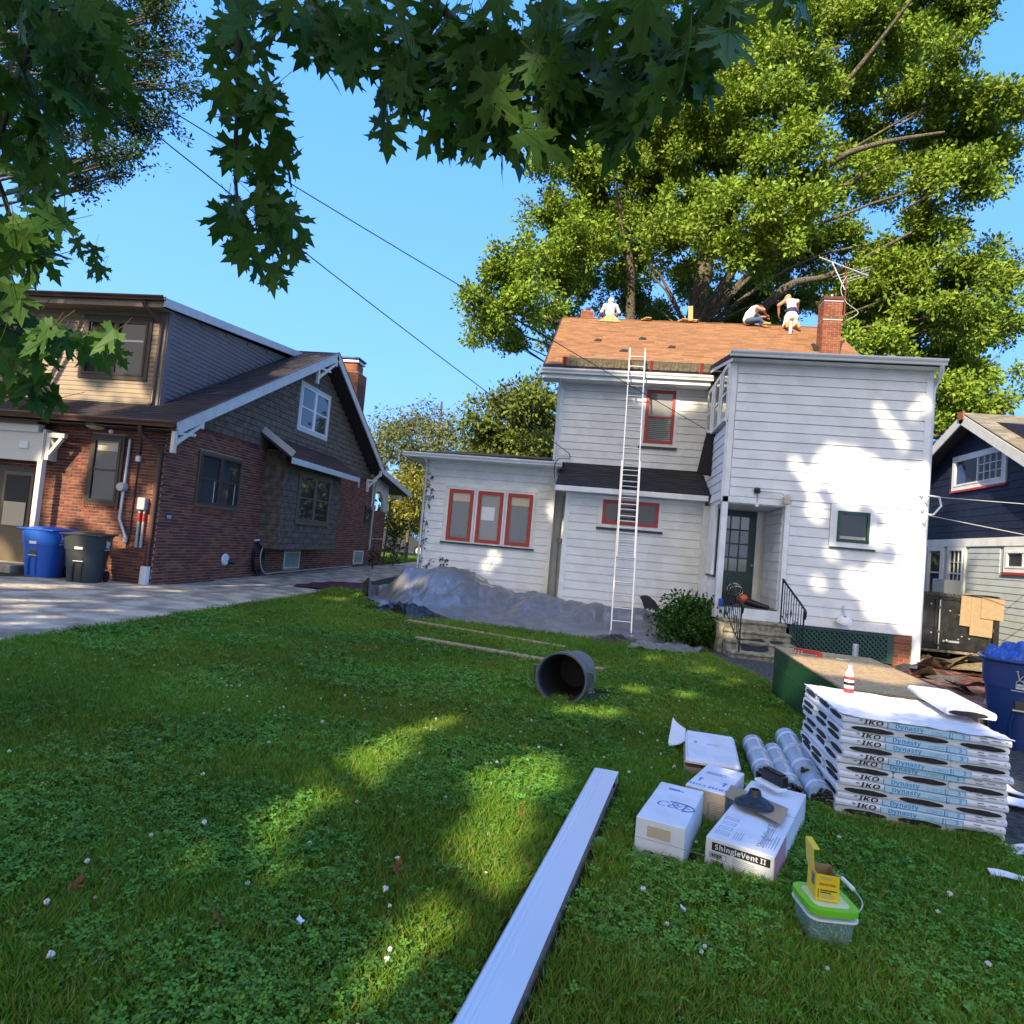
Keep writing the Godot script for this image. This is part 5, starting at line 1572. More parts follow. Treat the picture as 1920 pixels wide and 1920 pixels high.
	for i in leaves.size():
		var L: Array = leaves[i]
		var toc: Vector3 = -L[0]
		var yaw := atan2(toc.x, toc.z) + rng.randfn() * .8 + (PI if rng.randf() < .5 else 0.0)
		var B := Basis(UP, yaw) * Basis(Vector3.RIGHT, PI + rng.randfn() * .45) * Basis(Vector3.FORWARD, rng.randfn() * .5)
		var x := Transform3D(B.scaled(Vector3.ONE * L[1]), L[0] - B.y * L[1] * .4 - base)
		var k := rng.randi() % 6
		if i < 300:
			var o := MeshInstance3D.new()
			o.name = numbered(t, "leaf")
			o.mesh = meshes[k]
			o.material_override = M.maple_leaf
			o.transform = x
			t.add_child(o)
		else: xf[k].append(x)
	for k in 6: scatter(t, "leaves", meshes[k], xf[k], M.maple_leaf)
	build_canopy(t, base)

# the crown above and behind the camera: it dapples the whole yard
func build_canopy(t: Node3D, base: Vector3) -> void:
	rng.seed = 808
	var s := to_sun()
	var beams := []   # gaps in the crown, each round the line from a sunlit spot towards the sun
	for q in [[845, 1362, .16], [805, 1378, .14], [770, 1388, .14], [725, 1425, .24], [690, 1440, .24], [680, 1480, .22], [645, 1490, .12], [560, 1530, .17], [520, 1560, .16], [480, 1590, .17], [440, 1600, .12], [530, 1650, .12], [985, 1425, .22], [960, 1470, .27], [1010, 1480, .25], [1035, 1445, .14], [965, 1520, .22], [940, 1570, .22], [985, 1560, .12], [915, 1620, .18], [940, 1660, .2], [880, 1700, .2], [900, 1740, .13], [800, 1770, .13], [770, 1820, .13], [720, 1870, .1], [1320, 1265, .26], [1370, 1285, .28], [1290, 1310, .2], [1200, 1300, .2], [1150, 1345, .2], [1080, 1340, .18], [1230, 1240, .25], [640, 1130, .3], [690, 1124, .25], [1130, 1555, .10], [1395, 1475, .14], [1360, 1440, .10], [1430, 1640, .12], [1340, 1530, .10], [1380, 1220, .3]]:
		beams.append([at_ground(q[0], q[1]), q[2] * .72])
	for q in [[1560, 880, .5], [1630, 890, .5], [1690, 905, .5], [1590, 930, .4], [1660, 940, .45], [1710, 960, .5], [1530, 960, .3], [1690, 1000, .4], [1710, 1060, .4], [1640, 1010, .25], [1700, 1110, .5], [1650, 1080, .35], [1600, 1090, .3], [1700, 1160, .4], [1650, 770, .18], [1665, 800, .2], [1690, 830, .2], [1710, 780, .14], [1560, 1040, .2], [1535, 1095, .2], [1640, 1140, .35], [1560, 850, .25], [1600, 860, .3], [1490, 870, .2], [1470, 925, .2], [1330, 1040, .1], [1520, 905, .25], [1735, 900, .4], [1735, 1050, .5], [1735, 760, .2]]:
		beams.append([at_z(q[0], q[1], -14.6), q[2] * .66])
	for q in [[745, 1085, .22], [800, 1095, .2], [770, 1110, .12], [1165, 1110, .08]]: beams.append([at_z(q[0], q[1], -15.4), q[2]])
	for q in [[925, 1040, .14], [910, 1060, .1], [1000, 920, .06], [980, 880, .07]]: beams.append([at_z(q[0], q[1], -17.1), q[2]])
	for q in [[1050, 985, .12], [1055, 1000, .08]]: beams.append([at_z(q[0], q[1], -17.7), q[2]])
	for q in [[60, 640, .25], [95, 660, .28], [130, 680, .25], [110, 720, .25], [150, 730, .2], [60, 720, .25], [40, 680, .2], [175, 740, .14], [255, 755, .16], [200, 765, .1], [90, 620, .2], [255, 720, .12], [30, 740, .25]]: beams.append([at_z(q[0], q[1], -13.2), q[2]])
	for q in [[130, 905, .3], [150, 870, .2], [125, 950, .3], [165, 960, .2], [190, 975, .2], [210, 1000, .16], [145, 850, .15], [230, 1065, .22], [245, 1085, .2], [235, 1030, .14], [110, 985, .2], [20, 1050, .2]]: beams.append([at_z(q[0], q[1], -12.7), q[2]])
	for q in [[20, 1100, .4], [70, 1105, .25], [130, 1100, .2], [30, 1130, .2], [60, 1140, .16], [150, 1130, .16], [250, 1120, .16], [330, 1110, .16], [420, 1100, .2], [480, 1100, .25], [540, 1090, .25], [200, 1148, .14], [100, 1160, .14], [40, 1172, .12], [580, 1082, .2], [20, 1150, .16]]: beams.append([at_ground(q[0], q[1]), q[2]])
	for q in [[1590, 1300, .3], [1640, 1330, .24], [1700, 1330, .25], [1560, 1245, .4], [1650, 1270, .4], [1740, 1290, .3], [1500, 1225, .3], [1640, 1400, .1], [1860, 1470, .16], [1850, 1420, .12], [1880, 1370, .3]]: beams.append([at_z(q[0], q[1], -5.6) if q[1] > 1280 else at_z(q[0], q[1], -8.0), q[2]])
	for q in [[1720, 1240, .6], [1800, 1240, .6], [1860, 1260, .6], [1760, 1290, .5], [1830, 1310, .5], [1860, 1180, .4], [1840, 1140, .3], [1760, 1180, .3], [1900, 1480, .3]]: beams.append([at_z(q[0], q[1], -13.5), q[2]])
	var me := []
	for i in 6: me.append(clump(16, .24 if i < 3 else .10, .14 if i < 3 else .075, [Color(.05, .11, .025), Color(.06, .12, .03), Color(.04, .09, .02)], .3, .85))
	var grid := {}
	for b in beams:
		var o: Vector3 = b[0]
		var c := o + s * ((8.0 - o.z) / s.z)
		for gx in range(floori(c.x - 1.0), floori(c.x + 1.0) + 1):
			for gyy in range(floori(c.y - 1.0), floori(c.y + 1.0) + 1):
				var k := Vector2i(gx, gyy)
				if not grid.has(k): grid[k] = []
				grid[k].append(b)
	var cells := grid.keys()
	var xf := [[], [], [], [], [], []]
	var made := 0
	var nz := FastNoiseLite.new(); nz.frequency = .22; nz.seed = 3
	for i in 330000:
		var small := i >= 110000
		var p := Vector3(rng.randf_range(-24.0, 6.0), rng.randf_range(5.2, 25.5), rng.randf_range(6.4, 11.5))
		if small:
			var cell: Vector2i = cells[rng.randi() % cells.size()]
			p = Vector3(cell.x + rng.randf(), cell.y + rng.randf(), 8.0) + s * rng.randf_range(-1.2, 2.2)
		# project along the sunbeam on to z = 8 to judge the outline of the crown
		var q := p + s * ((8.0 - p.z) / s.z)
		var edge := 1.4 * nz.get_noise_2d(q.x * 1.3, q.y * 1.3)
		if q.y > 23.6 + edge * 1.2 - maxf(0.0, -q.x - 14.0) * .35: continue
		if q.y < 6.4 + edge * .5: continue
		var right := 2.0 if q.y < 12.0 else lerpf(2.0, -2.2, clampf((q.y - 12.0) / 4.5, 0, 1))
		if q.x > right + edge + 1.2: continue
		if q.x < -16.5 and nz.get_noise_2d(q.x * 4.0, q.y * 4.0 + 40.0) > .0: continue
		var hit := false
		var close := false
		for b in grid.get(Vector2i(floori(q.x), floori(q.y)), []):
			var w: Vector3 = p - b[0]
			var off := (w - s * w.dot(s)).length()
			if off < b[1] + (.10 if small else .30): hit = true; break
			if off < b[1] + .42: close = true
		if hit or (small and not close): continue
		xf[i % 3 + (3 if small else 0)].append(Transform3D(rnd_basis(rng.randf_range(.8, 1.2)), p - base))
		made += 1
	for k in 6: scatter(t, "crown", me[k], xf[k], M.leaves)
	for i in 14:
		var e := Vector3(rng.randf_range(-21, 0), rng.randf_range(8, 21), rng.randf_range(7, 10.5))
		var st := Vector3(-4.0, clampf(e.y - absf(e.x + 4.0) * .5, 4.0, 17.0), 7.0)
		rod(t, "bough", M.bark, smooth_curve([st, st.lerp(e, .5) + UP * .6, e], 6), .07, 6)
	print("canopy clumps ", made)
# ---------------------------------------------------------------- people: one continuous skin over tapered limbs
# bones: [from, to, radius from, radius to, colour]
func body_mesh(bones: Array, cell := 0.018, blend := 0.045) -> MB:
	var bb := AABB(bones[0][0], Vector3.ZERO)
	for b in bones:
		bb = bb.expand(b[0] + Vector3.ONE * (b[2] + .06)); bb = bb.expand(b[0] - Vector3.ONE * (b[2] + .06))
		bb = bb.expand(b[1] + Vector3.ONE * (b[3] + .06)); bb = bb.expand(b[1] - Vector3.ONE * (b[3] + .06))
	var o := bb.position
	var nx := int(bb.size.x / cell) + 2; var ny := int(bb.size.y / cell) + 2; var nz := int(bb.size.z / cell) + 2
	var f := PackedFloat32Array(); f.resize(nx * ny * nz); f.fill(1.0)
	var near := PackedFloat32Array(); near.resize(f.size()); near.fill(9.0)
	var who := PackedByteArray(); who.resize(f.size())
	for bi in bones.size():
		var b: Array = bones[bi]
		var a: Vector3 = b[0]; var d: Vector3 = b[1] - a
		var L2 := maxf(d.length_squared(), 1e-8)
		var lo := (a.min(b[1]) - Vector3.ONE * (maxf(b[2], b[3]) + blend + cell) - o) / cell
		var hi := (a.max(b[1]) + Vector3.ONE * (maxf(b[2], b[3]) + blend + cell) - o) / cell
		for i in range(maxi(0, int(lo.x)), mini(nx, int(hi.x) + 2)):
			for j in range(maxi(0, int(lo.y)), mini(ny, int(hi.y) + 2)):
				for k in range(maxi(0, int(lo.z)), mini(nz, int(hi.z) + 2)):
					var p := o + Vector3(i, j, k) * cell
					var t := clampf((p - a).dot(d) / L2, 0, 1)
					var e: float = (p - a - d * t).length() - lerpf(b[2], b[3], t)
					var id := (i * ny + j) * nz + k
					var g := f[id]
					if e < near[id]: near[id] = e; who[id] = bi
					var h := maxf(blend - absf(g - e), 0.0) / blend
					f[id] = minf(g, e) - h * h * blend * .25
	var mb := MB.new()
	var vid := {}
	var pos := []; var col := []; var nrm := []
	for i in nx - 1:
		for j in ny - 1:
			for k in nz - 1:
				var sum := Vector3.ZERO; var cnt := 0
				var c0 := f[(i * ny + j) * nz + k]
				if absf(c0) > cell * 3.0: continue
				for e in [[0, 0, 0, 1, 0, 0], [0, 0, 0, 0, 1, 0], [0, 0, 0, 0, 0, 1], [1, 0, 0, 1, 1, 0], [1, 0, 0, 1, 0, 1], [0, 1, 0, 1, 1, 0], [0, 1, 0, 0, 1, 1], [0, 0, 1, 1, 0, 1], [0, 0, 1, 0, 1, 1], [1, 1, 0, 1, 1, 1], [1, 0, 1, 1, 1, 1], [0, 1, 1, 1, 1, 1]]:
					var va := f[((i + e[0]) * ny + j + e[1]) * nz + k + e[2]]
					var vb := f[((i + e[3]) * ny + j + e[4]) * nz + k + e[5]]
					if (va < 0) != (vb < 0):
						var t := va / (va - vb)
						sum += Vector3(e[0], e[1], e[2]).lerp(Vector3(e[3], e[4], e[5]), t); cnt += 1
				if cnt == 0: continue
				vid[(i * ny + j) * nz + k] = pos.size()
				pos.append(o + (Vector3(i, j, k) + sum / cnt) * cell)
				col.append(bones[who[(i * ny + j) * nz + k]][4])
				var gx := f[((i + 1) * ny + j) * nz + k] - c0; var gyy := f[(i * ny + j + 1) * nz + k] - c0; var gz := f[(i * ny + j) * nz + k + 1] - c0
				nrm.append(Vector3(gx, gyy, gz).normalized())
	for key in vid:
		var i: int = key / (ny * nz); var j: int = (key / nz) % ny; var k: int = key % nz
		for ax in 3:
			var d := [0, 0, 0]; d[ax] = 1
			var va := f[key]
			var o2: int = ((i + d[0]) * ny + j + d[1]) * nz + k + d[2]
			if o2 >= f.size(): continue
			var vb := f[o2]
			if (va < 0) == (vb < 0): continue
			var u := (ax + 1) % 3; var w := (ax + 2) % 3
			var st := [ny * nz, nz, 1]
			var q := [key, key - st[u], key - st[u] - st[w], key - st[w]]
			var ok := true
			for e in q: ok = ok and vid.has(e)
			if not ok: continue
			var m := []
			for e in q: m.append(vid[e])
			if va >= 0: m.reverse()
			var cc: Color = col[m[0]]
			mb.squad(pos[m[0]], pos[m[1]], pos[m[2]], pos[m[3]], nrm[m[0]], nrm[m[1]], nrm[m[2]], nrm[m[3]], cc)
	return mb

# five fingers curled from the end of a forearm
func hand(mb: MB, wrist: Vector3, dir: Vector3, up: Vector3, side: float, col: Color) -> void:
	dir = dir.normalized()
	var lat := dir.cross(up).normalized()
	up = lat.cross(dir).normalized()
	mb.ellipsoid(wrist + dir * .045, Vector3(.042, .018, .055), 6, Basis(lat, up, -dir), col)
	for i in 4:
		var l: float = [.075, .085, .08, .062][i]
		var b := wrist + dir * .085 + lat * (-.03 + i * .02) * side
		mb.tube([b, b + dir * l * .45 - up * .008, b + dir * l * .75 - up * .028, b + dir * l * .85 - up * .05], [.0095, .009, .008, .007], 5, col)
	var tb := wrist + dir * .03 - lat * .038 * side
	mb.tube([tb, tb + (dir - lat * side).normalized() * .035, tb + dir * .065 - lat * side * .035 - up * .012], [.012, .011, .008], 5, col)

func person(label: String, at: Vector3, turn: float, bones: Array, hands: Array) -> Node3D:
	var t := thing("person", label, "person", at, "", true, turn)
	var mb := body_mesh(bones)
	for h in hands: hand(mb, h[0], h[1], h[2], h[3], h[4])
	part(t, "body", mb, M.skin_cloth)
	return t

func build_people() -> void:
	vcol("skin_cloth", .8)
	var sk := Color(.44, .21, .13); var white := Color(.78, .76, .72); var grey := Color(.60, .58, .53)
	var jean := Color(.05, .075, .14); var tanb := Color(.42, .26, .09); var navy := Color(.035, .03, .09); var dark := Color(.07, .05, .045)
	# first roofer: kneeling back on his heels at the left end of the ridge
	var b := [[Vector3(0, .26, .02), Vector3(0, .44, -.05), .155, .15, grey], [Vector3(0, .44, -.05), Vector3(0, .60, -.11), .155, .15, grey], [Vector3(-.17, .62, -.12), Vector3(.17, .62, -.12), .085, .085, grey], [Vector3(0, .66, -.14), Vector3(0, .74, -.17), .055, .055, sk], [Vector3(0, .79, -.18), Vector3(0, .82, -.19), .085, .09, sk], [Vector3(0, .845, -.185), Vector3(0, .86, -.20), .098, .085, white], [Vector3(0, .83, -.27), Vector3(0, .825, -.32), .05, .035, white],
		[Vector3(-.085, .79, -.18), Vector3(-.098, .80, -.18), .022, .018, sk], [Vector3(.085, .79, -.18), Vector3(.098, .80, -.18), .022, .018, sk], [Vector3(0, .79, -.27), Vector3(0, .775, -.295), .016, .018, sk],
		[Vector3(-.19, .61, -.12), Vector3(-.29, .42, -.14), .07, .055, grey], [Vector3(-.29, .42, -.14), Vector3(-.22, .27, -.36), .046, .034, sk], [Vector3(.19, .61, -.12), Vector3(.30, .42, -.15), .07, .055, grey], [Vector3(.30, .42, -.15), Vector3(.20, .28, -.38), .046, .034, sk],
		[Vector3(-.09, .22, .0), Vector3(-.20, .10, -.38), .11, .075, dark], [Vector3(.09, .22, .0), Vector3(.20, .10, -.38), .11, .075, dark], [Vector3(-.20, .09, -.38), Vector3(-.22, .06, .02), .068, .05, dark], [Vector3(.20, .09, -.38), Vector3(.22, .06, .02), .068, .05, dark], [Vector3(-.22, .05, .03), Vector3(-.30, -.03, .14), .05, .04, dark], [Vector3(.22, .05, .03), Vector3(.30, -.03, .14), .05, .04, dark]]
	person("roofer in grey shirt and pale cap kneeling at the left end of the ridge", Vector3(-.32, 9.30, -21.86), 0.0, b, [[Vector3(-.22, .27, -.36), Vector3(.2, -.2, -1), UP, -1.0, sk], [Vector3(.20, .28, -.38), Vector3(-.2, -.2, -1), UP, 1.0, sk]])
	# second roofer: crouched low, turned to the right, tan boots out
	b = [[Vector3(-.22, .20, 0), Vector3(-.16, .36, 0), .15, .145, white], [Vector3(-.16, .36, 0), Vector3(-.04, .54, -.02), .15, .14, white], [Vector3(0, .56, .15), Vector3(.0, .56, -.17), .085, .085, white], [Vector3(.04, .60, -.02), Vector3(.14, .60, -.06), .055, .055, sk], [Vector3(.18, .60, -.07), Vector3(.21, .59, -.08), .085, .09, sk], [Vector3(.17, .64, -.07), Vector3(.20, .65, -.08), .088, .085, dark], [Vector3(.295, .58, -.09), Vector3(.31, .57, -.09), .016, .018, sk], [Vector3(.19, .60, .02), Vector3(.19, .61, .03), .02, .018, sk],
		[Vector3(0, .55, .17), Vector3(.22, .47, .22), .068, .052, sk], [Vector3(.22, .47, .22), Vector3(.34, .38, .02), .046, .034, sk], [Vector3(0, .55, -.18), Vector3(.2, .42, -.26), .068, .052, white], [Vector3(.2, .42, -.26), Vector3(.36, .36, -.12), .046, .034, sk],
		[Vector3(-.22, .15, .07), Vector3(.12, .17, .16), .105, .075, jean], [Vector3(-.22, .15, -.08), Vector3(.2, .26, -.16), .105, .075, jean], [Vector3(.12, .17, .16), Vector3(.30, .03, .20), .068, .05, jean], [Vector3(.2, .26, -.16), Vector3(.30, .05, -.12), .068, .05, jean], [Vector3(.28, .03, .20), Vector3(.44, .02, .20), .055, .045, tanb], [Vector3(.28, .04, -.12), Vector3(.44, .04, -.14), .055, .045, tanb]]
	person("roofer in white shirt and jeans crouching sideways on the ridge in tan boots", Vector3(4.42, 9.38, -21.85), 0.0, b, [[Vector3(.34, .38, .02), Vector3(.8, -.4, -.5), UP, -1.0, sk], [Vector3(.36, .36, -.12), Vector3(1, -.3, .2), UP, 1.0, sk]])
	# third roofer: upright on his knees in a white tank top, reaching to the left
	b = [[Vector3(0, .40, 0), Vector3(0, .47, -.01), .155, .15, white], [Vector3(0, .52, -.01), Vector3(0, .60, -.02), .148, .142, navy], [Vector3(0, .66, -.03), Vector3(-.01, .86, -.08), .14, .145, white], [Vector3(-.15, .92, -.10), Vector3(.15, .92, -.10), .075, .075, white], [Vector3(-.18, .95, -.11), Vector3(-.15, .95, -.11), .07, .07, sk], [Vector3(-.03, .98, -.13), Vector3(-.06, 1.05, -.20), .055, .055, sk], [Vector3(-.08, 1.07, -.26), Vector3(-.09, 1.08, -.29), .085, .09, sk], [Vector3(-.07, 1.13, -.26), Vector3(-.08, 1.14, -.28), .085, .08, tanb], [Vector3(-.10, 1.05, -.37), Vector3(-.10, 1.03, -.39), .016, .018, sk], [Vector3(-.165, 1.07, -.27), Vector3(-.175, 1.08, -.27), .02, .018, sk],
		[Vector3(-.20, .93, -.10), Vector3(-.38, .80, -.16), .066, .052, sk], [Vector3(-.38, .80, -.16), Vector3(-.33, .56, -.30), .046, .034, sk], [Vector3(.19, .92, -.10), Vector3(.22, .72, -.28), .066, .052, sk], [Vector3(.22, .72, -.28), Vector3(.02, .62, -.46), .046, .034, sk],
		[Vector3(-.10, .36, .0), Vector3(-.15, .10, -.12), .115, .08, white], [Vector3(.10, .36, .0), Vector3(.15, .10, -.12), .115, .08, white], [Vector3(-.15, .08, -.12), Vector3(-.16, .06, .18), .068, .05, sk], [Vector3(.15, .08, -.12), Vector3(.18, .06, .18), .068, .05, sk], [Vector3(-.16, .09, .16), Vector3(-.17, -.05, .24), .06, .05, tanb], [Vector3(.18, .09, .16), Vector3(.19, -.05, .24), .06, .05, tanb], [Vector3(-.16, .06, .10), Vector3(-.16, .06, .16), .06, .06, tanb], [Vector3(.18, .06, .10), Vector3(.18, .06, .16), .06, .06, tanb]]
	person("roofer in white tank top with navy waistband kneeling upright left of the chimney", Vector3(5.52, 9.28, -21.62), 0.0, b, [[Vector3(-.33, .56, -.30), Vector3(.1, -.8, -.4), Vector3(-1, 0, 0), -1.0, sk], [Vector3(.02, .62, -.46), Vector3(-.8, -.3, -.4), UP, 1.0, sk]])

# ---------------------------------------------------------------- on the roof
func build_roof_things() -> void:
	build_people()
	var S := Vector3(0, 3.13, -4.75).normalized(); var N := EX.cross(S)
	var rp := func(x: float, s: float, n: float) -> Vector3: return Vector3(x, 6.33, -17.25) + S * s + N * n
	var tb := thing("toe_board", "weathered toe board on red roof brackets along the lower edge of the orange roof", "toe board", rp.call(.6, .3, .0))
	var bd := MB.new()
	bd.slab(rp.call(-1.42, .22, .04), EX, (N * 1.0).normalized(), EX.cross(N), 0, 3.95, .0, .24, -.02, .02)
	part(tb, "board", bd, M.grey_lumber)
	for x in [-1.36, .95, 2.25]:
		var k := MB.new()
		k.slab(rp.call(x, .22, .03), EX, N, EX.cross(N), -.03, .03, -.02, .26, .021, .035)
		k.slab(rp.call(x, .22, .025), EX, S, N, -.025, .025, -.02, .35, -.008, .006)
		part(tb, "roof_bracket", k, M.red_plastic)
	var vp := MB.new()
	var p0: Vector3 = rp.call(5.40, 4.70, 0)
	vp.tube([p0, p0 + UP * .42], .055, 10)
	solo("vent_pipe", "dark vent pipe standing on the roof in front of the upright roofer", "vent pipe", vp, M.grey_pvc)
	# scraps along the ridge
	for q in [[.93, 5.66, .30, .14, .10, "small yellow lumber offcut lying on the ridge between the first roofer and the tree trunk"], [2.30, 5.68, .62, .10, .16, "yellow lumber stacked on the ridge in front of the thick tree trunk"]]:
		var t := thing("lumber_scrap", q[5], "lumber", rp.call(q[0], q[1], .02))
		for i in 3:
			plain(t, "board", M.new_lumber, rp.call(q[0] + .04 * (i - 1), q[1] - .02 * i, .04 + .036 * i), Vector3(q[2] - .05 * i, .03, q[3]), .004, Basis(UP, .1 * (i - 1)))
		if q[2] > .5: plain(t, "upright_board", M.new_lumber, rp.call(q[0] + .05, q[1] + .05, .3), Vector3(.16, .5, .025), .004, Basis(Vector3.BACK, .06))
	var pw := MB.new()
	var pc: Vector3 = rp.call(-.30, 5.30, .03)
	pw.prism([Vector2(-.36, 0), Vector2(.36, 0), Vector2(.02, .36)], pc, EX, (UP + S * .25).normalized(), EX.cross((UP + S * .25).normalized()), -.01, .01)
	solo("roof_scrap", "pale triangular scrap lying against the back of the leftmost roofer", "roofing scrap", pw, M.new_lumber)
	for i in 5:
		var sc := MB.new()
		var q: Vector3 = rp.call([.75, -.6, 1.6, .2, -1.25][i], [3.3, 2.9, 2.5, 1.9, 1.0][i], .03)
		sc.prism([Vector2(-.12, -.02), Vector2(.10, -.05), Vector2(.14, .06), Vector2(-.02, .10)], q, EX, (S + N * .3).normalized(), EX.cross((S + N * .3).normalized()), -.006, .006)
		solo("shingle_scrap", ["dark curled shingle scrap in the middle of the orange roof", "small dark scrap left of the middle of the orange roof", "small dark scrap right of the middle of the orange roof", "dark scrap low on the orange roof above the ladder", "black scrap at the lower left corner of the orange roof"][i], "roofing scrap", sc, M.black_felt)
	# television aerial strapped to the chimney
	var a := thing("tv_antenna", "old rooftop television aerial on a rusty mast beside the brick chimney", "antenna", Vector3(6.55, 8.85, -19.95))
	rod(a, "mast", M.brick2, [Vector3(6.58, 8.85, -19.95), Vector3(6.57, 10.45, -19.95)], .022, 8)
	rod(a, "boom", M.aluminium, [Vector3(5.80, 10.92, -20.05), Vector3(7.15, 10.30, -19.85)], .016)
	for i in 14:
		var c := Vector3(5.80, 10.92, -20.05).lerp(Vector3(7.15, 10.30, -19.85), i / 13.0)
		var L := .16 + .03 * i
		rod(a, "element", M.aluminium, [c - Vector3(.30, .12, -.9).normalized() * L, c + Vector3(.30, .12, -.9).normalized() * L], .007, 5)
	for i in 4: rod(a, "element", M.aluminium, [Vector3(6.2 + .1 * i, 10.30 - .06 * i, -20), Vector3(7.25 - .04 * i, 10.62 - .10 * i, -19.9)], .007, 5)
	rod(a, "brace", M.aluminium, [Vector3(6.16, 10.74, -20.0), Vector3(6.55, 9.90, -19.95)], .02)
	rod(a, "cable", M.grey_pvc, smooth_curve([Vector3(6.57, 10.3, -19.93), Vector3(6.42, 9.9, -19.9), Vector3(6.60, 9.5, -19.9), Vector3(6.95, 9.2, -19.9), Vector3(6.62, 8.95, -19.9)], 16), .012)
	# overhead wires
	var w1 := MB.new(); var A := Vector3(-1.05, 4.12, -17.70); var B := Vector3(-14.6, 11.75, 5.85)
	var pts := []
	for i in 31: pts.append(A.lerp(B, i / 30.0) - UP * .5 * sin(PI * i / 30.0))
	w1.tube(pts, .010, 5)
	solo("overhead_wire", "lower overhead wire running down to the white wall left of the ladder", "wire", w1, M.black_plastic)
	var w2 := MB.new(); A = Vector3(2.44, 4.93, -17.2); B = Vector3(-17.6, 10.5, 4.2)
	pts = []
	for i in 31: pts.append(A.lerp(B, i / 30.0) - UP * .35 * sin(PI * i / 30.0))
	w2.tube(pts, .009, 5)
	solo("overhead_wire", "upper overhead wire crossing the orange roof edge to the side wall of the block", "wire", w2, M.black_plastic)
	for q in [[Vector3(6.98, 3.28, -14.66), Vector3(14, 3.15, -13.2), "thin pale wire running right from the white house corner, upper one"], [Vector3(6.75, 2.88, -14.64), Vector3(14, 1.75, -13.0), "thin pale wire sloping down right from the white house corner"]]:
		var w := MB.new(); w.tube([q[0], q[0].lerp(q[1], .5) - UP * .05, q[1]], .010, 5)
		solo("service_wire", q[2], "wire", w, M.grey_pvc)
	var lp := MB.new()
	lp.tube(smooth_curve([Vector3(-1.05, 4.12, -17.7), Vector3(-1.02, 3.98, -17.66), Vector3(-1.15, 3.86, -16.9), Vector3(-1.28, 3.75, -16.5), Vector3(-1.34, 3.5, -16.62), Vector3(-1.30, 3.2, -17.0)], 18), .012, 5)
	solo("service_loop", "drooping black service cable between the main wall and the sunroom gutter", "cable", lp, M.black_plastic)
	# long dark panel hanging from the line by the side wall
	var bp := thing("hanging_panel", "long black roll hanging tilted beside the side windows of the white house", "panel", Vector3(2.40, 3.5, -16.2))
	var pm := MB.new()
	var c0 := at_z(1334, 852, -16.2) - EX * .06
	var vd := (at_z(1344, 818, -16.2) - at_z(1326, 892, -16.2)).normalized()
	pm.cbox(c0, Vector3(.36, 1.04, .05), .02, Basis(vd.cross(EZ).normalized(), vd, EZ))
	part(bp, "sheet", pm, M.black_felt)
	rod(bp, "pulley", M.white_plastic, [c0 + vd * .56 - EX * .2, c0 + vd * .52 - EX * .02], .04, 8)
	rod(bp, "hook", M.galvanised, [c0 + vd * .52 - EX * .05, c0 + vd * .38 + EX * .06 + EZ * .03], .01)
# ---------------------------------------------------------------- yard things
func at_y(px: float, py: float, y: float) -> Vector3:
	var r := ray(px, py)
	return Vector3(0, CAM_H, 0) + r * ((y - CAM_H) / r.y)

func emblem(parent: Node3D, c: Vector3, U: Vector3, V: Vector3, s: float, m: Material) -> void:
	# the city mark on the carts: a little round-backed machine on two rings above a line of print
	var mb := MB.new()
	var N := U.cross(V)
	var P := func(x: float, y: float) -> Vector3: return c + (U * x + V * y) * s + N * .004
	for q in [[-.28, -.12, .15], [.16, -.18, .15]]:
		var ring := []
		for i in 17: ring.append(P.call(q[0] + q[2] * cos(TAU * i / 16.0), q[1] + q[2] * sin(TAU * i / 16.0)))
		mb.tube(ring, .028 * s, 4, Color.WHITE, false)
	var dome := []
	for i in 13: dome.append(P.call(.08 + .36 * cos(PI * i / 12.0), .02 + .32 * sin(PI * i / 12.0)))
	mb.tube(dome, .03 * s, 4)
	for i in 4: mb.tube([P.call(-.12 + i * .13, .05), P.call(-.06 + i * .10, .30)], .022 * s, 4)
	mb.tube([P.call(-.26, .02), P.call(.44, .02)], .03 * s, 4)
	mb.tube([P.call(-.30, .05), P.call(-.40, .46)], .035 * s, 4)
	mb.tube([P.call(-.46, .46), P.call(-.34, .46)], .03 * s, 4)
	mb.tube([P.call(-.62, -.48), P.call(.62, -.48)], .035 * s, 4)
	part(parent, "emblem", mb, m)

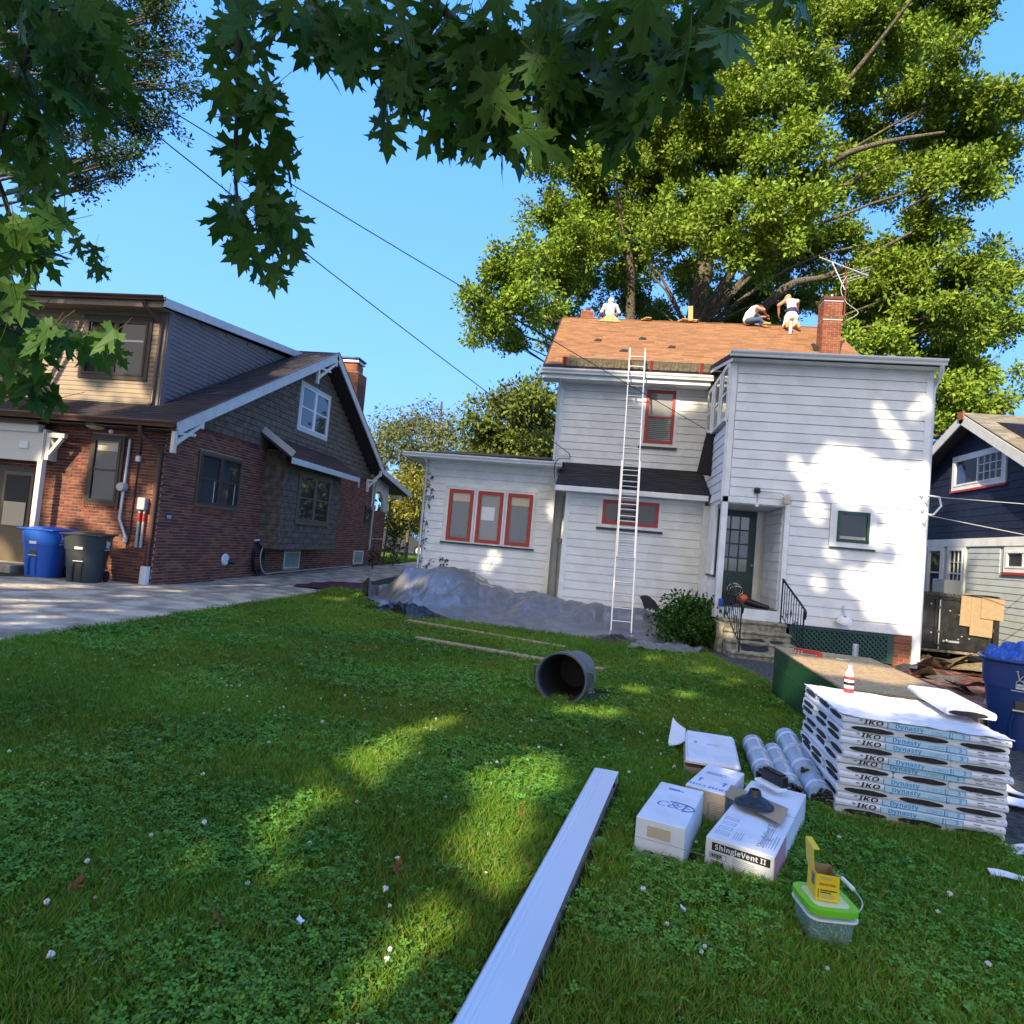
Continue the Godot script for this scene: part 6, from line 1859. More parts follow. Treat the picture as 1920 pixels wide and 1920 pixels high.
# wheeled cart, front towards +z, about 0.74 wide and 1.05 tall
func make_cart(nm: String, label: String, at: Vector3, turn: float, m: Material, lid: Material, open_lid := false) -> Node3D:
	var t := thing(nm, label, "bin", at, "", true, turn)
	var mb := MB.new()
	var prof := [[0.0, .26, .27], [.08, .27, .28], [.60, .325, .335], [.66, .33, .345], [.67, .35, .365], [.90, .36, .385], [.95, .365, .39]]
	var ringpt := func(w: float, d: float, i: int) -> Vector2:
		var a := TAU * i / 32.0
		var e := .5
		return Vector2(signf(cos(a)) * pow(absf(cos(a)), e) * w, signf(sin(a)) * pow(absf(sin(a)), e) * d)
	for k in prof.size() - 1:
		for i in 32:
			var a: Vector2 = ringpt.call(prof[k][1], prof[k][2], i); var b: Vector2 = ringpt.call(prof[k][1], prof[k][2], i + 1)
			var c: Vector2 = ringpt.call(prof[k + 1][1], prof[k + 1][2], i + 1); var d: Vector2 = ringpt.call(prof[k + 1][1], prof[k + 1][2], i)
			var na := Vector3(a.x / prof[k][1], 0, -a.y / prof[k][2]).normalized(); var nb := Vector3(b.x / prof[k][1], 0, -b.y / prof[k][2]).normalized()
			mb.squad(Vector3(a.x, prof[k][0], -a.y), Vector3(b.x, prof[k][0], -b.y), Vector3(c.x, prof[k + 1][0], -c.y), Vector3(d.x, prof[k + 1][0], -d.y), na, nb, nb, na)
	part(t, "body", mb, m)
	plain(t, "grip_recess", M.black_plastic, Vector3(-.02, .50, .318), Vector3(.15, .16, .03), .008, Basis(Vector3.RIGHT, -.12))
	rod(t, "catch_bar", M.galvanised, [Vector3(-.11, .44, .335), Vector3(.07, .44, .335)], .014)
	plain(t, "label_plate", M.white_plastic, Vector3(-.02, .70, .366), Vector3(.15, .055, .012), .004)
	for x in [-.10, .06]: rod(t, "rib", m, [Vector3(x, .40, .315), Vector3(x - .02, .30, .305), Vector3(x - .02, .05, .285)], .018, 6)
	for s in [-1, 1]:
		var wh := MB.new()
		wh.lathe([Vector2(0, -.03), Vector2(.09, -.03), Vector2(.12, -.02), Vector2(.12, .02), Vector2(.09, .03), Vector2(0, .03)], 16, Vector3(.27 * s, .12, -.30), Basis(Vector3.BACK, PI / 2))
		part(t, "wheel", wh, M.black_plastic)
	if not open_lid:
		var ld := MB.new()
		ld.cbox(Vector3(0, .975, -.01), Vector3(.78, .035, .82), .015, Basis(Vector3.RIGHT, .03))
		ld.ellipsoid(Vector3(0, .985, -.02), Vector3(.33, .05, .34), 8)
		part(t, "lid", ld, lid)
	else:
		var rim := MB.new()
		for k in 32:
			var a: Vector2 = ringpt.call(.385, .41, k); var b: Vector2 = ringpt.call(.385, .41, k + 1)
			rim.tube([Vector3(a.x, .955, -a.y), Vector3(b.x, .955, -b.y)], .022, 6, Color.WHITE, false)
		part(t, "rim", rim, m)
	rod(t, "handle", m, [Vector3(-.28, .93, -.40), Vector3(-.28, .95, -.46), Vector3(.28, .95, -.46), Vector3(.28, .93, -.40)], .016)
	return t

func build_yard_things() -> void:
	rng.seed = 66
	# carts by the brick house
	var c1 := make_cart("recycling_cart", "blue wheeled recycling cart next to the black cart at the brick wall", G(-11.25, -11.95), .10, M.blue_plastic, M.blue_plastic)
	emblem(c1, Vector3(.367, .78, .03), -EZ, UP, .20, M.carton_white)
	var c2 := make_cart("garbage_cart", "black wheeled garbage cart between blue cart and the gas pipe", G(-10.22, -11.85), .32, M.dark_bin, M.dark_bin)
	emblem(c2, Vector3(.367, .78, .03), -EZ, UP, .20, M.carton_white)
	var c3 := make_cart("recycling_cart", "blue wheeled cart stuffed with a blue tarp at the right edge", G(4.74, -7.98) + UP * .02, -.42, M.navy_plastic, M.navy_plastic, true)
	emblem(c3, Vector3(.0, .76, .383), EX, UP, .22, M.grey_pvc)
	# blue tarp heaped in the right hand cart
	var bt := MB.new()
	tarp_lump(bt, G(4.74, -7.98) + UP * .92, .38, .40, 5)
	solo("blue_tarp", "crumpled bright blue tarp bulging out of the cart at the right edge", "tarp", bt, mottle(mat("blue_tarp", .02, .13, .60, .35), noise_tex(.03, 88, Color(.6, .65, .7), Color(1, 1, 1), 4), .5))
	# grey garbage can on its side, mouth to the camera
	var gc := thing("garbage_can", "grey round garbage can lying on its side on the lawn", "garbage can", Vector3(-.22, -.15, -7.25), "", true)
	gc.rotation = Vector3(0, -.22, 0)
	var B := Basis(Vector3.RIGHT, -PI / 2)   # the lathe axis (up) now points away from the mouth
	var can := MB.new()
	can.lathe([Vector2(.205, .70), Vector2(.215, .68), Vector2(.255, .10), Vector2(.275, .10), Vector2(.28, .0), Vector2(.262, .0), Vector2(.245, .06), Vector2(.20, .66), Vector2(.0, .67)], 36, Vector3(0, .285, .35), B)
	can.lathe([Vector2(.0, .70), Vector2(.205, .70)], 36, Vector3(0, .285, .35), B)
	part(gc, "body", can, M.grey_can)
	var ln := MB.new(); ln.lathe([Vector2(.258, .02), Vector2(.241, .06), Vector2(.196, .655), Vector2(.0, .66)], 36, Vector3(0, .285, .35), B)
	part(gc, "inner_shade", ln, M.black_felt)  # added black shell: the shade inside the can put into its colour
	for i in 2:
		var rg := MB.new()
		rg.lathe([Vector2(.25, .18 + i * .06), Vector2(.262, .19 + i * .06), Vector2(.262, .21 + i * .06), Vector2(.248, .22 + i * .06)], 36, Vector3(0, .285, .35), B)
		part(gc, "rib", rg, M.grey_can)
	for s in [-1, 1]:
		var hd := MB.new()
		hd.tube([Vector3(.27 * s, .37, .24), Vector3(.33 * s, .37, .24), Vector3(.33 * s, .20, .24), Vector3(.27 * s, .20, .24)], .016, 6)
		hd.box(Vector3(.275 * s, .285, .24), Vector3(.03, .2, .08))
		part(gc, "handle", hd, M.grey_can)
	# planks on the grass
	for q in [[Vector2(765, 1171), Vector2(1058, 1222), "weathered plank on the grass nearest the tarp"], [Vector2(779, 1205), Vector2(1130, 1266), "weathered plank on the grass passing behind the garbage can"]]:
		var a := at_ground(q[0].x, q[0].y); var b := at_ground(q[1].x, q[1].y)
		var mb := MB.new()
		var d := (b - a).normalized()
		mb.cbox((a + b) / 2 + UP * .075, Vector3((b - a).length(), .038, .14), .004, Basis(d, UP, d.cross(UP)))
		solo("plank", q[2], "plank", mb, M.pale_lumber)
	# extension ladder
	var ld := thing("ladder", "aluminium extension ladder leaning on the eave of the white house", "ladder", Vector3(.62, -.3, -15.2))
	var f0 := Vector3(.61, -.25, -14.85); var top := Vector3(.555, 6.96, -17.33)
	var d := (top - f0).normalized(); var nn := d.cross(EX).normalized() * -1.0
	if nn.z < 0: nn = -nn
	var L := (top - f0).length()
	for s in [-1, 1]:
		var st := MB.new(); st.slab(f0 + EX * .225 * s, EX, d, EX.cross(d), -.014, .014, 0, 4.3, -.035, .035); part(ld, "rail", st, M.aluminium)
		var fy := MB.new(); fy.slab(f0 + EX * .20 * s + nn * .07, EX, d, EX.cross(d), -.013, .013, 1.75, L, -.032, .032); part(ld, "fly_rail", fy, M.aluminium)
		plain(ld, "foot", M.black_plastic, f0 + EX * .225 * s - UP * .01, Vector3(.06, .04, .12))
	var k := .25
	while k < 4.25:
		rod(ld, "rung", M.aluminium, [f0 + d * k - EX * .21, f0 + d * k + EX * .21], .016); k += .305
	k = 1.88
	while k < L - .1:
		rod(ld, "fly_rung", M.aluminium, [f0 + nn * .07 + d * k - EX * .19, f0 + nn * .07 + d * k + EX * .19], .016); k += .305
	build_tarps()
	# wrought iron railings on the steps
	for q in [[Vector3(2.72, .35, -14.35), Vector3(2.78, -.16, -13.02), "left wrought iron handrail of the porch steps"], [Vector3(3.86, .35, -14.35), Vector3(3.92, -.16, -13.02), "right wrought iron handrail of the porch steps"]]:
		var r := thing("handrail", q[2], "railing", q[0])
		var a: Vector3 = q[0]; var b: Vector3 = q[1]
		rod(r, "post", M.black_iron, [a, a + UP * .92], .016); rod(r, "post", M.black_iron, [b, b + UP * .90], .016)
		rod(r, "top_rail", M.black_iron, smooth_curve([a + UP * .86 + EZ * .10, a + UP * .93, a.lerp(b, .3) + UP * .92, b + UP * .93, b + UP * .84 + EZ * .10, b + UP * .74 + EZ * .06], 16), .022)
		rod(r, "bottom_rail", M.black_iron, [a + UP * .18, a.lerp(b, .18) + UP * .18, b + UP * .14], .010)
		for i in 8:
			var c := a.lerp(b, (i + 1) / 9.0)
			rod(r, "baluster", M.black_iron, [c + UP * .16, c + UP * .90], .008, 5)
		for i in 4:
			var c := a.lerp(b, .30 + i * .15) + UP * (.36 + .13 * (i % 2))
			var pts := []
			for w in 14: pts.append(c + (b - a).normalized() * (.012 + .0042 * w) * cos(w * .62) + UP * (.012 + .0042 * w) * sin(w * .62) * 1.4)
			rod(r, "scroll", M.black_iron, pts, .007, 4)
	# things left on the porch and steps
	var bl := thing("leaf_blower", "orange and black leaf blower lying on the porch floor", "leaf blower", Vector3(3.3, .57, -15.0))
	var eb := MB.new(); eb.ellipsoid(Vector3(3.22, .74, -15.1), Vector3(.15, .13, .13), 8); eb.cbox(Vector3(3.30, .86, -15.15), Vector3(.16, .10, .10), .02)
	part(bl, "engine", eb, M.black_plastic)
	var oc := MB.new(); oc.ellipsoid(Vector3(3.20, .76, -15.02), Vector3(.13, .10, .10), 8); oc.cbox(Vector3(3.32, .70, -14.98), Vector3(.16, .07, .08), .02)
	part(bl, "cover", oc, M.orange_plastic)
	var tu := MB.new(); tu.tube([Vector3(3.30, .70, -15.0), Vector3(3.48, .66, -14.85), Vector3(3.68, .62, -14.68)], [.08, .07, .05], 10)
	part(bl, "tube", tu, M.black_plastic)
	var cc := thing("cord_coil", "coiled black and yellow cord hanging on the left porch railing", "cord", Vector3(2.85, .9, -14.3))
	for i in 6:
		var pts := []
		for w in 17: pts.append(Vector3(2.86 + .01 * i, .98 - .01 * i, -14.3) + Vector3(.14 * cos(TAU * w / 16.0), .13 * sin(TAU * w / 16.0) * (1.0 - .06 * i), .02 * i))
		rod(cc, "loop", [M.black_plastic, M.shade_cream, M.black_plastic][i % 3], pts, .013)
	var tb := MB.new(); tb.cbox(Vector3(2.90, .72, -15.15), Vector3(.36, .26, .25), .04)
	solo("tool_bag", "black tool bag on the porch by the green door", "tool bag", tb, M.black_felt)
	var bc := MB.new(); bc.lathe([Vector2(0, 0), Vector2(.045, 0), Vector2(.05, .02), Vector2(.05, .15), Vector2(.035, .17), Vector2(0, .17)], 14, Vector3(2.66, .57, -14.52))
	solo("blue_can", "blue drink can on the porch beside the corner post", "can", bc, M.blue_plastic)
	var ps := MB.new(); ps.prism([Vector2(2.75, -14.9), Vector2(3.4, -14.62), Vector2(3.84, -14.63), Vector2(3.84, -15.2), Vector2(3.1, -15.3)], Vector3(0, .575, 0), EX, EZ, -UP, -.012, .0)
	solo("dust_sheet", "grey dust sheet spread on the porch floor under the blower", "sheet", ps, M.grey_can)
	var sh := MB.new()
	bent_sheet(sh, [Vector3(2.86, .03, -13.70), Vector3(3.34, .03, -13.72), Vector3(3.42, -.12, -13.34), Vector3(2.92, -.14, -13.28)], .10, 3)
	solo("shingle_sheet", "dark limp sheet of old shingle draped over the middle step", "shingle", sh, M.black_felt)
	var s2 := MB.new()
	bent_sheet(s2, [Vector3(3.46, .03, -13.6), Vector3(3.72, .03, -13.62), Vector3(3.74, .02, -13.45), Vector3(3.5, .02, -13.44)], .03, 4)
	solo("shingle_sheet", "small dark shingle scrap at the right end of the middle step", "shingle", s2, M.black_felt)
	# a few scraps, leaves and a stick on the lawn
	var bits := [[1240, 1305, .28, .13, "dark shingle scrap on the grass right of the garbage can"], [1150, 1233, .26, .10, "dark shingle scrap on the grass in front of the ladder"], [1320, 1222, .34, .20, "black scrap at the edge of the tarp beside the steps"]]
	for q in bits:
		var p := at_ground(q[0], q[1]); var mb := MB.new()
		bent_sheet(mb, [p + Vector3(-q[2] / 2, .05, -q[3] / 2), p + Vector3(q[2] / 2, .04, -q[3] / 2), p + Vector3(q[2] / 2, .05, q[3] / 2), p + Vector3(-q[2] / 2, .045, q[3] / 2)], .03, int(q[0]))
		solo("shingle_scrap", q[4], "roofing scrap", mb, M.black_felt)
	var lf := maple_leaf(Color(.22, .09, .035), .6, .5, .5)
	for q in [[613, 1497, "pink brown fallen leaf beside the middle sunlit patch of lawn"], [630, 1528, "dark fallen leaf below the middle sunlit patch of lawn"], [425, 1756, "dark red curled leaf alone in the lower left lawn"], [985, 1552, "orange fallen leaf in the bright patch left of the long trim box"], [985, 1480, "small orange leaf near the top of the brightest lawn patch"], [1560, 1612, "tan fallen leaf on the grass above the yellow box"], [1590, 1585, "brown fallen leaf below the pallet corner"], [122, 1695, "orange leaf among weeds in the far lower left"], [735, 1655, "tan torn leaf in the middle of the lower lawn"], [690, 1362, "small brown leaf above the sunlit streak"]]:
		var o := MeshInstance3D.new()
		o.name = numbered(self, "fallen_leaf"); o.mesh = lf; o.material_override = M.maple_leaf
		var p := at_ground(q[0], q[1])
		add_child(o)
		o.transform = Transform3D((Basis(UP, rng.randf() * TAU) * Basis(Vector3.RIGHT, -1.3)).scaled(Vector3.ONE * .075), p + UP * .045)
		tag(o, q[2], "leaf", "fallen leaves on the lawn")
	for q in [[1202, 1387, .035, "scrap of white paper on the grass above the boxes"], [560, 1757, .02, "small white scrap in the lower lawn"], [1279, 1730, .018, "small white scrap below the lidded box"]]:
		var p := at_ground(q[0], q[1]); var mb := MB.new()
		bent_sheet(mb, [p + Vector3(-q[2] * .6, .06, -q[2] * .6), p + Vector3(q[2] * .6, .05, -q[2] * .6), p + Vector3(q[2] * .6, .05, q[2] * .6), p + Vector3(-q[2] * .6, .055, q[2] * .6)], .015, 8)
		solo("paper_scrap", q[3], "paper", mb, M.white_plastic)
	var sk := MB.new(); var s0 := at_ground(158, 1845); var s1 := at_ground(192, 1815)
	sk.tube([s0 + UP * .03, s0.lerp(s1, .5) + UP * .045, s1 + UP * .04], [.006, .005, .008], 6)
	solo("stick", "pale bare stick lying in the lower left grass", "stick", sk, M.grey_lumber)

# a limp sheet through four corners with a wave in it
func bent_sheet(mb: MB, c: Array, wave: float, seed_: int, col := Color.WHITE) -> void:
	var n := 8
	var P := []
	for i in n + 1:
		var row := []
		for k in n + 1:
			var u := float(i) / n; var v := float(k) / n
			var p: Vector3 = (c[0] as Vector3).lerp(c[1], u).lerp((c[3] as Vector3).lerp(c[2], u), v)
			var e := (.06 * sin(u * 9.0 + seed_) + .05 * sin(v * 11.0 + seed_)) 
			p += (c[1] - c[0]) * e * .5 * (v - .5) + (c[3] - c[0]) * e * (u - .5)
			p.y += wave * (sin(u * 4.0 + seed_) * .35 + sin(v * 5.0 + seed_ * 2.0) * .3) * .6 + .01
			row.append(p)
		P.append(row)
	for i in n:
		for k in n:
			mb.quad(P[i][k + 1], P[i + 1][k + 1], P[i + 1][k], P[i][k], col)
			var dn := Vector3(0, .006, 0)
			mb.quad(P[i][k] - dn, P[i + 1][k] - dn, P[i + 1][k + 1] - dn, P[i][k + 1] - dn, col)

# crumpled heap of sheeting
func tarp_lump(mb: MB, c: Vector3, rx: float, h: float, seed_: int) -> void:
	var nz := FastNoiseLite.new(); nz.seed = seed_; nz.noise_type = FastNoiseLite.TYPE_CELLULAR; nz.cellular_return_type = FastNoiseLite.RETURN_DISTANCE2_SUB; nz.frequency = 2.4; nz.fractal_type = FastNoiseLite.FRACTAL_NONE; nz.domain_warp_enabled = true; nz.domain_warp_amplitude = .2
	var n := 40
	var P := []
	for i in n + 1:
		var row := []
		for k in n + 1:
			var u := 2.0 * i / n - 1.0; var v := 2.0 * k / n - 1.0
			var r := sqrt(u * u + v * v)
			var q := Vector2(u, v) * (1.0 if r < 1e-4 else maxf(absf(u), absf(v)) / r)
			var rr := q.length()
			var y := h * sqrt(maxf(0, 1.0 - rr * rr)) * (.55 + .75 * (nz.get_noise_2d(q.x, q.y) * .5 + .5)) + .03 * nz.get_noise_2d(q.x * 3.0, q.y * 3.0)
			row.append(c + Vector3(q.x * rx * (1.0 + .06 * nz.get_noise_2d(q.x * 2, q.y * 2 + 9)), y, q.y * rx))
		P.append(row)
	sheet_mesh(mb, P)

func sheet_mesh(mb: MB, P: Array) -> void:
	var n := P.size(); var m: int = P[0].size()
	var N := []
	for i in n:
		var row := []
		for k in m:
			var a: Vector3 = P[mini(i + 1, n - 1)][k] - P[maxi(i - 1, 0)][k]
			var b: Vector3 = P[i][mini(k + 1, m - 1)] - P[i][maxi(k - 1, 0)]
			row.append(b.cross(a).normalized())
		N.append(row)
	for i in n - 1:
		for k in m - 1:
			mb.squad(P[i][k + 1], P[i + 1][k + 1], P[i + 1][k], P[i][k], N[i][k + 1], N[i + 1][k + 1], N[i + 1][k], N[i][k])

func build_tarps() -> void:
	# big silver tarp over the heap of torn-off shingles
	var rid := FastNoiseLite.new(); rid.seed = 21; rid.frequency = .75; rid.fractal_type = FastNoiseLite.FRACTAL_RIDGED; rid.fractal_octaves = 4; rid.domain_warp_enabled = true; rid.domain_warp_amplitude = .6; rid.domain_warp_frequency = .8
	var fine := FastNoiseLite.new(); fine.seed = 8; fine.frequency = 2.6; fine.fractal_type = FastNoiseLite.FRACTAL_RIDGED; fine.fractal_octaves = 2
	var cr := FastNoiseLite.new(); cr.noise_type = FastNoiseLite.TYPE_CELLULAR; cr.seed = 5; cr.frequency = .9; cr.cellular_return_type = FastNoiseLite.RETURN_DISTANCE2_SUB; cr.fractal_type = FastNoiseLite.FRACTAL_NONE; cr.domain_warp_enabled = true; cr.domain_warp_amplitude = .35; cr.domain_warp_frequency = .7
	var hp := [[-6.1, .20], [-5.4, .50], [-4.7, .92], [-4.0, 1.10], [-3.2, 1.02], [-2.5, .78], [-1.9, .68], [-1.35, .80], [-.8, .68], [-.2, .72], [.4, .80], [1.0, .86], [1.5, .80], [1.9, .40]]
	var front := func(x: float) -> float:
		var p := [[-6.0, -16.1], [-5.2, -14.9], [-4.6, -13.6], [-3.7, -12.75], [-2.0, -12.95], [-.9, -12.85], [.3, -12.95], [1.0, -13.4], [1.9, -13.9]]
		for i in p.size() - 1:
			if x <= p[i + 1][0]: return lerpf(p[i][1], p[i + 1][1], clampf((x - p[i][0]) / (p[i + 1][0] - p[i][0]), 0, 1))
		return -13.9
	var P := []
	var nx := 330; var nzz := 170
	for i in nx + 1:
		var x := lerpf(-6.0, 1.88, float(i) / nx)
		var row := []
		for k in nzz + 1:
			var zb := lerpf(-17.08, -16.28, smoothstep(-1.75, -.98, x))
			var z: float = lerpf(front.call(x) + .12 * rid.get_noise_1d(x * 2.2), zb, float(k) / nzz)
			var H := 0.0
			for q in hp.size() - 1:
				if x >= hp[q][0] and x <= hp[q + 1][0]:
					var f: float = (x - hp[q][0]) / (hp[q + 1][0] - hp[q][0])
					H = lerpf(hp[q][1], hp[q + 1][1], f * f * (3.0 - 2.0 * f))
			var toe: float = lerpf(front.call(x) - .55, -15.02, clampf((x + 1.2) / 1.4, 0, 1))
			var crest: float = toe - 1.0 if x > 0.0 else lerpf(-15.9, -15.8, clampf((x + 5.0) / 5.0, 0, 1))
			var P0 := smoothstep(0.0, 1.0, clampf((toe - z) / (toe - crest), 0, 1))
			var back := smoothstep(0.0, 1.0, clampf((z - zb) / .75, 0, 1))
			var h := H * P0 * lerpf(.72, 1.0, back)
			# folds that run down from the crest, broken by cross creases
			var run: float = x * 1.15 + .55 * (z + 15.0) + .45 * rid.get_noise_2d(x * .5, z * .5)
			var fold := pow(absf(sin(run * 3.1)), .6) * .5 + pow(absf(sin(run * 7.3 + 1.3 * z)), .7) * .22
			var wr: float = .5 * rid.get_noise_2d(x * 1.2 + .25 * z, z * .6)
			var edge := clampf(float(k) / nzz * 6.0, 0, 1)
			# crumpled facets: stiff sheet between sharp creases
			var c1 := cr.get_noise_2d(x * 1.25 + .3 * z, z * .62); var c2 := cr.get_noise_2d(x * 2.9 + 40.0, z * 1.7 - .5 * x); var c3 := cr.get_noise_2d(x * 6.5 + .9 * z, z * 4.0 + 9.0)
			h += (.07 * (fold - .45) * clampf(P0 * 1.6, .12, 1.0) + (.20 * c1 + .045 * c2) * clampf(P0 * 1.8, .22, 1.0) + .03 * wr * P0) * edge
			h += .05 * maxf(0, sin(x * 3.0 + 2.0 * rid.get_noise_1d(x))) * (1.0 - edge)
			row.append(Vector3(x + .05 * wr, gy(x, z) + maxf(.045 + .02 * sin(x * 7.0 + z * 3.0), h + .02), z))
		P.append(row)
	var mb := MB.new()
	sheet_mesh(mb, P)
	var tm := mottle(mat("silver_tarp", .25, .26, .28, .33, .40), noise_tex(.02, 71, Color(.88, .88, .88), Color(1, 1, 1), 4), 1.6)
	solo("silver_tarp", "big wrinkled silver tarp thrown over a heap along the white house", "tarp", mb, tm)
	# flap of tarp by the steps
	var P2 := []
	for i in 41:
		var row := []
		for k in 25:
			var u := i / 40.0; var v := k / 24.0
			var x := lerpf(.75, 2.05, u) + .25 * (v - .5); var z := lerpf(-12.15, -13.25, v) - .25 * u + .07 * sin(u * 9.0)
			row.append(Vector3(x, gy(x, z) + .07 + .05 * rid.get_noise_2d(x * 2.0, z * 2.0) + .02 * fine.get_noise_2d(x, z), z))
		P2.append(row)
	var m2 := MB.new(); sheet_mesh(m2, P2)
	solo("tarp_flap", "separate grey tarp corner spread on the grass near the steps", "tarp", m2, tm)
	# black sheeting showing under the edge
	var bm := mat("black_sheet", .012, .012, .015, .3)
	for q in [[-4.7, -2.9, -13.55, .32, "crumpled black plastic sheeting under the left front edge of the silver tarp", 31], [-.1, 1.0, -13.0, .16, "black plastic sheeting under the tarp edge in front of the ladder", 32]]:
		var rr := FastNoiseLite.new(); rr.seed = q[5]; rr.frequency = 1.6; rr.fractal_type = FastNoiseLite.FRACTAL_RIDGED
		var P3 := []
		for i in 51:
			var row := []
			for k in 21:
				var u := i / 50.0; var v := k / 20.0
				var x: float = lerpf(q[0], q[1], u)
				var zf: float = front.call(x)
				var z := lerpf(zf + .28 + .10 * sin(x * 5.0), zf - .55, v)
				row.append(Vector3(x, gy(x, z) + .05 + q[3] * sin(PI * v) * (.55 + .45 * rr.get_noise_2d(x * 1.5, z * 1.5)) * sin(PI * u), z))
			P3.append(row)
		var m3 := MB.new(); sheet_mesh(m3, P3)
		solo("black_sheet", q[4], "sheet", m3, bm)
	var sc := MB.new()
	var sp := at_z(1217, 1122, -15.5)
	bent_sheet(sc, [sp + Vector3(-.22, .02, 0), sp + Vector3(.02, .06, -.1), sp + Vector3(.30, -.24, .1), sp + Vector3(-.1, -.22, .15)], .12, 6)
	solo("torn_felt", "jagged black felt scrap sticking up at the right end of the tarp heap", "roofing scrap", sc, M.black_felt)
	# the maroon tarp on the driveway
	var P4 := []
	for i in 31:
		var row := []
		for k in 21:
			var u := i / 30.0; var v := k / 20.0
			var x := lerpf(-7.7, -5.3, u); var z := lerpf(-16.2 + .5 * (1.0 - u), -18.4, v * (1.0 if u > .2 else .5 + u * 2.5))
			row.append(Vector3(x, gy(x, z) + .05 + .04 * rid.get_noise_2d(x * 2.0, z * 2.0), z))
		P4.append(row)
	var m4 := MB.new(); sheet_mesh(m4, P4)
	solo("maroon_tarp", "flat maroon and purple tarp lying across the driveway edge", "tarp", m4, mottle(mat("maroon_tarp", .16, .06, .10, .3), noise_tex(.04, 73, Color(.3, .25, .3), Color(1, .8, 1), 5), .9))
# ---------------------------------------------------------------- roofing supplies on the lawn
var bundle_long: Node3D
var bundle_plain: Node3D
const BT := .0457

func oval(mb: MB, c: Vector3, U: Vector3, V: Vector3, w: float, h: float, th: float, seed_: int) -> void:
	var poly := []
	for i in 20:
		var a := TAU * i / 20.0
		var e := 1.0 + .08 * sin(i * 2.1 + seed_)
		poly.append(Vector2(signf(cos(a)) * pow(absf(cos(a)), .8) * w / 2, sin(a) * h / 2 * e))
	mb.prism(poly, c, U, V, U.cross(V), -.004, th)

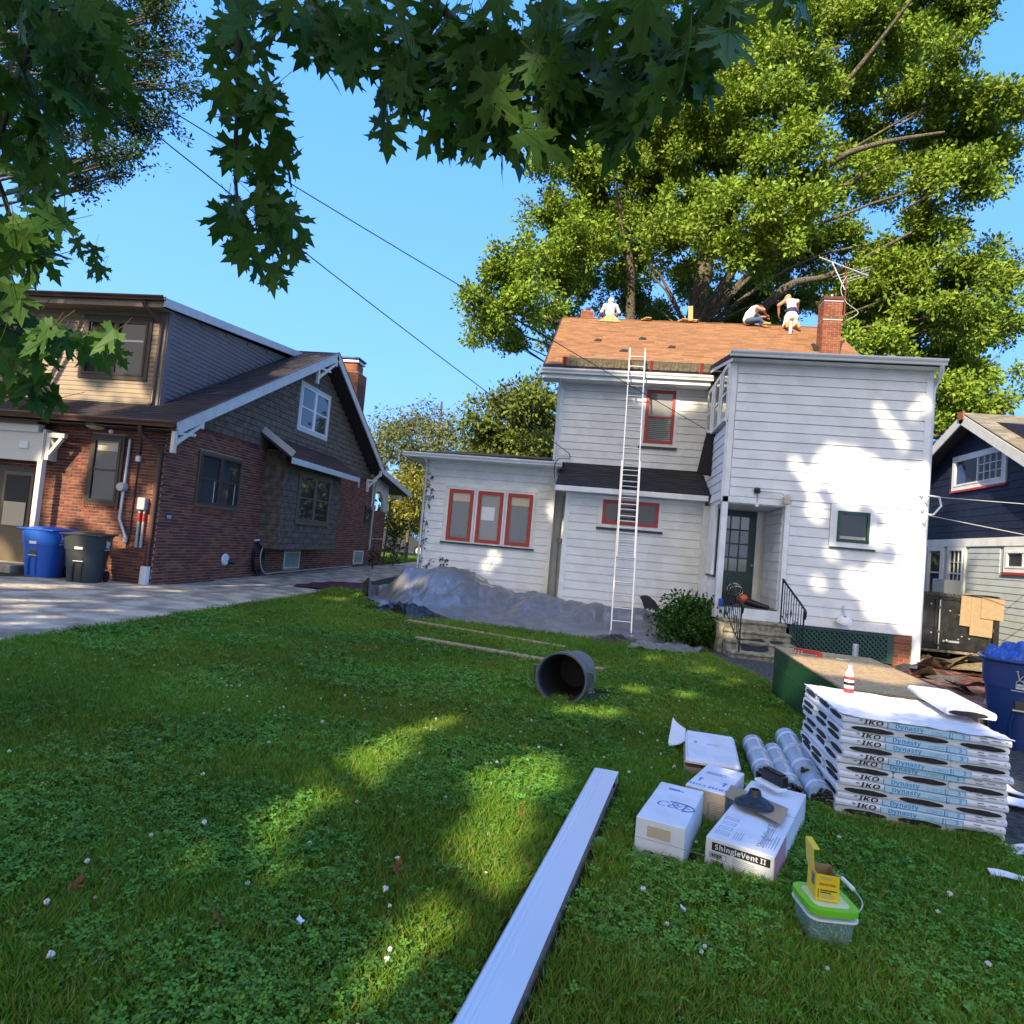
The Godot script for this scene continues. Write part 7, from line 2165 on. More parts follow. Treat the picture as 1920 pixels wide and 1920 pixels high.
# a wrapped bundle of shingles, long axis on x, printed side on +z, torn openings at both ends
func make_bundle(printed: bool, seed_: int) -> Node3D:
	var t := thing("shingle_bundle", "", "bundle", Vector3.ZERO, "shingle bundles stacked on the pallet", true)
	var mb := MB.new()
	var n := 14
	var rr := RandomNumberGenerator.new(); rr.seed = seed_
	# slightly slack wrapper: a chamfered block whose top and sides sag a little
	var prof := [Vector2(-.17, -.014), Vector2(-.162, -.0215), Vector2(.162, -.0215), Vector2(.17, -.013), Vector2(.172, .004), Vector2(.166, .016), Vector2(.155, .0215), Vector2(0, .0225), Vector2(-.155, .0215), Vector2(-.166, .016), Vector2(-.172, .004)]
	for i in n:
		var x0 := -.505 + 1.01 * i / n; var x1 := -.505 + 1.01 * (i + 1) / n
		for k in prof.size():
			var a: Vector2 = prof[k]; var b: Vector2 = prof[(k + 1) % prof.size()]
			var f0 := 1.0 + .02 * sin(i * 1.7 + seed_); var f1 := 1.0 + .02 * sin((i + 1) * 1.7 + seed_)
			mb.quad(Vector3(x0, a.y * f0, a.x), Vector3(x0, b.y * f0, b.x), Vector3(x1, b.y * f1, b.x), Vector3(x1, a.y * f1, a.x))
	for s in [-1, 1]:
		var c := Vector3(.505 * s, 0, 0)
		for k in prof.size():
			var a: Vector2 = prof[k]; var b: Vector2 = prof[(k + 1) % prof.size()]
			if s > 0: mb.tri(c + Vector3(.004, 0, 0), Vector3(c.x, b.y, b.x), Vector3(c.x, a.y, a.x))
			else: mb.tri(c - Vector3(.004, 0, 0), Vector3(c.x, a.y, a.x), Vector3(c.x, b.y, b.x))
	part(t, "wrapper", mb, M.carton_white)
	for s in [-1, 1]:
		var ov := MB.new()
		oval(ov, Vector3(.509 * s, -.003 + rr.randf_range(-.003, .003), rr.randf_range(-.02, .02)), Vector3(0, 0, -s), UP, .265, .033, .003, seed_)
		part(t, "torn_opening", ov, M.shingle_dark)
		var gr := MB.new()
		for i in 5: gr.slab(Vector3(.5125 * s, 0, 0), Vector3(0, 0, -s), UP, Vector3(s, 0, 0), -.10 + .008 * i, .10 - .01 * (i % 3), -.012 + i * .005, -.0105 + i * .005, -.001, .0006)
		part(t, "shingle_edge", gr, M.asphalt)
	if printed:
		var F := .1735
		lettering(t, "IKO", Vector3(-.315, .003, F), EX, UP, .031, M.ink_black, true, "Droid Sans", .25, 1.65)
		var tick := MB.new(); tick.slab(Vector3(0, 0, F), EX, UP, EZ, -.405, -.385, .004, .014, 0, .0006); part(t, "mark", tick, M.ink_grey)
		lettering(t, "Dynasty", Vector3(-.10, .003, F), EX, UP, .029, M.ink_blue, true, "Droid Sans", 0.0, 1.15)
		var bgd := MB.new(); bgd.slab(Vector3(0, 0, F), EX, UP, EZ, -.226, .262, -.0185, .0185, -.0005, .0002)
		part(t, "print_band", bgd, M.pale_blue_print)
		var fr := MB.new()
		fr.slab(Vector3(0, 0, F), EX, UP, EZ, -.232, -.228, -.019, .019, 0, .0006)
		fr.slab(Vector3(0, 0, F), EX, UP, EZ, -.228, .16, -.019, -.016, 0, .0006)
		fr.ring(Vector3(0, 0, F), EX, UP, EZ, Rect2(.035, -.010, .09, .016), .002, 0, .0006)
		fr.slab(Vector3(0, 0, F), EX, UP, EZ, .138, .145, -.019, .019, 0, .0006)
		fr.ring(Vector3(0, 0, F), EX, UP, EZ, Rect2(.155, -.019, .105, .038), .003, 0, .0006)
		part(t, "blue_frame", fr, M.ink_blue)
		lettering(t, "3", Vector3(.222, .001, F), EX, UP, .026, M.ink_blue, true)
		lettering(t, "ARMOR", Vector3(.08, -.002, F), EX, UP, .008, M.ink_grey, false)
		var sm := MB.new()
		for q in [[.32, .36, .010], [.325, .37, -.008], [.39, .44, .004], [.47, .48, .004]]: sm.slab(Vector3(0, 0, F), EX, UP, EZ, q[0], q[1], q[2], q[2] + .006, 0, .0006)
		part(t, "small_print", sm, M.ink_grey)
	return t

func carton(nm: String, label: String, at: Vector3, turn: float, size: Vector3, m: Material, cat_ := "box") -> Node3D:
	# front face on +z, base centre of the front edge at the origin
	var t := thing(nm, label, cat_, at, "", true, turn)
	plain(t, "carton", m, Vector3(0, size.y / 2, -size.z / 2), size, .004)
	return t

func lines(parent: Node3D, nm: String, c: Vector3, U: Vector3, V: Vector3, w: float, n: int, pitch: float, h: float, m: Material) -> void:
	var mb := MB.new(); var N := U.cross(V)
	for i in n: mb.slab(c, U, V, N, 0, w * rng.randf_range(.6, 1.0), -i * pitch - h, -i * pitch, -.0005, .0007)
	part(parent, nm, mb, m)

func build_supplies() -> void:
	rng.seed = 99
	mottle(mat("shingle_dark", .035, .032, .03, .95), noise_tex(.2, 90, Color(.5, .5, .5), Color(1, 1, 1), 3), .3)
	# pallet with the bundles stacked crosswise
	var X := Transform3D(Basis(UP, -.06) * Basis(Vector3.BACK, -.028), Vector3(2.205, -.105, -4.68))
	var pal := thing("pallet", "wooden pallet under the stack of shingle bundles", "pallet", Vector3.ZERO, "", true)
	pal.transform = X
	for i in 6: plain(pal, "deck_board", M.new_lumber, Vector3(0, -.012, -.06 - i * .19), Vector3(1.06, .02, .12), .003)
	for x in [-.48, 0.0, .48]: plain(pal, "stringer", M.grey_lumber, Vector3(x, -.065, -.53), Vector3(.045, .085, 1.1), .003)
	plain(pal, "deck_board", M.new_lumber, Vector3(0, -.118, -.06), Vector3(1.06, .02, .10), .003)
	mat("pale_blue_print", .42, .62, .74, .5)
	var proto_a := make_bundle(true, 3)
	var proto_b := make_bundle(false, 5)
	var used_a := false; var used_b := false
	var ord := ["bottom", "second lowest", "third lowest", "fourth lowest", "fifth lowest", "sixth lowest", "seventh lowest", "seventh from the top", "sixth from the top", "fifth from the top", "fourth from the top", "third from the top", "second from the top", "topmost"]
	# from the bottom: end layer, then pairs of printed layers, so that the top layer is printed
	for k in 14:
		var lengthwise := (k % 3 != 0)   # printed long side faces the lawn
		for j in 3:
			var o: Node3D
			var pos: Vector3
			var turn := 0.0
			var lab: String
			if lengthwise:
				pos = Vector3(rng.randf_range(-.012, .012) + (.02 if k == 8 else 0.0), BT * (k + .5), -.172 - j * .347 + rng.randf_range(-.012, .012))
				lab = "%s bundle of the %s layer, printed long side to the lawn" % [["front", "middle", "rear"][j], ord[k]]
			else:
				turn = PI / 2
				pos = Vector3(-.337 + j * .337, BT * (k + .5), -.522 + rng.randf_range(-.008, .008))
				lab = "%s bundle of the %s layer, torn dark end to the lawn" % [["left", "middle", "right"][j], ord[k]]
			if lengthwise and j == 0:
				o = proto_a if not used_a else proto_a.duplicate(); 
				if used_a: o.name = numbered(self, "shingle_bundle"); add_child(o)
				used_a = true
			else:
				o = proto_b if not used_b else proto_b.duplicate()
				if used_b: o.name = numbered(self, "shingle_bundle"); add_child(o)
				used_b = true
			o.transform = X * Transform3D(Basis(UP, turn + rng.randf_range(-.014, .014)), pos)
			tag(o, lab, "bundle", "shingle bundles stacked on the pallet")
	# clear film with creases over the stack
	var film := thing("plastic_film", "creased milky plastic film lying over the top of the shingle stack", "film", Vector3.ZERO, "", true)
	film.transform = X
	var fz := FastNoiseLite.new(); fz.seed = 12; fz.frequency = 3.2; fz.fractal_type = FastNoiseLite.FRACTAL_RIDGED; fz.fractal_octaves = 3
	var P := []
	for i in 49:
		var row := []
		for k in 49:
			var x := lerpf(-.515, .52, i / 48.0); var z := lerpf(.0, -1.06, k / 48.0)
			row.append(Vector3(x, BT * 14 + .003 + .010 * maxf(0, fz.get_noise_2d(x, z * 1.6)), z))
		P.append(row)
	var fm := MB.new(); sheet_mesh(fm, P)
	part(film, "sheet", fm, mat("milky_film", .74, .75, .78, .3))
	# the loose bundle on top
	var p1 := at_y(1778, 1343, .56); var p2 := at_y(1872, 1357, .56); var p3 := at_y(1695, 1293, .56)
	var lb: Node3D = proto_b.duplicate()
	lb.name = numbered(self, "loose_bundle"); add_child(lb)
	var ax := ((p1 + p2) / 2 - (p3 + (p2 - p1) / 2)); ax.y = 0
	ax = ax.normalized()
	lb.transform = Transform3D(Basis(ax, UP, ax.cross(UP)).scaled(Vector3(.92, 1.15, .86)), (p1 + p2) / 2 - ax * .46 + UP * .035)
	tag(lb, "loose opened shingle bundle lying aslant on top of the stack", "bundle", "")
	lb.remove_meta("group")
	var bs := MB.new(); bs.slab(Vector3(0, 0, -.1735), -EX, UP, -EZ, -.1, .25, -.016, .016, 0, .001)
	part(lb, "blue_band", bs, M.ink_blue)
	plain(lb, "shingle_ends", M.black_felt, Vector3(-.54, 0, 0), Vector3(.08, .032, .30), .004)
	# bottle and tools
	var bp := at_y(1591, 1297, .555)
	var bt := thing("sauce_bottle", "clear bottle with red label standing on the shingle stack", "bottle", bp)
	var bm := MB.new(); bm.lathe([Vector2(0, 0), Vector2(.034, 0), Vector2(.036, .02), Vector2(.036, .12), Vector2(.030, .15), Vector2(.018, .175), Vector2(.018, .19)], 16, bp)
	part(bt, "body", bm, M.white_plastic)
	for q in [[.0, .03, "red_plastic"], [.04, .095, "white_trim"], [.10, .125, "red_plastic"], [.055, .08, "black_plastic"]]:
		var lm := MB.new(); lm.lathe([Vector2(.0372 + (.0004 if q[2] == "black_plastic" else 0.0), q[0]), Vector2(.0372 + (.0004 if q[2] == "black_plastic" else 0.0), q[1])], 16, bp)
		part(bt, "label_band", lm, M[q[2]])
	var bc := MB.new(); bc.lathe([Vector2(.021, .185), Vector2(.021, .215), Vector2(0, .215)], 14, bp)
	part(bt, "cap", bc, M.grey_pvc)
	# green sided box roofed with particle board
	var gb := thing("plywood_box", "long box with dark green side and bare particle board top", "box", Vector3(3.0, -.2, -7.8))
	var top := [Vector3(2.50, .40, -9.50), Vector3(3.70, .39, -9.36), Vector3(3.56, .39, -6.55), Vector3(2.38, .40, -6.6)]
	var tp := MB.new()
	for s in [[0, UP * .018], [1, UP * 0]]:
		if s[0] == 0: tp.quad(top[3] + s[1], top[2] + s[1], top[1] + s[1], top[0] + s[1])
		else: tp.quad(top[0], top[1], top[2], top[3])
	for i in 4:
		var a: Vector3 = top[i]; var b: Vector3 = top[(i + 1) % 4]
		tp.quad(b, a, a + UP * .018, b + UP * .018)
	var osb := mottle(mat("particle_board", .58, .42, .24, .85), flake_texture(), 1.1)
	part(gb, "top_sheet", tp, osb)
	for q in [[0, 3, "green_side"], [1, 0, "back_side"], [2, 1, "right_side"]]:
		var a: Vector3 = top[q[0]]; var b: Vector3 = top[q[1]]
		var sd := MB.new()
		var U := (b - a).normalized()
		sd.slab(a - UP * .64, U, UP, U.cross(UP), 0.0, (b - a).length(), 0, .635, -.02, .0)
		part(gb, q[2], sd, mottle(mat("green_panel", .008, .075, .022, .5), noise_tex(.03, 63, Color(.75, .75, .75), Color(1, 1, 1), 4), .9) if q[0] == 0 else M.particle_board)
	var seam := MB.new()
	var d := (top[3] - top[0] as Vector3).normalized()
	seam.slab(top[0] - UP * .235, d, UP, d.cross(UP), .02, 2.8, 0, .006, 0.0, .003)
	part(gb, "seam", seam, M.green_trim)
	var rt := thing("red_tool", "red plastic shingle gauge lying at the back corner of the plywood box", "tool", Vector3(2.72, .42, -8.8))
	var ra := at_y(1489, 1224, .42); var rb := at_y(1537, 1232, .42)
	var rd := (rb - ra).normalized(); var RB := Basis(rd, UP, rd.cross(UP))
	plain(rt, "bar", M.red_plastic, (ra + rb) / 2 + UP * .045, Vector3((rb - ra).length(), .05, .035), .006, RB)
	plain(rt, "grip", M.red_plastic, rb + UP * .02, Vector3(.05, .08, .05), .008, RB)
	for i in 3: plain(rt, "tooth", M.shade_cream, ra + rd * (.02 + .04 * i) + UP * .02, Vector3(.015, .05, .04), .002, RB)
	var cp := at_y(1603, 1232, .41)
	var cm := MB.new(); cm.lathe([Vector2(0, 0), Vector2(.036, 0), Vector2(.038, .01), Vector2(.038, .16), Vector2(.03, .17), Vector2(0, .17)], 16, cp)
	solo("silver_can", "plain silver can standing on the far corner of the plywood box", "can", cm, M.galvanised)
	var wr := MB.new(); var wp := at_y(1580, 1236, .425)
	wr.tube(smooth_curve([wp + Vector3(-.08, 0, .0), wp + Vector3(-.02, .0, .05), wp + Vector3(.06, .0, .02), wp + Vector3(.10, 0, -.03)], 10), .005, 5)
	solo("wire_scrap", "little curl of wire on the particle board", "wire", wr, M.white_plastic)
	# rolls of underlayment
	var film_m := mat("blue_film", .30, .42, .56, .18)
	film_m.clearcoat_enabled = true; film_m.clearcoat = .6
	var rl := [[at_y(1411, 1398, -.05), at_y(1436, 1458, -.05), "leftmost blue wrapped roll of roofing underlayment, behind the cartons", .085], [at_y(1449, 1410, -.05), at_y(1488, 1488, -.05), "middle blue wrapped roll, slightly smaller than its neighbours", .075], [at_y(1473, 1386, -.02), at_y(1516, 1462, -.02), "right upper blue wrapped roll with bunched black end", .092], [at_y(1500, 1440, -.05), at_y(1541, 1500, -.05), "lowest wrapped roll squeezed against the shingle stack", .085]]
	for q in rl:
		var a: Vector3 = q[0]; var b: Vector3 = q[1]
		if q[3] < .08 and true: b = a + (b - a) * .96
		var ctr := (a + b) / 2
		var y = gy(ctr.x, ctr.z) + q[3] + .015 + (.03 if q[3] > .09 else 0.0)
		a.y = y; b.y = y
		var t := thing("underlayment_roll", q[2], "roll", Vector3(ctr.x, y - q[3], ctr.z), "wrapped rolls beside the shingle stack")
		var dd := (b - a).normalized()
		var body := MB.new()
		var pts := []; var rad := []
		for i in 25:
			pts.append(a.lerp(b, i / 24.0)); rad.append(q[3] * (1.0 + .008 * sin(i * 1.3)))
		body.tube(pts, rad, 24)
		part(t, "wrapper", body, film_m)
		for f in [.12, .45, .48, .82]:
			var bd := MB.new(); bd.tube([a.lerp(b, f), a.lerp(b, f + .06)], q[3] + .0015, 24, Color.WHITE, false)
			part(t, "print_band", bd, M.carton_white)
		var en := MB.new()
		for i in 26:
			var an := rng.randf() * TAU; var r2 = rng.randf() * q[3] * .8
			var sd := dd.cross(UP).normalized()
			var c = b + (sd * cos(an) + UP * sin(an)) * r2
			en.ellipsoid(c, Vector3(.022, .012, .018), 4, Basis(Vector3(rng.randfn(), rng.randfn(), rng.randfn()).normalized(), rng.randf() * 3.0))
		part(t, "bunched_end", en, M.black_plastic)
	# cartons
	var wc := carton("carton", "white carton with grey blue swirl mark, nearest to the long trim box", Vector3(.425, -.085, -3.535), -.30, Vector3(.255, .215, .62), M.carton_white)
	plain(wc, "tape_flap", M.carton_kraft, Vector3(-.005, .155, .001), Vector3(.12, .055, .004), .001)
	lines(wc, "seam", Vector3(-.122, .112, .0005), EX, UP, .40, 1, .1, .002, M.ink_grey)
	var bk := MB.new()
	bk.prism([Vector2(-.085, .045), Vector2(-.045, .055), Vector2(-.02, .052), Vector2(-.02, .045)], Vector3(0, 0, 0), EX, UP, EZ, .0005, .0013)
	bk.ring(Vector3.ZERO, EX, UP, EZ, Rect2(.02, .035, .085, .02), .003, .0005, .0013)
	bk.slab(Vector3.ZERO, EX, UP, EZ, .03, .09, .042, .048, .0005, .0014)
	part(wc, "mark", bk, M.ink_black)
	lettering(wc, "C&F", Vector3(.02, .2156, -.27), EX, -EZ, .075, M.ink_indigo, false, "Droid Serif", .2, 1.0)
	var sw := MB.new()
	var sp := []
	for i in 17: sp.append(Vector3(.03 + .10 * cos(-1.2 + i * .2), .216, -.27 - .055 * sin(-1.2 + i * .2)))
	sw.tube(sp, .004, 4)
	part(wc, "swirl", sw, M.ink_indigo)
	lines(wc, "stamp", Vector3(-.06, .2156, -.54), EX, -EZ, .10, 2, .014, .010, M.ink_indigo)
	var tc := carton("carton", "trim coil carton standing behind the white swirl carton", Vector3(.755, -.105, -4.19), -.42, Vector3(.245, .215, .52), M.carton_white)
	plain(tc, "kraft_face", M.carton_kraft, Vector3(0, .105, .0012), Vector3(.242, .205, .003))
	lettering(tc, "TRIM COIL", Vector3(0, .2156, -.06), -EX, EZ, .034, M.ink_indigo, true, "Droid Serif", 0.0, 1.0)
	for x in [-.075, .075]:
		var ar := MB.new()
		ar.slab(Vector3(x, .2152, -.17), EX, -EZ, UP, -.006, .006, -.035, .02, 0, .0008)
		ar.prism([Vector2(-.018, .02), Vector2(.018, .02), Vector2(0, .04)], Vector3(x, .2152, -.17), EX, -EZ, UP, 0, .0008)
		part(tc, "arrow", ar, M.ink_indigo)
	lines(tc, "small_print", Vector3(-.08, .2156, -.36), EX, -EZ, .16, 4, .014, .003, M.ink_indigo)
	var ls := MB.new()
	ls.ring(Vector3(0, 0, .003), EX, UP, EZ, Rect2(.02, .06, .09, .09), .003, 0, .0008)
	ls.slab(Vector3(0, 0, .003), EX, UP, EZ, .026, .034, .07, .14, 0, .0009)
	for i in 5: ls.slab(Vector3(0, 0, .003), EX, UP, EZ, .045, .10 - .01 * (i % 2), .074 + i * .014, .078 + i * .014, 0, .0008)
	part(tc, "label_print", ls, M.ink_grey)
	lines(tc, "crease", Vector3(-.03, .2, .0032), Vector3(0, -1, 0), EX, .2, 2, .008, .002, M.cardboard)
	var oc := carton("open_carton", "low open carton spilling a white plastic sack behind the other boxes", Vector3(.945, -.125, -5.02), -.12, Vector3(.40, .10, .85), M.cardboard)
	plain(oc, "sack", M.carton_white, Vector3(.01, .125, -.46), Vector3(.40, .05, .72), .02, Basis(Vector3.RIGHT, .05))
	var fl := MB.new()
	bent_sheet(fl, [Vector3(-.19, .16, -.80), Vector3(-.30, .24, -.86), Vector3(-.33, .05, -.62), Vector3(-.19, .10, -.60)], .04, 2)
	part(oc, "sack_flap", fl, M.carton_white)
	plain(oc, "flap", M.carton_kraft, Vector3(-.03, .115, -.06), Vector3(.34, .008, .16), .002, Basis(Vector3.RIGHT, -.25))
	lines(oc, "print", Vector3(-.02, .1525, -.60), EX, -EZ, .14, 7, .018, .004, M.ink_grey)
	lettering(oc, "S", Vector3(-.11, .154, -.52), EX, -EZ, .05, M.ink_indigo, true)
	var vc := carton("vent_carton", "long white ridge vent carton in front, printed on end and top", Vector3(.815, -.09, -3.485), -.42, Vector3(.335, .178, 1.10), M.carton_white)
	var vb := MB.new(); vb.slab(Vector3(0, 0, 0), EX, UP, EZ, -.135, .150, .118, .158, .0004, .0012)
	part(vc, "black_band", vb, M.ink_black)
	lettering(vc, "ShingleVent II", Vector3(.005, .138, .0016), EX, UP, .026, M.carton_white, true, "Droid Sans", 0.0, 1.05)
	for q in [[-.145, .080], [-.137, .042]]:
		var bc2 := MB.new()
		bc2.ring(Vector3.ZERO, EX, UP, EZ, Rect2(q[0], q[1], .085 if q[1] > .06 else .062, .028), .002, .0004, .0012)
		for i in 14: bc2.slab(Vector3.ZERO, EX, UP, EZ, q[0] + .006 + i * .0042, q[0] + .0078 + i * .0042 + .001 * (i % 3), q[1] + .005, q[1] + .023, .0004, .0012)
		part(vc, "bar_code", bc2, M.ink_black)
	lines(vc, "text_block", Vector3(-.03, .105, .0004), EX, UP, .17, 11, .0085, .0022, M.ink_grey)
	lettering(vc, "ShingleVent II", Vector3(.085, .1784, -.24), -EZ, -EX, .038, M.ink_grey, true, "Droid Sans", 0.0, 1.0)
	lines(vc, "underline", Vector3(.108, .1784, -.08), -EZ, -EX, .40, 1, .01, .003, M.ink_grey)
	lines(vc, "text_block", Vector3(.120, .1784, -.08), -EZ, -EX, .22, 3, .014, .003, M.ink_grey)
	lines(vc, "text_block", Vector3(-.05, .1784, -.06), -EZ, -EX, .16, 4, .012, .002, M.ink_grey)
	var dg := MB.new()
	for i in 4:
		dg.ring(Vector3(-.11, .1780, -.10 - .075 * i), EX, -EZ, UP, Rect2(-.035, -.022, .07, .045), .0022, 0, .0009)
		dg.slab(Vector3(-.11, .1780, -.10 - .075 * i), EX, -EZ, UP, -.03, .03, -.001, .001, 0, .0009)
	part(vc, "diagram", dg, M.ink_indigo)
	plain(vc, "pink_edge", mat("pink_print", .50, .24, .26, .7), Vector3(.1685, .089, -.17), Vector3(.002, .17, .34))
	plain(vc, "top_seam", M.ink_grey, Vector3(0, .1783, -.62), Vector3(.335, .0012, .003))
	# pipe flashing with its black cone on top of the carton
	var V := Transform3D(Basis(UP, -.42), Vector3(.815, -.09, -3.485))
	var pf := thing("pipe_flashing", "metal pipe flashing with black rubber cone lying across the vent carton", "flashing", V * Vector3(0, .18, -.5))
	var q0 := at_y(1358, 1492, .115); var q1 := at_y(1371, 1471, .115); var q2 := at_y(1479, 1516, .115); var q3 := at_y(1464, 1546, .115)
	var pl := MB.new()
	pl.quad(q0, q3, q2, q1); pl.quad(q0 - UP * .002, q1 - UP * .002, q2 - UP * .002, q3 - UP * .002)
	part(pf, "plate", pl, mat("tan_metal", .36, .28, .21, .35, .4))
	var cn := MB.new()
	var cc := at_y(1414, 1508, .118)
	cn.lathe([Vector2(.11, 0), Vector2(.108, .008), Vector2(.085, .02), Vector2(.08, .028), Vector2(.04, .05), Vector2(.03, .085), Vector2(.022, .085), Vector2(.02, .05)], 26, cc)
	part(pf, "cone", cn, M.black_plastic)
	var bx := thing("hinge_strip", "small black corrugated strip on the far end of the vent carton", "vent strip", at_y(1450, 1480, .12))
	var ba := at_y(1432, 1463, .12); var bb2 := at_y(1472, 1484, .12)
	var bd2 := (bb2 - ba).normalized(); var BB := Basis(bd2, UP, bd2.cross(UP))
	plain(bx, "strip", M.black_plastic, (ba + bb2) / 2 + UP * .05, Vector3((bb2 - ba).length(), .07, .05), .006, BB)
	for i in 8: plain(bx, "ridge", M.black_plastic, ba + bd2 * (.015 + i * .02) + UP * .088, Vector3(.008, .01, .055), .001, BB)
	plain(bx, "white_base", M.white_plastic, (ba + bb2) / 2 + UP * .008 + BB.z * .03, Vector3((bb2 - ba).length() * 1.1, .02, .08), .004, BB)
	# long trim box
	var lt := thing("trim_box", "long pale metal trim length lying from the bottom edge towards the cartons", "trim", Vector3(0, -.08, -3.4))
	var e0 := Vector3(.165, .03, -4.56); var e1 := Vector3(-.42, .075, -.95)
	var ld := (e1 - e0).normalized(); var LB := Basis(ld.cross(UP) * -1.0, UP, -ld)
	if LB.x.x < 0: LB = Basis(-LB.x, LB.y, -LB.z)
	var lm := MB.new()
	var Ll := (e1 - e0).length()
	# folded sheet profile: rounded left edge, shallow ribs, flat right part
	var prof := [Vector2(-.085, -.075), Vector2(-.092, -.05), Vector2(-.09, -.02), Vector2(-.078, -.004), Vector2(-.066, 0), Vector2(-.060, -.003), Vector2(-.054, 0), Vector2(-.044, 0), Vector2(-.038, -.003), Vector2(-.032, 0), Vector2(-.02, 0), Vector2(-.014, -.002), Vector2(-.008, 0), Vector2(.082, 0), Vector2(.082, -.004), Vector2(-.06, -.006), Vector2(-.08, -.03), Vector2(-.08, -.075)]
	lm.prism(prof, e0, LB.x, UP, LB.x.cross(UP), 0, Ll if LB.x.cross(UP).dot(ld) > 0 else -Ll)
	if LB.x.cross(UP).dot(ld) < 0: pass
	part(lt, "metal_face", lm, mat("trim_metal", .66, .72, .80, .30, .15))
	var wd := MB.new()
	wd.slab(e0 + ld * .03, LB.x, UP, LB.x.cross(UP), -.072, .080, -.085, -.006, 0, Ll if LB.x.cross(UP).dot(ld) > 0 else -Ll)
	part(lt, "board_core", wd, mottle(mat("primed_board", .42, .30, .24, .7), noise_tex(.03, 65, Color(.7, .68, .66), Color(1, 1, 1), 4), .4))
	plain(lt, "clip", M.black_plastic, e0 + ld * .22 + LB.x * .083 - UP * .02, Vector3(.012, .03, .03), .003)
	plain(lt, "end_cap", M.trim_metal, e0 + ld * .012 + LB.x * .0 - UP * .04, Vector3(.165, .075, .01), .003, LB)
	# lidded plastic box with nails, and the yellow carton on it
	var tb := thing("nail_tub", "translucent plastic tub with bright green lid and wire handle", "tub", Vector3(1.08, -.08, -3.05), "", true, .12)
	var tm := mat("clear_tub", .45, .66, .60, .2)
	tm.transparency = BaseMaterial3D.TRANSPARENCY_ALPHA; tm.albedo_color.a = .26
	var rr2 := func(w: float, dd: float, c: float) -> Array:
		var o := []
		for s in [[1, 1, 0], [-1, 1, 1], [-1, -1, 2], [1, -1, 3]]:
			for i in 5:
				var a: float = PI / 2 * (s[2] + i / 4.0)
				o.append(Vector2(s[0] * (w / 2 - c) + c * cos(a), s[1] * (dd / 2 - c) + c * sin(a)))
		return o
	var lo: Array = rr2.call(.165, .185, .035); var hi: Array = rr2.call(.195, .215, .04)
	var tbm := MB.new()
	for i in lo.size():
		var k: int = (i + 1) % lo.size()
		tbm.quad(Vector3(lo[k].x, 0, lo[k].y), Vector3(lo[i].x, 0, lo[i].y), Vector3(hi[i].x, .165, hi[i].y), Vector3(hi[k].x, .165, hi[k].y))
	part(tb, "body", tbm, tm)
	var rim := MB.new(); rim.prism(rr2.call(.212, .232, .045), Vector3(0, .138, 0), EX, -EZ, UP, 0, .008)
	part(tb, "rim", rim, M.white_plastic)
	var lid := MB.new(); lid.prism(rr2.call(.212, .235, .05), Vector3(0, .160, 0), EX, -EZ, UP, 0, .024)
	part(tb, "lid", lid, mat("lime_plastic", .16, .52, .02, .35))
	var li := MB.new(); li.prism(rr2.call(.15, .17, .03), Vector3(0, .1842, 0), EX, -EZ, UP, 0, .001)
	part(tb, "lid_label", li, mat("pale_lime", .62, .70, .38, .5))
	rod(tb, "wire_handle", M.galvanised, smooth_curve([Vector3(.108, .165, .07), Vector3(.135, .20, .05), Vector3(.125, .225, -.03), Vector3(.10, .24, -.09), Vector3(.05, .22, -.125)], 14), .0028, 5)
	rod(tb, "grip", M.white_plastic, [Vector3(.127, .222, -.01), Vector3(.108, .237, -.075)], .009, 8)
	var nl := MB.new()
	for i in 260:
		var p := Vector3(rng.randf_range(-.07, .07), rng.randf_range(.01, .12), rng.randf_range(-.08, .08))
		var dv := Vector3(rng.randfn(), rng.randfn() * .5, rng.randfn()).normalized() * .018
		nl.tube([p - dv, p + dv], .0035, 4, Color(.22, .34, .24) * rng.randf_range(.4, 1.5))
	part(tb, "nails", nl, M.paint_mix, "stuff")
	var yb := thing("nail_carton", "open yellow nail carton with raised lid standing on the green lid", "box", Vector3(1.075, .108, -3.05), "", true, -.05)
	var ym := mat("yellow_card", .74, .52, .01, .5)
	var w := .092; var hh := .108; var dp := .13
	for q in [[Vector3(0, hh / 2, dp / 2 - .02), Vector3(w, hh, .002)], [Vector3(-w / 2, hh / 2, -.02), Vector3(.002, hh, dp)], [Vector3(w / 2, hh / 2 - .008, -.02), Vector3(.002, hh - .016, dp)], [Vector3(0, hh / 2 - .005, -dp / 2 - .02), Vector3(w, hh - .01, .002)], [Vector3(0, .002, -.02), Vector3(w, .002, dp)]]:
		plain(yb, "side", ym, q[0], q[1])
	for q in [[Vector3(0, hh / 2, -dp / 2 - .0185), Vector3(w - .004, hh - .014, .001)], [Vector3(w / 2 - .002, hh / 2, -.02), Vector3(.001, hh - .024, dp - .004)]]: plain(yb, "inside", M.cardboard, q[0], q[1])
	var lidb := Basis(Vector3.BACK, .10)
	plain(yb, "lid_panel", ym, Vector3(-w / 2 - .014, hh + .048, -.02), Vector3(.002, .10, dp), 0, lidb)
	plain(yb, "lid_tuck", ym, Vector3(-w / 2 - .006, hh + .099, -.02), Vector3(.026, .004, dp), .001, lidb)
	plain(yb, "picture", M.navy_plastic, Vector3(-w / 2 - .0016, .07, .0), Vector3(.001, .05, .04))
	var F2 := dp / 2 - .0188
	lines(yb, "print", Vector3(-.03, .096, F2), EX, UP, .06, 2, .006, .002, M.cardboard)
	lettering(yb, "ROOFING", Vector3(.0, .068, F2 + .0004), EX, UP, .0105, M.red_plastic, true)
	lines(yb, "print", Vector3(-.028, .046, F2), EX, UP, .07, 2, .009, .0045, M.ink_black)
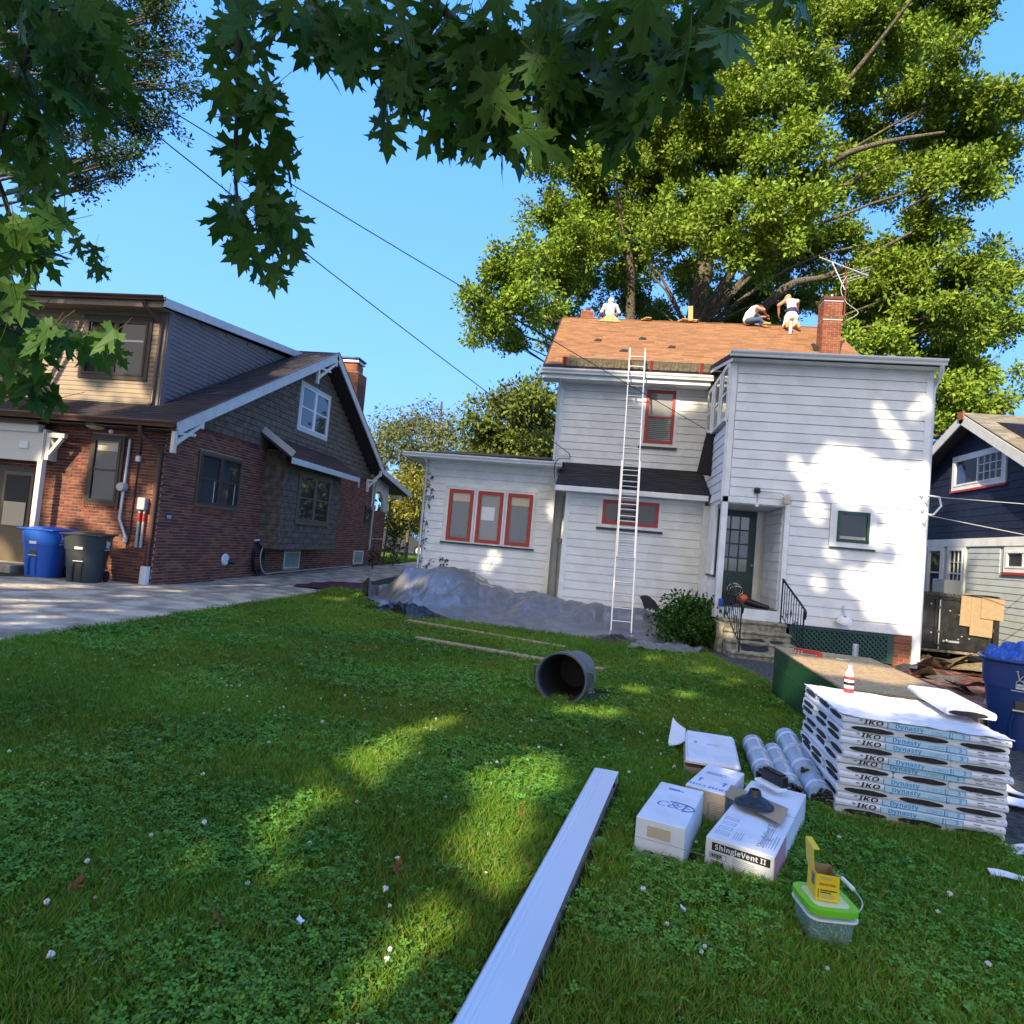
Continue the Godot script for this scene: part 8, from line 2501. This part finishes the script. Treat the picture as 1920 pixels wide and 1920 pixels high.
	lines(yb, "print", Vector3(-.028, .026, F2), EX, UP, .07, 3, .0065, .0016, M.ink_grey)
	plain(yb, "print_bar", M.ink_black, Vector3(-.036, .030, F2 + .0004), Vector3(.003, .036, .0008))

func flake_texture() -> ImageTexture:
	var im := Image.create(512, 512, false, Image.FORMAT_RGB8)
	var r := RandomNumberGenerator.new(); r.seed = 44
	im.fill(Color(.86, .82, .76))
	for i in 2600:
		var w := r.randi_range(10, 46); var h := r.randi_range(3, 9)
		var f := r.randf_range(.66, 1.0)
		var x := r.randi_range(0, 511); var y := r.randi_range(0, 511)
		if r.randf() < .3:
			var s := w; w = h; h = s
		im.fill_rect(Rect2i(x, y, w, h), Color(f, f * r.randf_range(.94, 1.0), f * r.randf_range(.84, .95)))
	return ImageTexture.create_from_image(im)
# ---------------------------------------------------------------- driveway on the right, car in the street
func build_driveway_things() -> void:
	rng.seed = 123
	# black dump trailer seen from the rear doors
	var z := -16.5
	var t := thing("dump_trailer", "dented black dump trailer with closed rear doors parked between the houses", "trailer", Vector3(8.2, -.5, -18.0))
	mottle(mat("trailer_black", .016, .016, .017, .5), noise_tex(.02, 95, Color(.55, .55, .55), Color(1, 1, 1), 5, .3, .7), 1.1, noise_normal(.02, 96, 2.0), .3)
	var B: Material = M.trailer_black
	for q in [[7.03, -18.3], [9.16, -18.3]]: plain(t, "side_wall", B, Vector3(q[0], .56, q[1]), Vector3(.06, 1.28, 3.6), .01)
	plain(t, "front_wall", B, Vector3(8.1, .56, -20.1), Vector3(2.1, 1.28, .06), .01)
	plain(t, "bed", B, Vector3(8.1, -.06, -18.3), Vector3(2.16, .10, 3.6), .01)
	for q in [[7.46, .92], [8.52, 1.12]]:
		var d := plain(t, "door", B, Vector3(q[0], .56, z), Vector3(q[1], 1.18, .04), .006)
		var fr := MB.new(); fr.ring(Vector3(0, 0, z + .02), EX, UP, EZ, Rect2(q[0] - q[1] / 2, -.03, q[1], 1.20), .06, 0, .022)
		part(d, "frame", fr, B)
		for i in 7:
			var c := MB.new()
			var p := Vector2(q[0] + rng.randf_range(-.38, .38) * q[1], rng.randf_range(.1, 1.0))
			c.prism([p + Vector2(-.02, 0), p + Vector2(.015, -.012), p + Vector2(.03, .01), p + Vector2(0, .02)], Vector3(0, 0, z + .0202), EX, UP, EZ, 0, .0008)
			part(d, "chipped_paint", c, M.galvanised)
	for x in [7.0, 9.18]: plain(t, "corner_post", B, Vector3(x, .53, z), Vector3(.12, 1.34, .12), .012)
	plain(t, "top_rail", M.asphalt, Vector3(8.1, 1.22, z - .01), Vector3(2.26, .09, .10), .01)
	plain(t, "sill_rail", M.grey_lumber, Vector3(8.1, -.09, z + .01), Vector3(2.26, .06, .10), .01)
	rod(t, "lock_rod", M.galvanised, [Vector3(7.95, 1.1, z + .06), Vector3(7.95, -.05, z + .06)], .018)
	for y in [.92, .36, .05]: plain(t, "rod_bracket", M.asphalt, Vector3(7.95, y, z + .05), Vector3(.10, .06, .06), .006)
	plain(t, "latch", M.galvanised, Vector3(8.22, .15, z + .05), Vector3(.36, .05, .03), .006)
	var lk := MB.new(); lk.ellipsoid(Vector3(8.12, .16, z + .08), Vector3(.04, .045, .03), 6)
	part(t, "padlock", lk, M.chrome)
	for y in [.9, .5, -.0]: rod(t, "hinge", M.asphalt, [Vector3(9.10, y - .05, z + .06), Vector3(9.10, y + .05, z + .06)], .03)
	for zz in [-18.0, -18.9]:
		for x in [7.0, 9.2]:
			var wh := MB.new()
			wh.lathe([Vector2(0, -.1), Vector2(.2, -.1), Vector2(.33, -.09), Vector2(.36, -.05), Vector2(.36, .05), Vector2(.33, .09), Vector2(.2, .1), Vector2(0, .1)], 24, Vector3(x, -.12, zz), Basis(Vector3.BACK, PI / 2))
			part(t, "wheel", wh, M.black_plastic)
	# cardboard hung over the trailer corner
	var cb := thing("cardboard_sheets", "flattened tan cardboard draped over the right corner of the black trailer", "cardboard", Vector3(8.9, .6, z + .1))
	for q in [[8.36, 8.62, .55, 1.24, .03], [8.58, 9.06, .36, 1.24, .045], [8.78, 9.26, .78, 1.27, .07]]:
		var m := MB.new()
		m.slab(Vector3(0, 0, z + .03), Vector3(1, -.05, 0).normalized(), Vector3(.03, 1, 0).normalized(), EZ, q[0], q[1], q[2] + .42, q[3] + .42, q[4], q[4] + .008)
		part(cb, "sheet", m, M.cardboard)
	var ft := MB.new()
	bent_sheet(ft, [Vector3(8.5, 1.29, z + .06), Vector3(9.2, 1.27, z + .08), Vector3(9.45, 1.18, z - .3), Vector3(8.7, 1.30, z - .4)], .08, 5)
	part(cb, "folded_top", ft, M.cardboard)
	# roof rubbish on red sheeting between box and trailer
	var P := []
	var nz := FastNoiseLite.new(); nz.seed = 14; nz.frequency = 1.3; nz.fractal_type = FastNoiseLite.FRACTAL_RIDGED
	for i in 61:
		var row := []
		for k in 61:
			var u := i / 60.0; var v := k / 60.0
			var x := lerpf(4.0, 7.6, u) + .8 * v; var zz := lerpf(-8.9, -15.4, v) + .3 * sin(u * 6.0)
			row.append(Vector3(x, gy(x, zz) + .06 + .05 * nz.get_noise_2d(x, zz), zz))
		P.append(row)
	var sm := MB.new(); sheet_mesh(sm, P)
	solo("red_sheet", "dusty red brown ground sheet under the roofing rubbish right of the plywood box", "sheet", sm, mottle(mat("red_sheet", .24, .095, .07, .55), noise_tex(.02, 97, Color(.5, .5, .5), Color(1, 1, 1), 5), 1.5))
	var cols := [["grey shingle slab", Color(.13, .12, .11)], ["tan board scrap", Color(.36, .27, .15)], ["weathered plywood scrap", Color(.30, .23, .13)], ["dark felt strip", Color(.04, .037, .036)], ["pale grey flashing strip", Color(.34, .36, .36)]]
	var spots := [[1650, 1275, .9, .35, 4, "on the red sheet beside the brick pier"], [1700, 1258, .8, .4, 1, "under the left door of the trailer"], [1740, 1262, .7, .35, 2, "below the trailer latch"], [1790, 1235, .9, .5, 2, "leaning up under the trailer doors"], [1830, 1250, .8, .5, 0, "heaped at the right rear trailer corner"], [1845, 1228, .5, .4, 1, "standing against the right trailer post"], [1770, 1285, 1.0, .4, 0, "in the middle of the rubbish"], [1815, 1275, .6, .3, 1, "right of the middle of the rubbish"], [1855, 1270, .6, .4, 2, "beside the blue cart"], [1720, 1295, .9, .3, 3, "at the left of the rubbish"], [1840, 1312, .9, .35, 0, "at the front of the red sheet near the cart"], [1800, 1303, .7, .25, 3, "at the front of the red sheet"], [1690, 1270, .6, .25, 3, "at the foot of the brick pier"], [1865, 1345, .4, .25, 4, "behind the loose bundle"], [1760, 1245, .7, .3, 1, "in the shade beneath the trailer doors"], [1735, 1278, .6, .3, 2, "on the left half of the rubbish"], [1810, 1243, 1.0, .5, 1, "topmost on the heap under the right door"], [1775, 1255, 1.1, .45, 2, "across the middle of the heap"], [1845, 1258, .9, .5, 1, "sloping off the heap towards the cart"], [1725, 1268, 1.0, .35, 0, "at the left end of the heap"], [1795, 1268, .9, .45, 2, "at the front of the heap"], [1850, 1242, .7, .55, 2, "tilted up beside the trailer post"]]
	for i in spots.size():
		var q: Array = spots[i]
		var p := at_ground(q[0], q[1])
		if p.z < -15.9: p = p * (15.6 / -p.z); p.y = gy(p.x, p.z)
		var mb := MB.new()
		var a := rng.randf() * TAU
		var e = Vector3(cos(a), 0, sin(a)) * q[2] * .5; var f = Vector3(-sin(a), 0, cos(a)) * q[3] * .5
		var lift := Vector3(0, rng.randf_range(.10, .30), 0)
		var tilt := Vector3(0, rng.randf_range(-.14, .30), 0)
		bent_sheet(mb, [p - e - f + lift * .6, p + e - f + lift + tilt, p + e + f + lift - tilt * .3, p - e + f + lift * .7], .12, i + 3)
		var cm := "debris%d" % q[4]
		if not M.has(cm): mottle(mat(cm, cols[q[4]][1].r, cols[q[4]][1].g, cols[q[4]][1].b, .85), noise_tex(.03, 100 + q[4], Color(.6, .6, .6), Color(1, 1, 1), 4), .6)
		solo("roof_debris", "%s %s" % [cols[q[4]][0], q[5]], "debris", mb, M[cm])
	# white scraps at the right edge of the asphalt
	for q in [[1905, 1520, .35, .22, "white torn sheet lying past the right end of the shingle stack"], [1880, 1490, .2, .3, "white wrapper beside the shingle stack on the asphalt"], [1915, 1612, .16, .12, "white scrap low at the right edge of the picture"], [1905, 1668, .24, .07, "pointed white strip on the asphalt at the right edge"]]:
		var p := at_ground(q[0], q[1]); var mb := MB.new()
		bent_sheet(mb, [p + Vector3(-q[2] / 2, .05, -q[3] / 2), p + Vector3(q[2] / 2, .06, -q[3] / 2), p + Vector3(q[2] / 2, .05, q[3] / 2), p + Vector3(-q[2] / 2, .04, q[3] / 2)], .06, int(q[0]))
		solo("white_scrap", q[4], "scrap", mb, M.carton_white)
	# dark car parked in the street beyond
	var cp := at_z(768, 1042, -38.5)
	var c := thing("parked_car", "dark blue black car parked in the street beyond the driveway", "car", Vector3(cp.x - .6, gy(-12, -38.5) + .03, -38.5), "", true, 0.0)
	var prof := [Vector2(-2.2, .45), Vector2(-2.15, .25), Vector2(2.15, .25), Vector2(2.25, .50), Vector2(2.2, .78), Vector2(1.2, .95), Vector2(.45, 1.42), Vector2(-1.3, 1.48), Vector2(-2.0, 1.02), Vector2(-2.2, .92)]
	var body := MB.new(); body.prism(prof, Vector3.ZERO, EX, UP, EZ, -.88, .88)
	var cm2 := mat("car_paint", .010, .014, .03, .2); cm2.clearcoat_enabled = true
	part(c, "body", body, cm2)
	for s in [-1, 1]:
		for q in [[Vector2(.30, 1.36), Vector2(1.02, .98), Vector2(-.2, .98), Vector2(-.2, 1.38)], [Vector2(-.3, 1.38), Vector2(-.3, .98), Vector2(-1.7, 1.02), Vector2(-1.25, 1.40)]]:
			var g := MB.new(); g.prism(q, Vector3(0, 0, .882 * s), EX, UP, EZ, -.004, .004)
			part(c, "side_window", g, M.dark_room)
		for x in [-1.4, 1.4]:
			var w := MB.new()
			w.lathe([Vector2(0, -.1), Vector2(.31, -.1), Vector2(.34, -.06), Vector2(.34, .06), Vector2(.31, .1), Vector2(0, .1)], 20, Vector3(x, .33, .82 * s), Basis(Vector3.RIGHT, PI / 2))
			var wn := part(c, "wheel", w, M.black_plastic)
			var r := MB.new()
			r.lathe([Vector2(0, .115), Vector2(.2, .112), Vector2(.21, .09)], 16, Vector3(x, .33, .82 * s), Basis(Vector3.RIGHT, PI / 2 * s))
			part(wn, "rim", r, M.galvanised)
		plain(c, "headlight", M.white_plastic, Vector3(2.18, .68, .62 * s), Vector3(.1, .14, .34), .02)
	var ws := MB.new(); ws.quad(Vector3(1.18, .98, .74), Vector3(1.18, .98, -.74), Vector3(.50, 1.40, -.66), Vector3(.50, 1.40, .66))
	part(c, "windscreen", ws, mat("sky_glass", .12, .25, .38, .05))
# ---------------------------------------------------------------- lawn plants
func build_grass() -> void:
	rng.seed = 555
	leaf_mat("blade", .5, .5)
	# tufts
	var tufts := []
	for k in 4:
		var mb := MB.new()
		for i in 9:
			var a := rng.randf() * TAU; var r := rng.randf() * .035
			var p := Vector3(cos(a) * r, 0, sin(a) * r)
			var lean := Vector3(rng.randfn(), 0, rng.randfn()) * .35
			var h := rng.randf_range(.035, .075)
			var w := Vector3(cos(a + 1.3), 0, sin(a + 1.3)) * .0026
			var m := p + (UP + lean * .5).normalized() * h * .55
			var e := m + (UP * .6 + lean * 1.3).normalized() * h * .5
			var c := Color(.098, .205, .018) * rng.randf_range(.7, 1.35)
			if rng.randf() < .14: c = Color(.22, .22, .055)
			mb.quad(p - w, p + w, m + w * .8, m - w * .8, c * .9)
			mb.tri(m - w * .8, m + w * .8, e, c * 1.1)
		tufts.append(mb.mesh())
	# clover sprig: several three-leaved stalks
	var clov := []
	for k in 3:
		var mb := MB.new()
		for i in 7:
			var a := rng.randf() * TAU; var r := rng.randf_range(.01, .055)
			var h := rng.randf_range(.025, .065)
			var c0 := Vector3(cos(a) * r, h, sin(a) * r)
			var tone := Color(.085, .20, .026) * rng.randf_range(.75, 1.35)
			mb.tube([Vector3(cos(a) * r * .4, 0, sin(a) * r * .4), c0], .0012, 3, tone, false)
			var spin := rng.randf() * TAU
			var tilt := Vector3(rng.randfn() * .3, 1, rng.randfn() * .3).normalized()
			var sx := tilt.cross(Vector3(cos(spin), 0, sin(spin))).normalized(); var sz := sx.cross(tilt)
			for l in 3:
				var an := TAU * l / 3.0
				var d := sx * cos(an) + sz * sin(an); var sd := sx * -sin(an) + sz * cos(an)
				var s := rng.randf_range(.009, .014)
				var q := [c0, c0 + d * s * .7 - sd * s * .55 + tilt * .002, c0 + d * s * 1.35 - sd * s * .45, c0 + d * s * 1.35 + sd * s * .45, c0 + d * s * .7 + sd * s * .55 + tilt * .002]
				mb.tri(q[0], q[2], q[1], tone); mb.tri(q[0], q[3], q[2], tone * 1.1); mb.tri(q[0], q[4], q[3], tone)
		clov.append(mb.mesh())
	# broad-leaved weed
	var weed := []
	for k in 3:
		var mb := MB.new()
		for i in 6:
			var a := TAU * i / 6.0 + rng.randf() * .6
			var d := Vector3(cos(a), rng.randf_range(.25, .8), sin(a)).normalized()
			var sd := d.cross(UP).normalized(); var L := rng.randf_range(.035, .06)
			var tone := Color(.13, .30, .045) * rng.randf_range(.8, 1.4)
			var b := d * .03
			var pts := []
			for w in 9:
				var t := w / 8.0
				pts.append(b + d * L * t + UP * .012 * sin(t * PI))
			for w in 8:
				var w0 := .55 * L * sin(PI * pow(w / 8.0, .75)) ; var w1 := .55 * L * sin(PI * pow((w + 1) / 8.0, .75))
				mb.quad(pts[w] - sd * w0, pts[w] + sd * w0, pts[w + 1] + sd * w1, pts[w + 1] - sd * w1, tone)
			mb.tube([Vector3.ZERO, b], .0018, 3, tone, false)
		weed.append(mb.mesh())
	var fl := MB.new()
	for i in 22:
		var d := Vector3(rng.randfn(), rng.randfn(), rng.randfn()).normalized()
		fl.ellipsoid(d * .006 + UP * .05, Vector3(.0035, .0035, .0035), 3, Basis(), Color(.70, .68, .60) if d.y > -.2 else Color(.5, .42, .32))
	fl.tube([Vector3.ZERO, Vector3(.002, .046, 0)], .0012, 3, Color(.05, .12, .03), false)
	var flower := fl.mesh()
	var patch := FastNoiseLite.new(); patch.seed = 6; patch.frequency = .55; patch.fractal_octaves = 3
	var tonal := FastNoiseLite.new(); tonal.seed = 16; tonal.frequency = .35; tonal.fractal_octaves = 2
	var gx := [[], [], [], []]; var gt := [[], [], [], []]
	var cx := [[], [], []]; var ct := [[], [], []]
	var wx := [[], [], []]
	var fx := []
	var solid := [Rect2(1.66, -5.85, 1.2, 1.2), Rect2(.30, -4.1, .35, .6), Rect2(2.4, -9.5, 1.3, 3.4)]
	var tarp_front := func(x: float) -> float: return -16.1 if x < -5.8 else (-14.3 if x < -4.9 else -12.75)
	var put := func(zmin: float, zmax: float, n: int, scale: float, kind: int) -> void:
		for i in n:
			# even cover per ground area: wider rows farther off
			var z := lerpf(zmin, zmax, rng.randf())
			var half := -z * .98 + 2.2
			var x := rng.randf_range(-half * 1.12, half * .95)
			if not on_lawn(x, z): continue
			if z < -12.7 and x > -5.9 and x < 2.2 and z < tarp_front.call(x) - .3: continue
			var skip := false
			for r in solid: if r.has_point(Vector2(x, z)): skip = true
			if kind < 3 and Vector2(x + .1, (z + 7.55) * .8).length() < .36: skip = true
			if z > -4.6 and absf(x - lerpf(.165, -.42, (z + 4.56) / 3.61)) < .12: skip = true
			if skip: continue
			var p := Vector3(x, lawn_y(x, z) - .004, z)
			var cl := patch.get_noise_2d(x, z)
			var s := scale * rng.randf_range(.75, 1.3)
			var b := Basis(UP, rng.randf() * TAU).scaled(Vector3(s, s * rng.randf_range(.8, 1.2), s))
			var tn := 1.0 + .35 * tonal.get_noise_2d(x, z)
			var col := Color(tn * (1.0 + .25 * tonal.get_noise_2d(x + 50.0, z)), tn, tn)
			if kind == 0:
				if cl > .18 and rng.randf() < .55: continue
				var k := rng.randi() % 4
				gx[k].append(Transform3D(b, p)); gt[k].append(col)
			elif kind == 1:
				if cl < -.02 and rng.randf() < .85: continue
				var k := rng.randi() % 3
				cx[k].append(Transform3D(b, p)); ct[k].append(col)
			elif kind == 2:
				if cl < .0 and rng.randf() < .7: continue
				wx[rng.randi() % 3].append(Transform3D(b, p))
			else:
				if x < -3.5 and rng.randf() < .6: continue
				fx.append(Transform3D(b, p))
	put.call(-1.2, -3.2, 75000, .95, 0)
	put.call(-3.2, -6.0, 95000, 1.1, 0)
	put.call(-6.0, -10.0, 70000, 1.35, 0)
	put.call(-10.0, -16.5, 60000, 1.7, 0)
	put.call(-1.2, -3.2, 13000, .85, 1)
	put.call(-3.2, -6.0, 17000, .95, 1)
	put.call(-6.0, -10.5, 22000, 1.2, 1)
	put.call(-10.5, -16.0, 10000, 1.3, 1)
	put.call(-1.2, -4.5, 1300, .9, 2)
	put.call(-4.5, -9.0, 500, 1.0, 2)
	put.call(-1.2, -5.0, 260, 1.15, 3)
	put.call(-5.0, -9.0, 1900, .95, 3)
	put.call(-9.0, -14.5, 3600, 1.0, 3)
	var holder := func(nm: String, label: String, cat_: String) -> Node3D:
		var t := thing(nm, label, cat_)
		t.set_meta("kind", "stuff")
		return t
	var g: Node3D = holder.call("grass", "short green lawn grass with yellowed blades all over the yard", "grass")
	for k in 4: scatter(g, "tufts", tufts[k], gx[k], M.blade, gt[k])
	var c: Node3D = holder.call("clover", "low clover growing in patches through the lawn", "clover")
	for k in 3: scatter(c, "sprigs", clov[k], cx[k], M.blade, ct[k])
	var w: Node3D = holder.call("weeds", "broad leaved weeds scattered in the near lawn", "weeds")
	for k in 3: scatter(w, "rosettes", weed[k], wx[k], M.blade)
	var f: Node3D = holder.call("clover_flowers", "small white clover flowers dotted over the lawn", "flowers")
	scatter(f, "heads", flower, fx, M.blade)
	# verge of grass by the street
	var vg: Node3D = holder.call("verge_grass", "strip of grass beyond the brick house beside the street", "grass")
	var vx := []
	for i in 9000:
		var x := rng.randf_range(-22, -6.0); var z := rng.randf_range(-36.5, -26.5)
		if x > -9.35 and x < drive_edge(z): continue
		vx.append(Transform3D(Basis(UP, rng.randf() * TAU).scaled(Vector3.ONE * 3.0), Vector3(x, gy(x, z), z)))
	scatter(vg, "tufts", tufts[0], vx, M.blade)
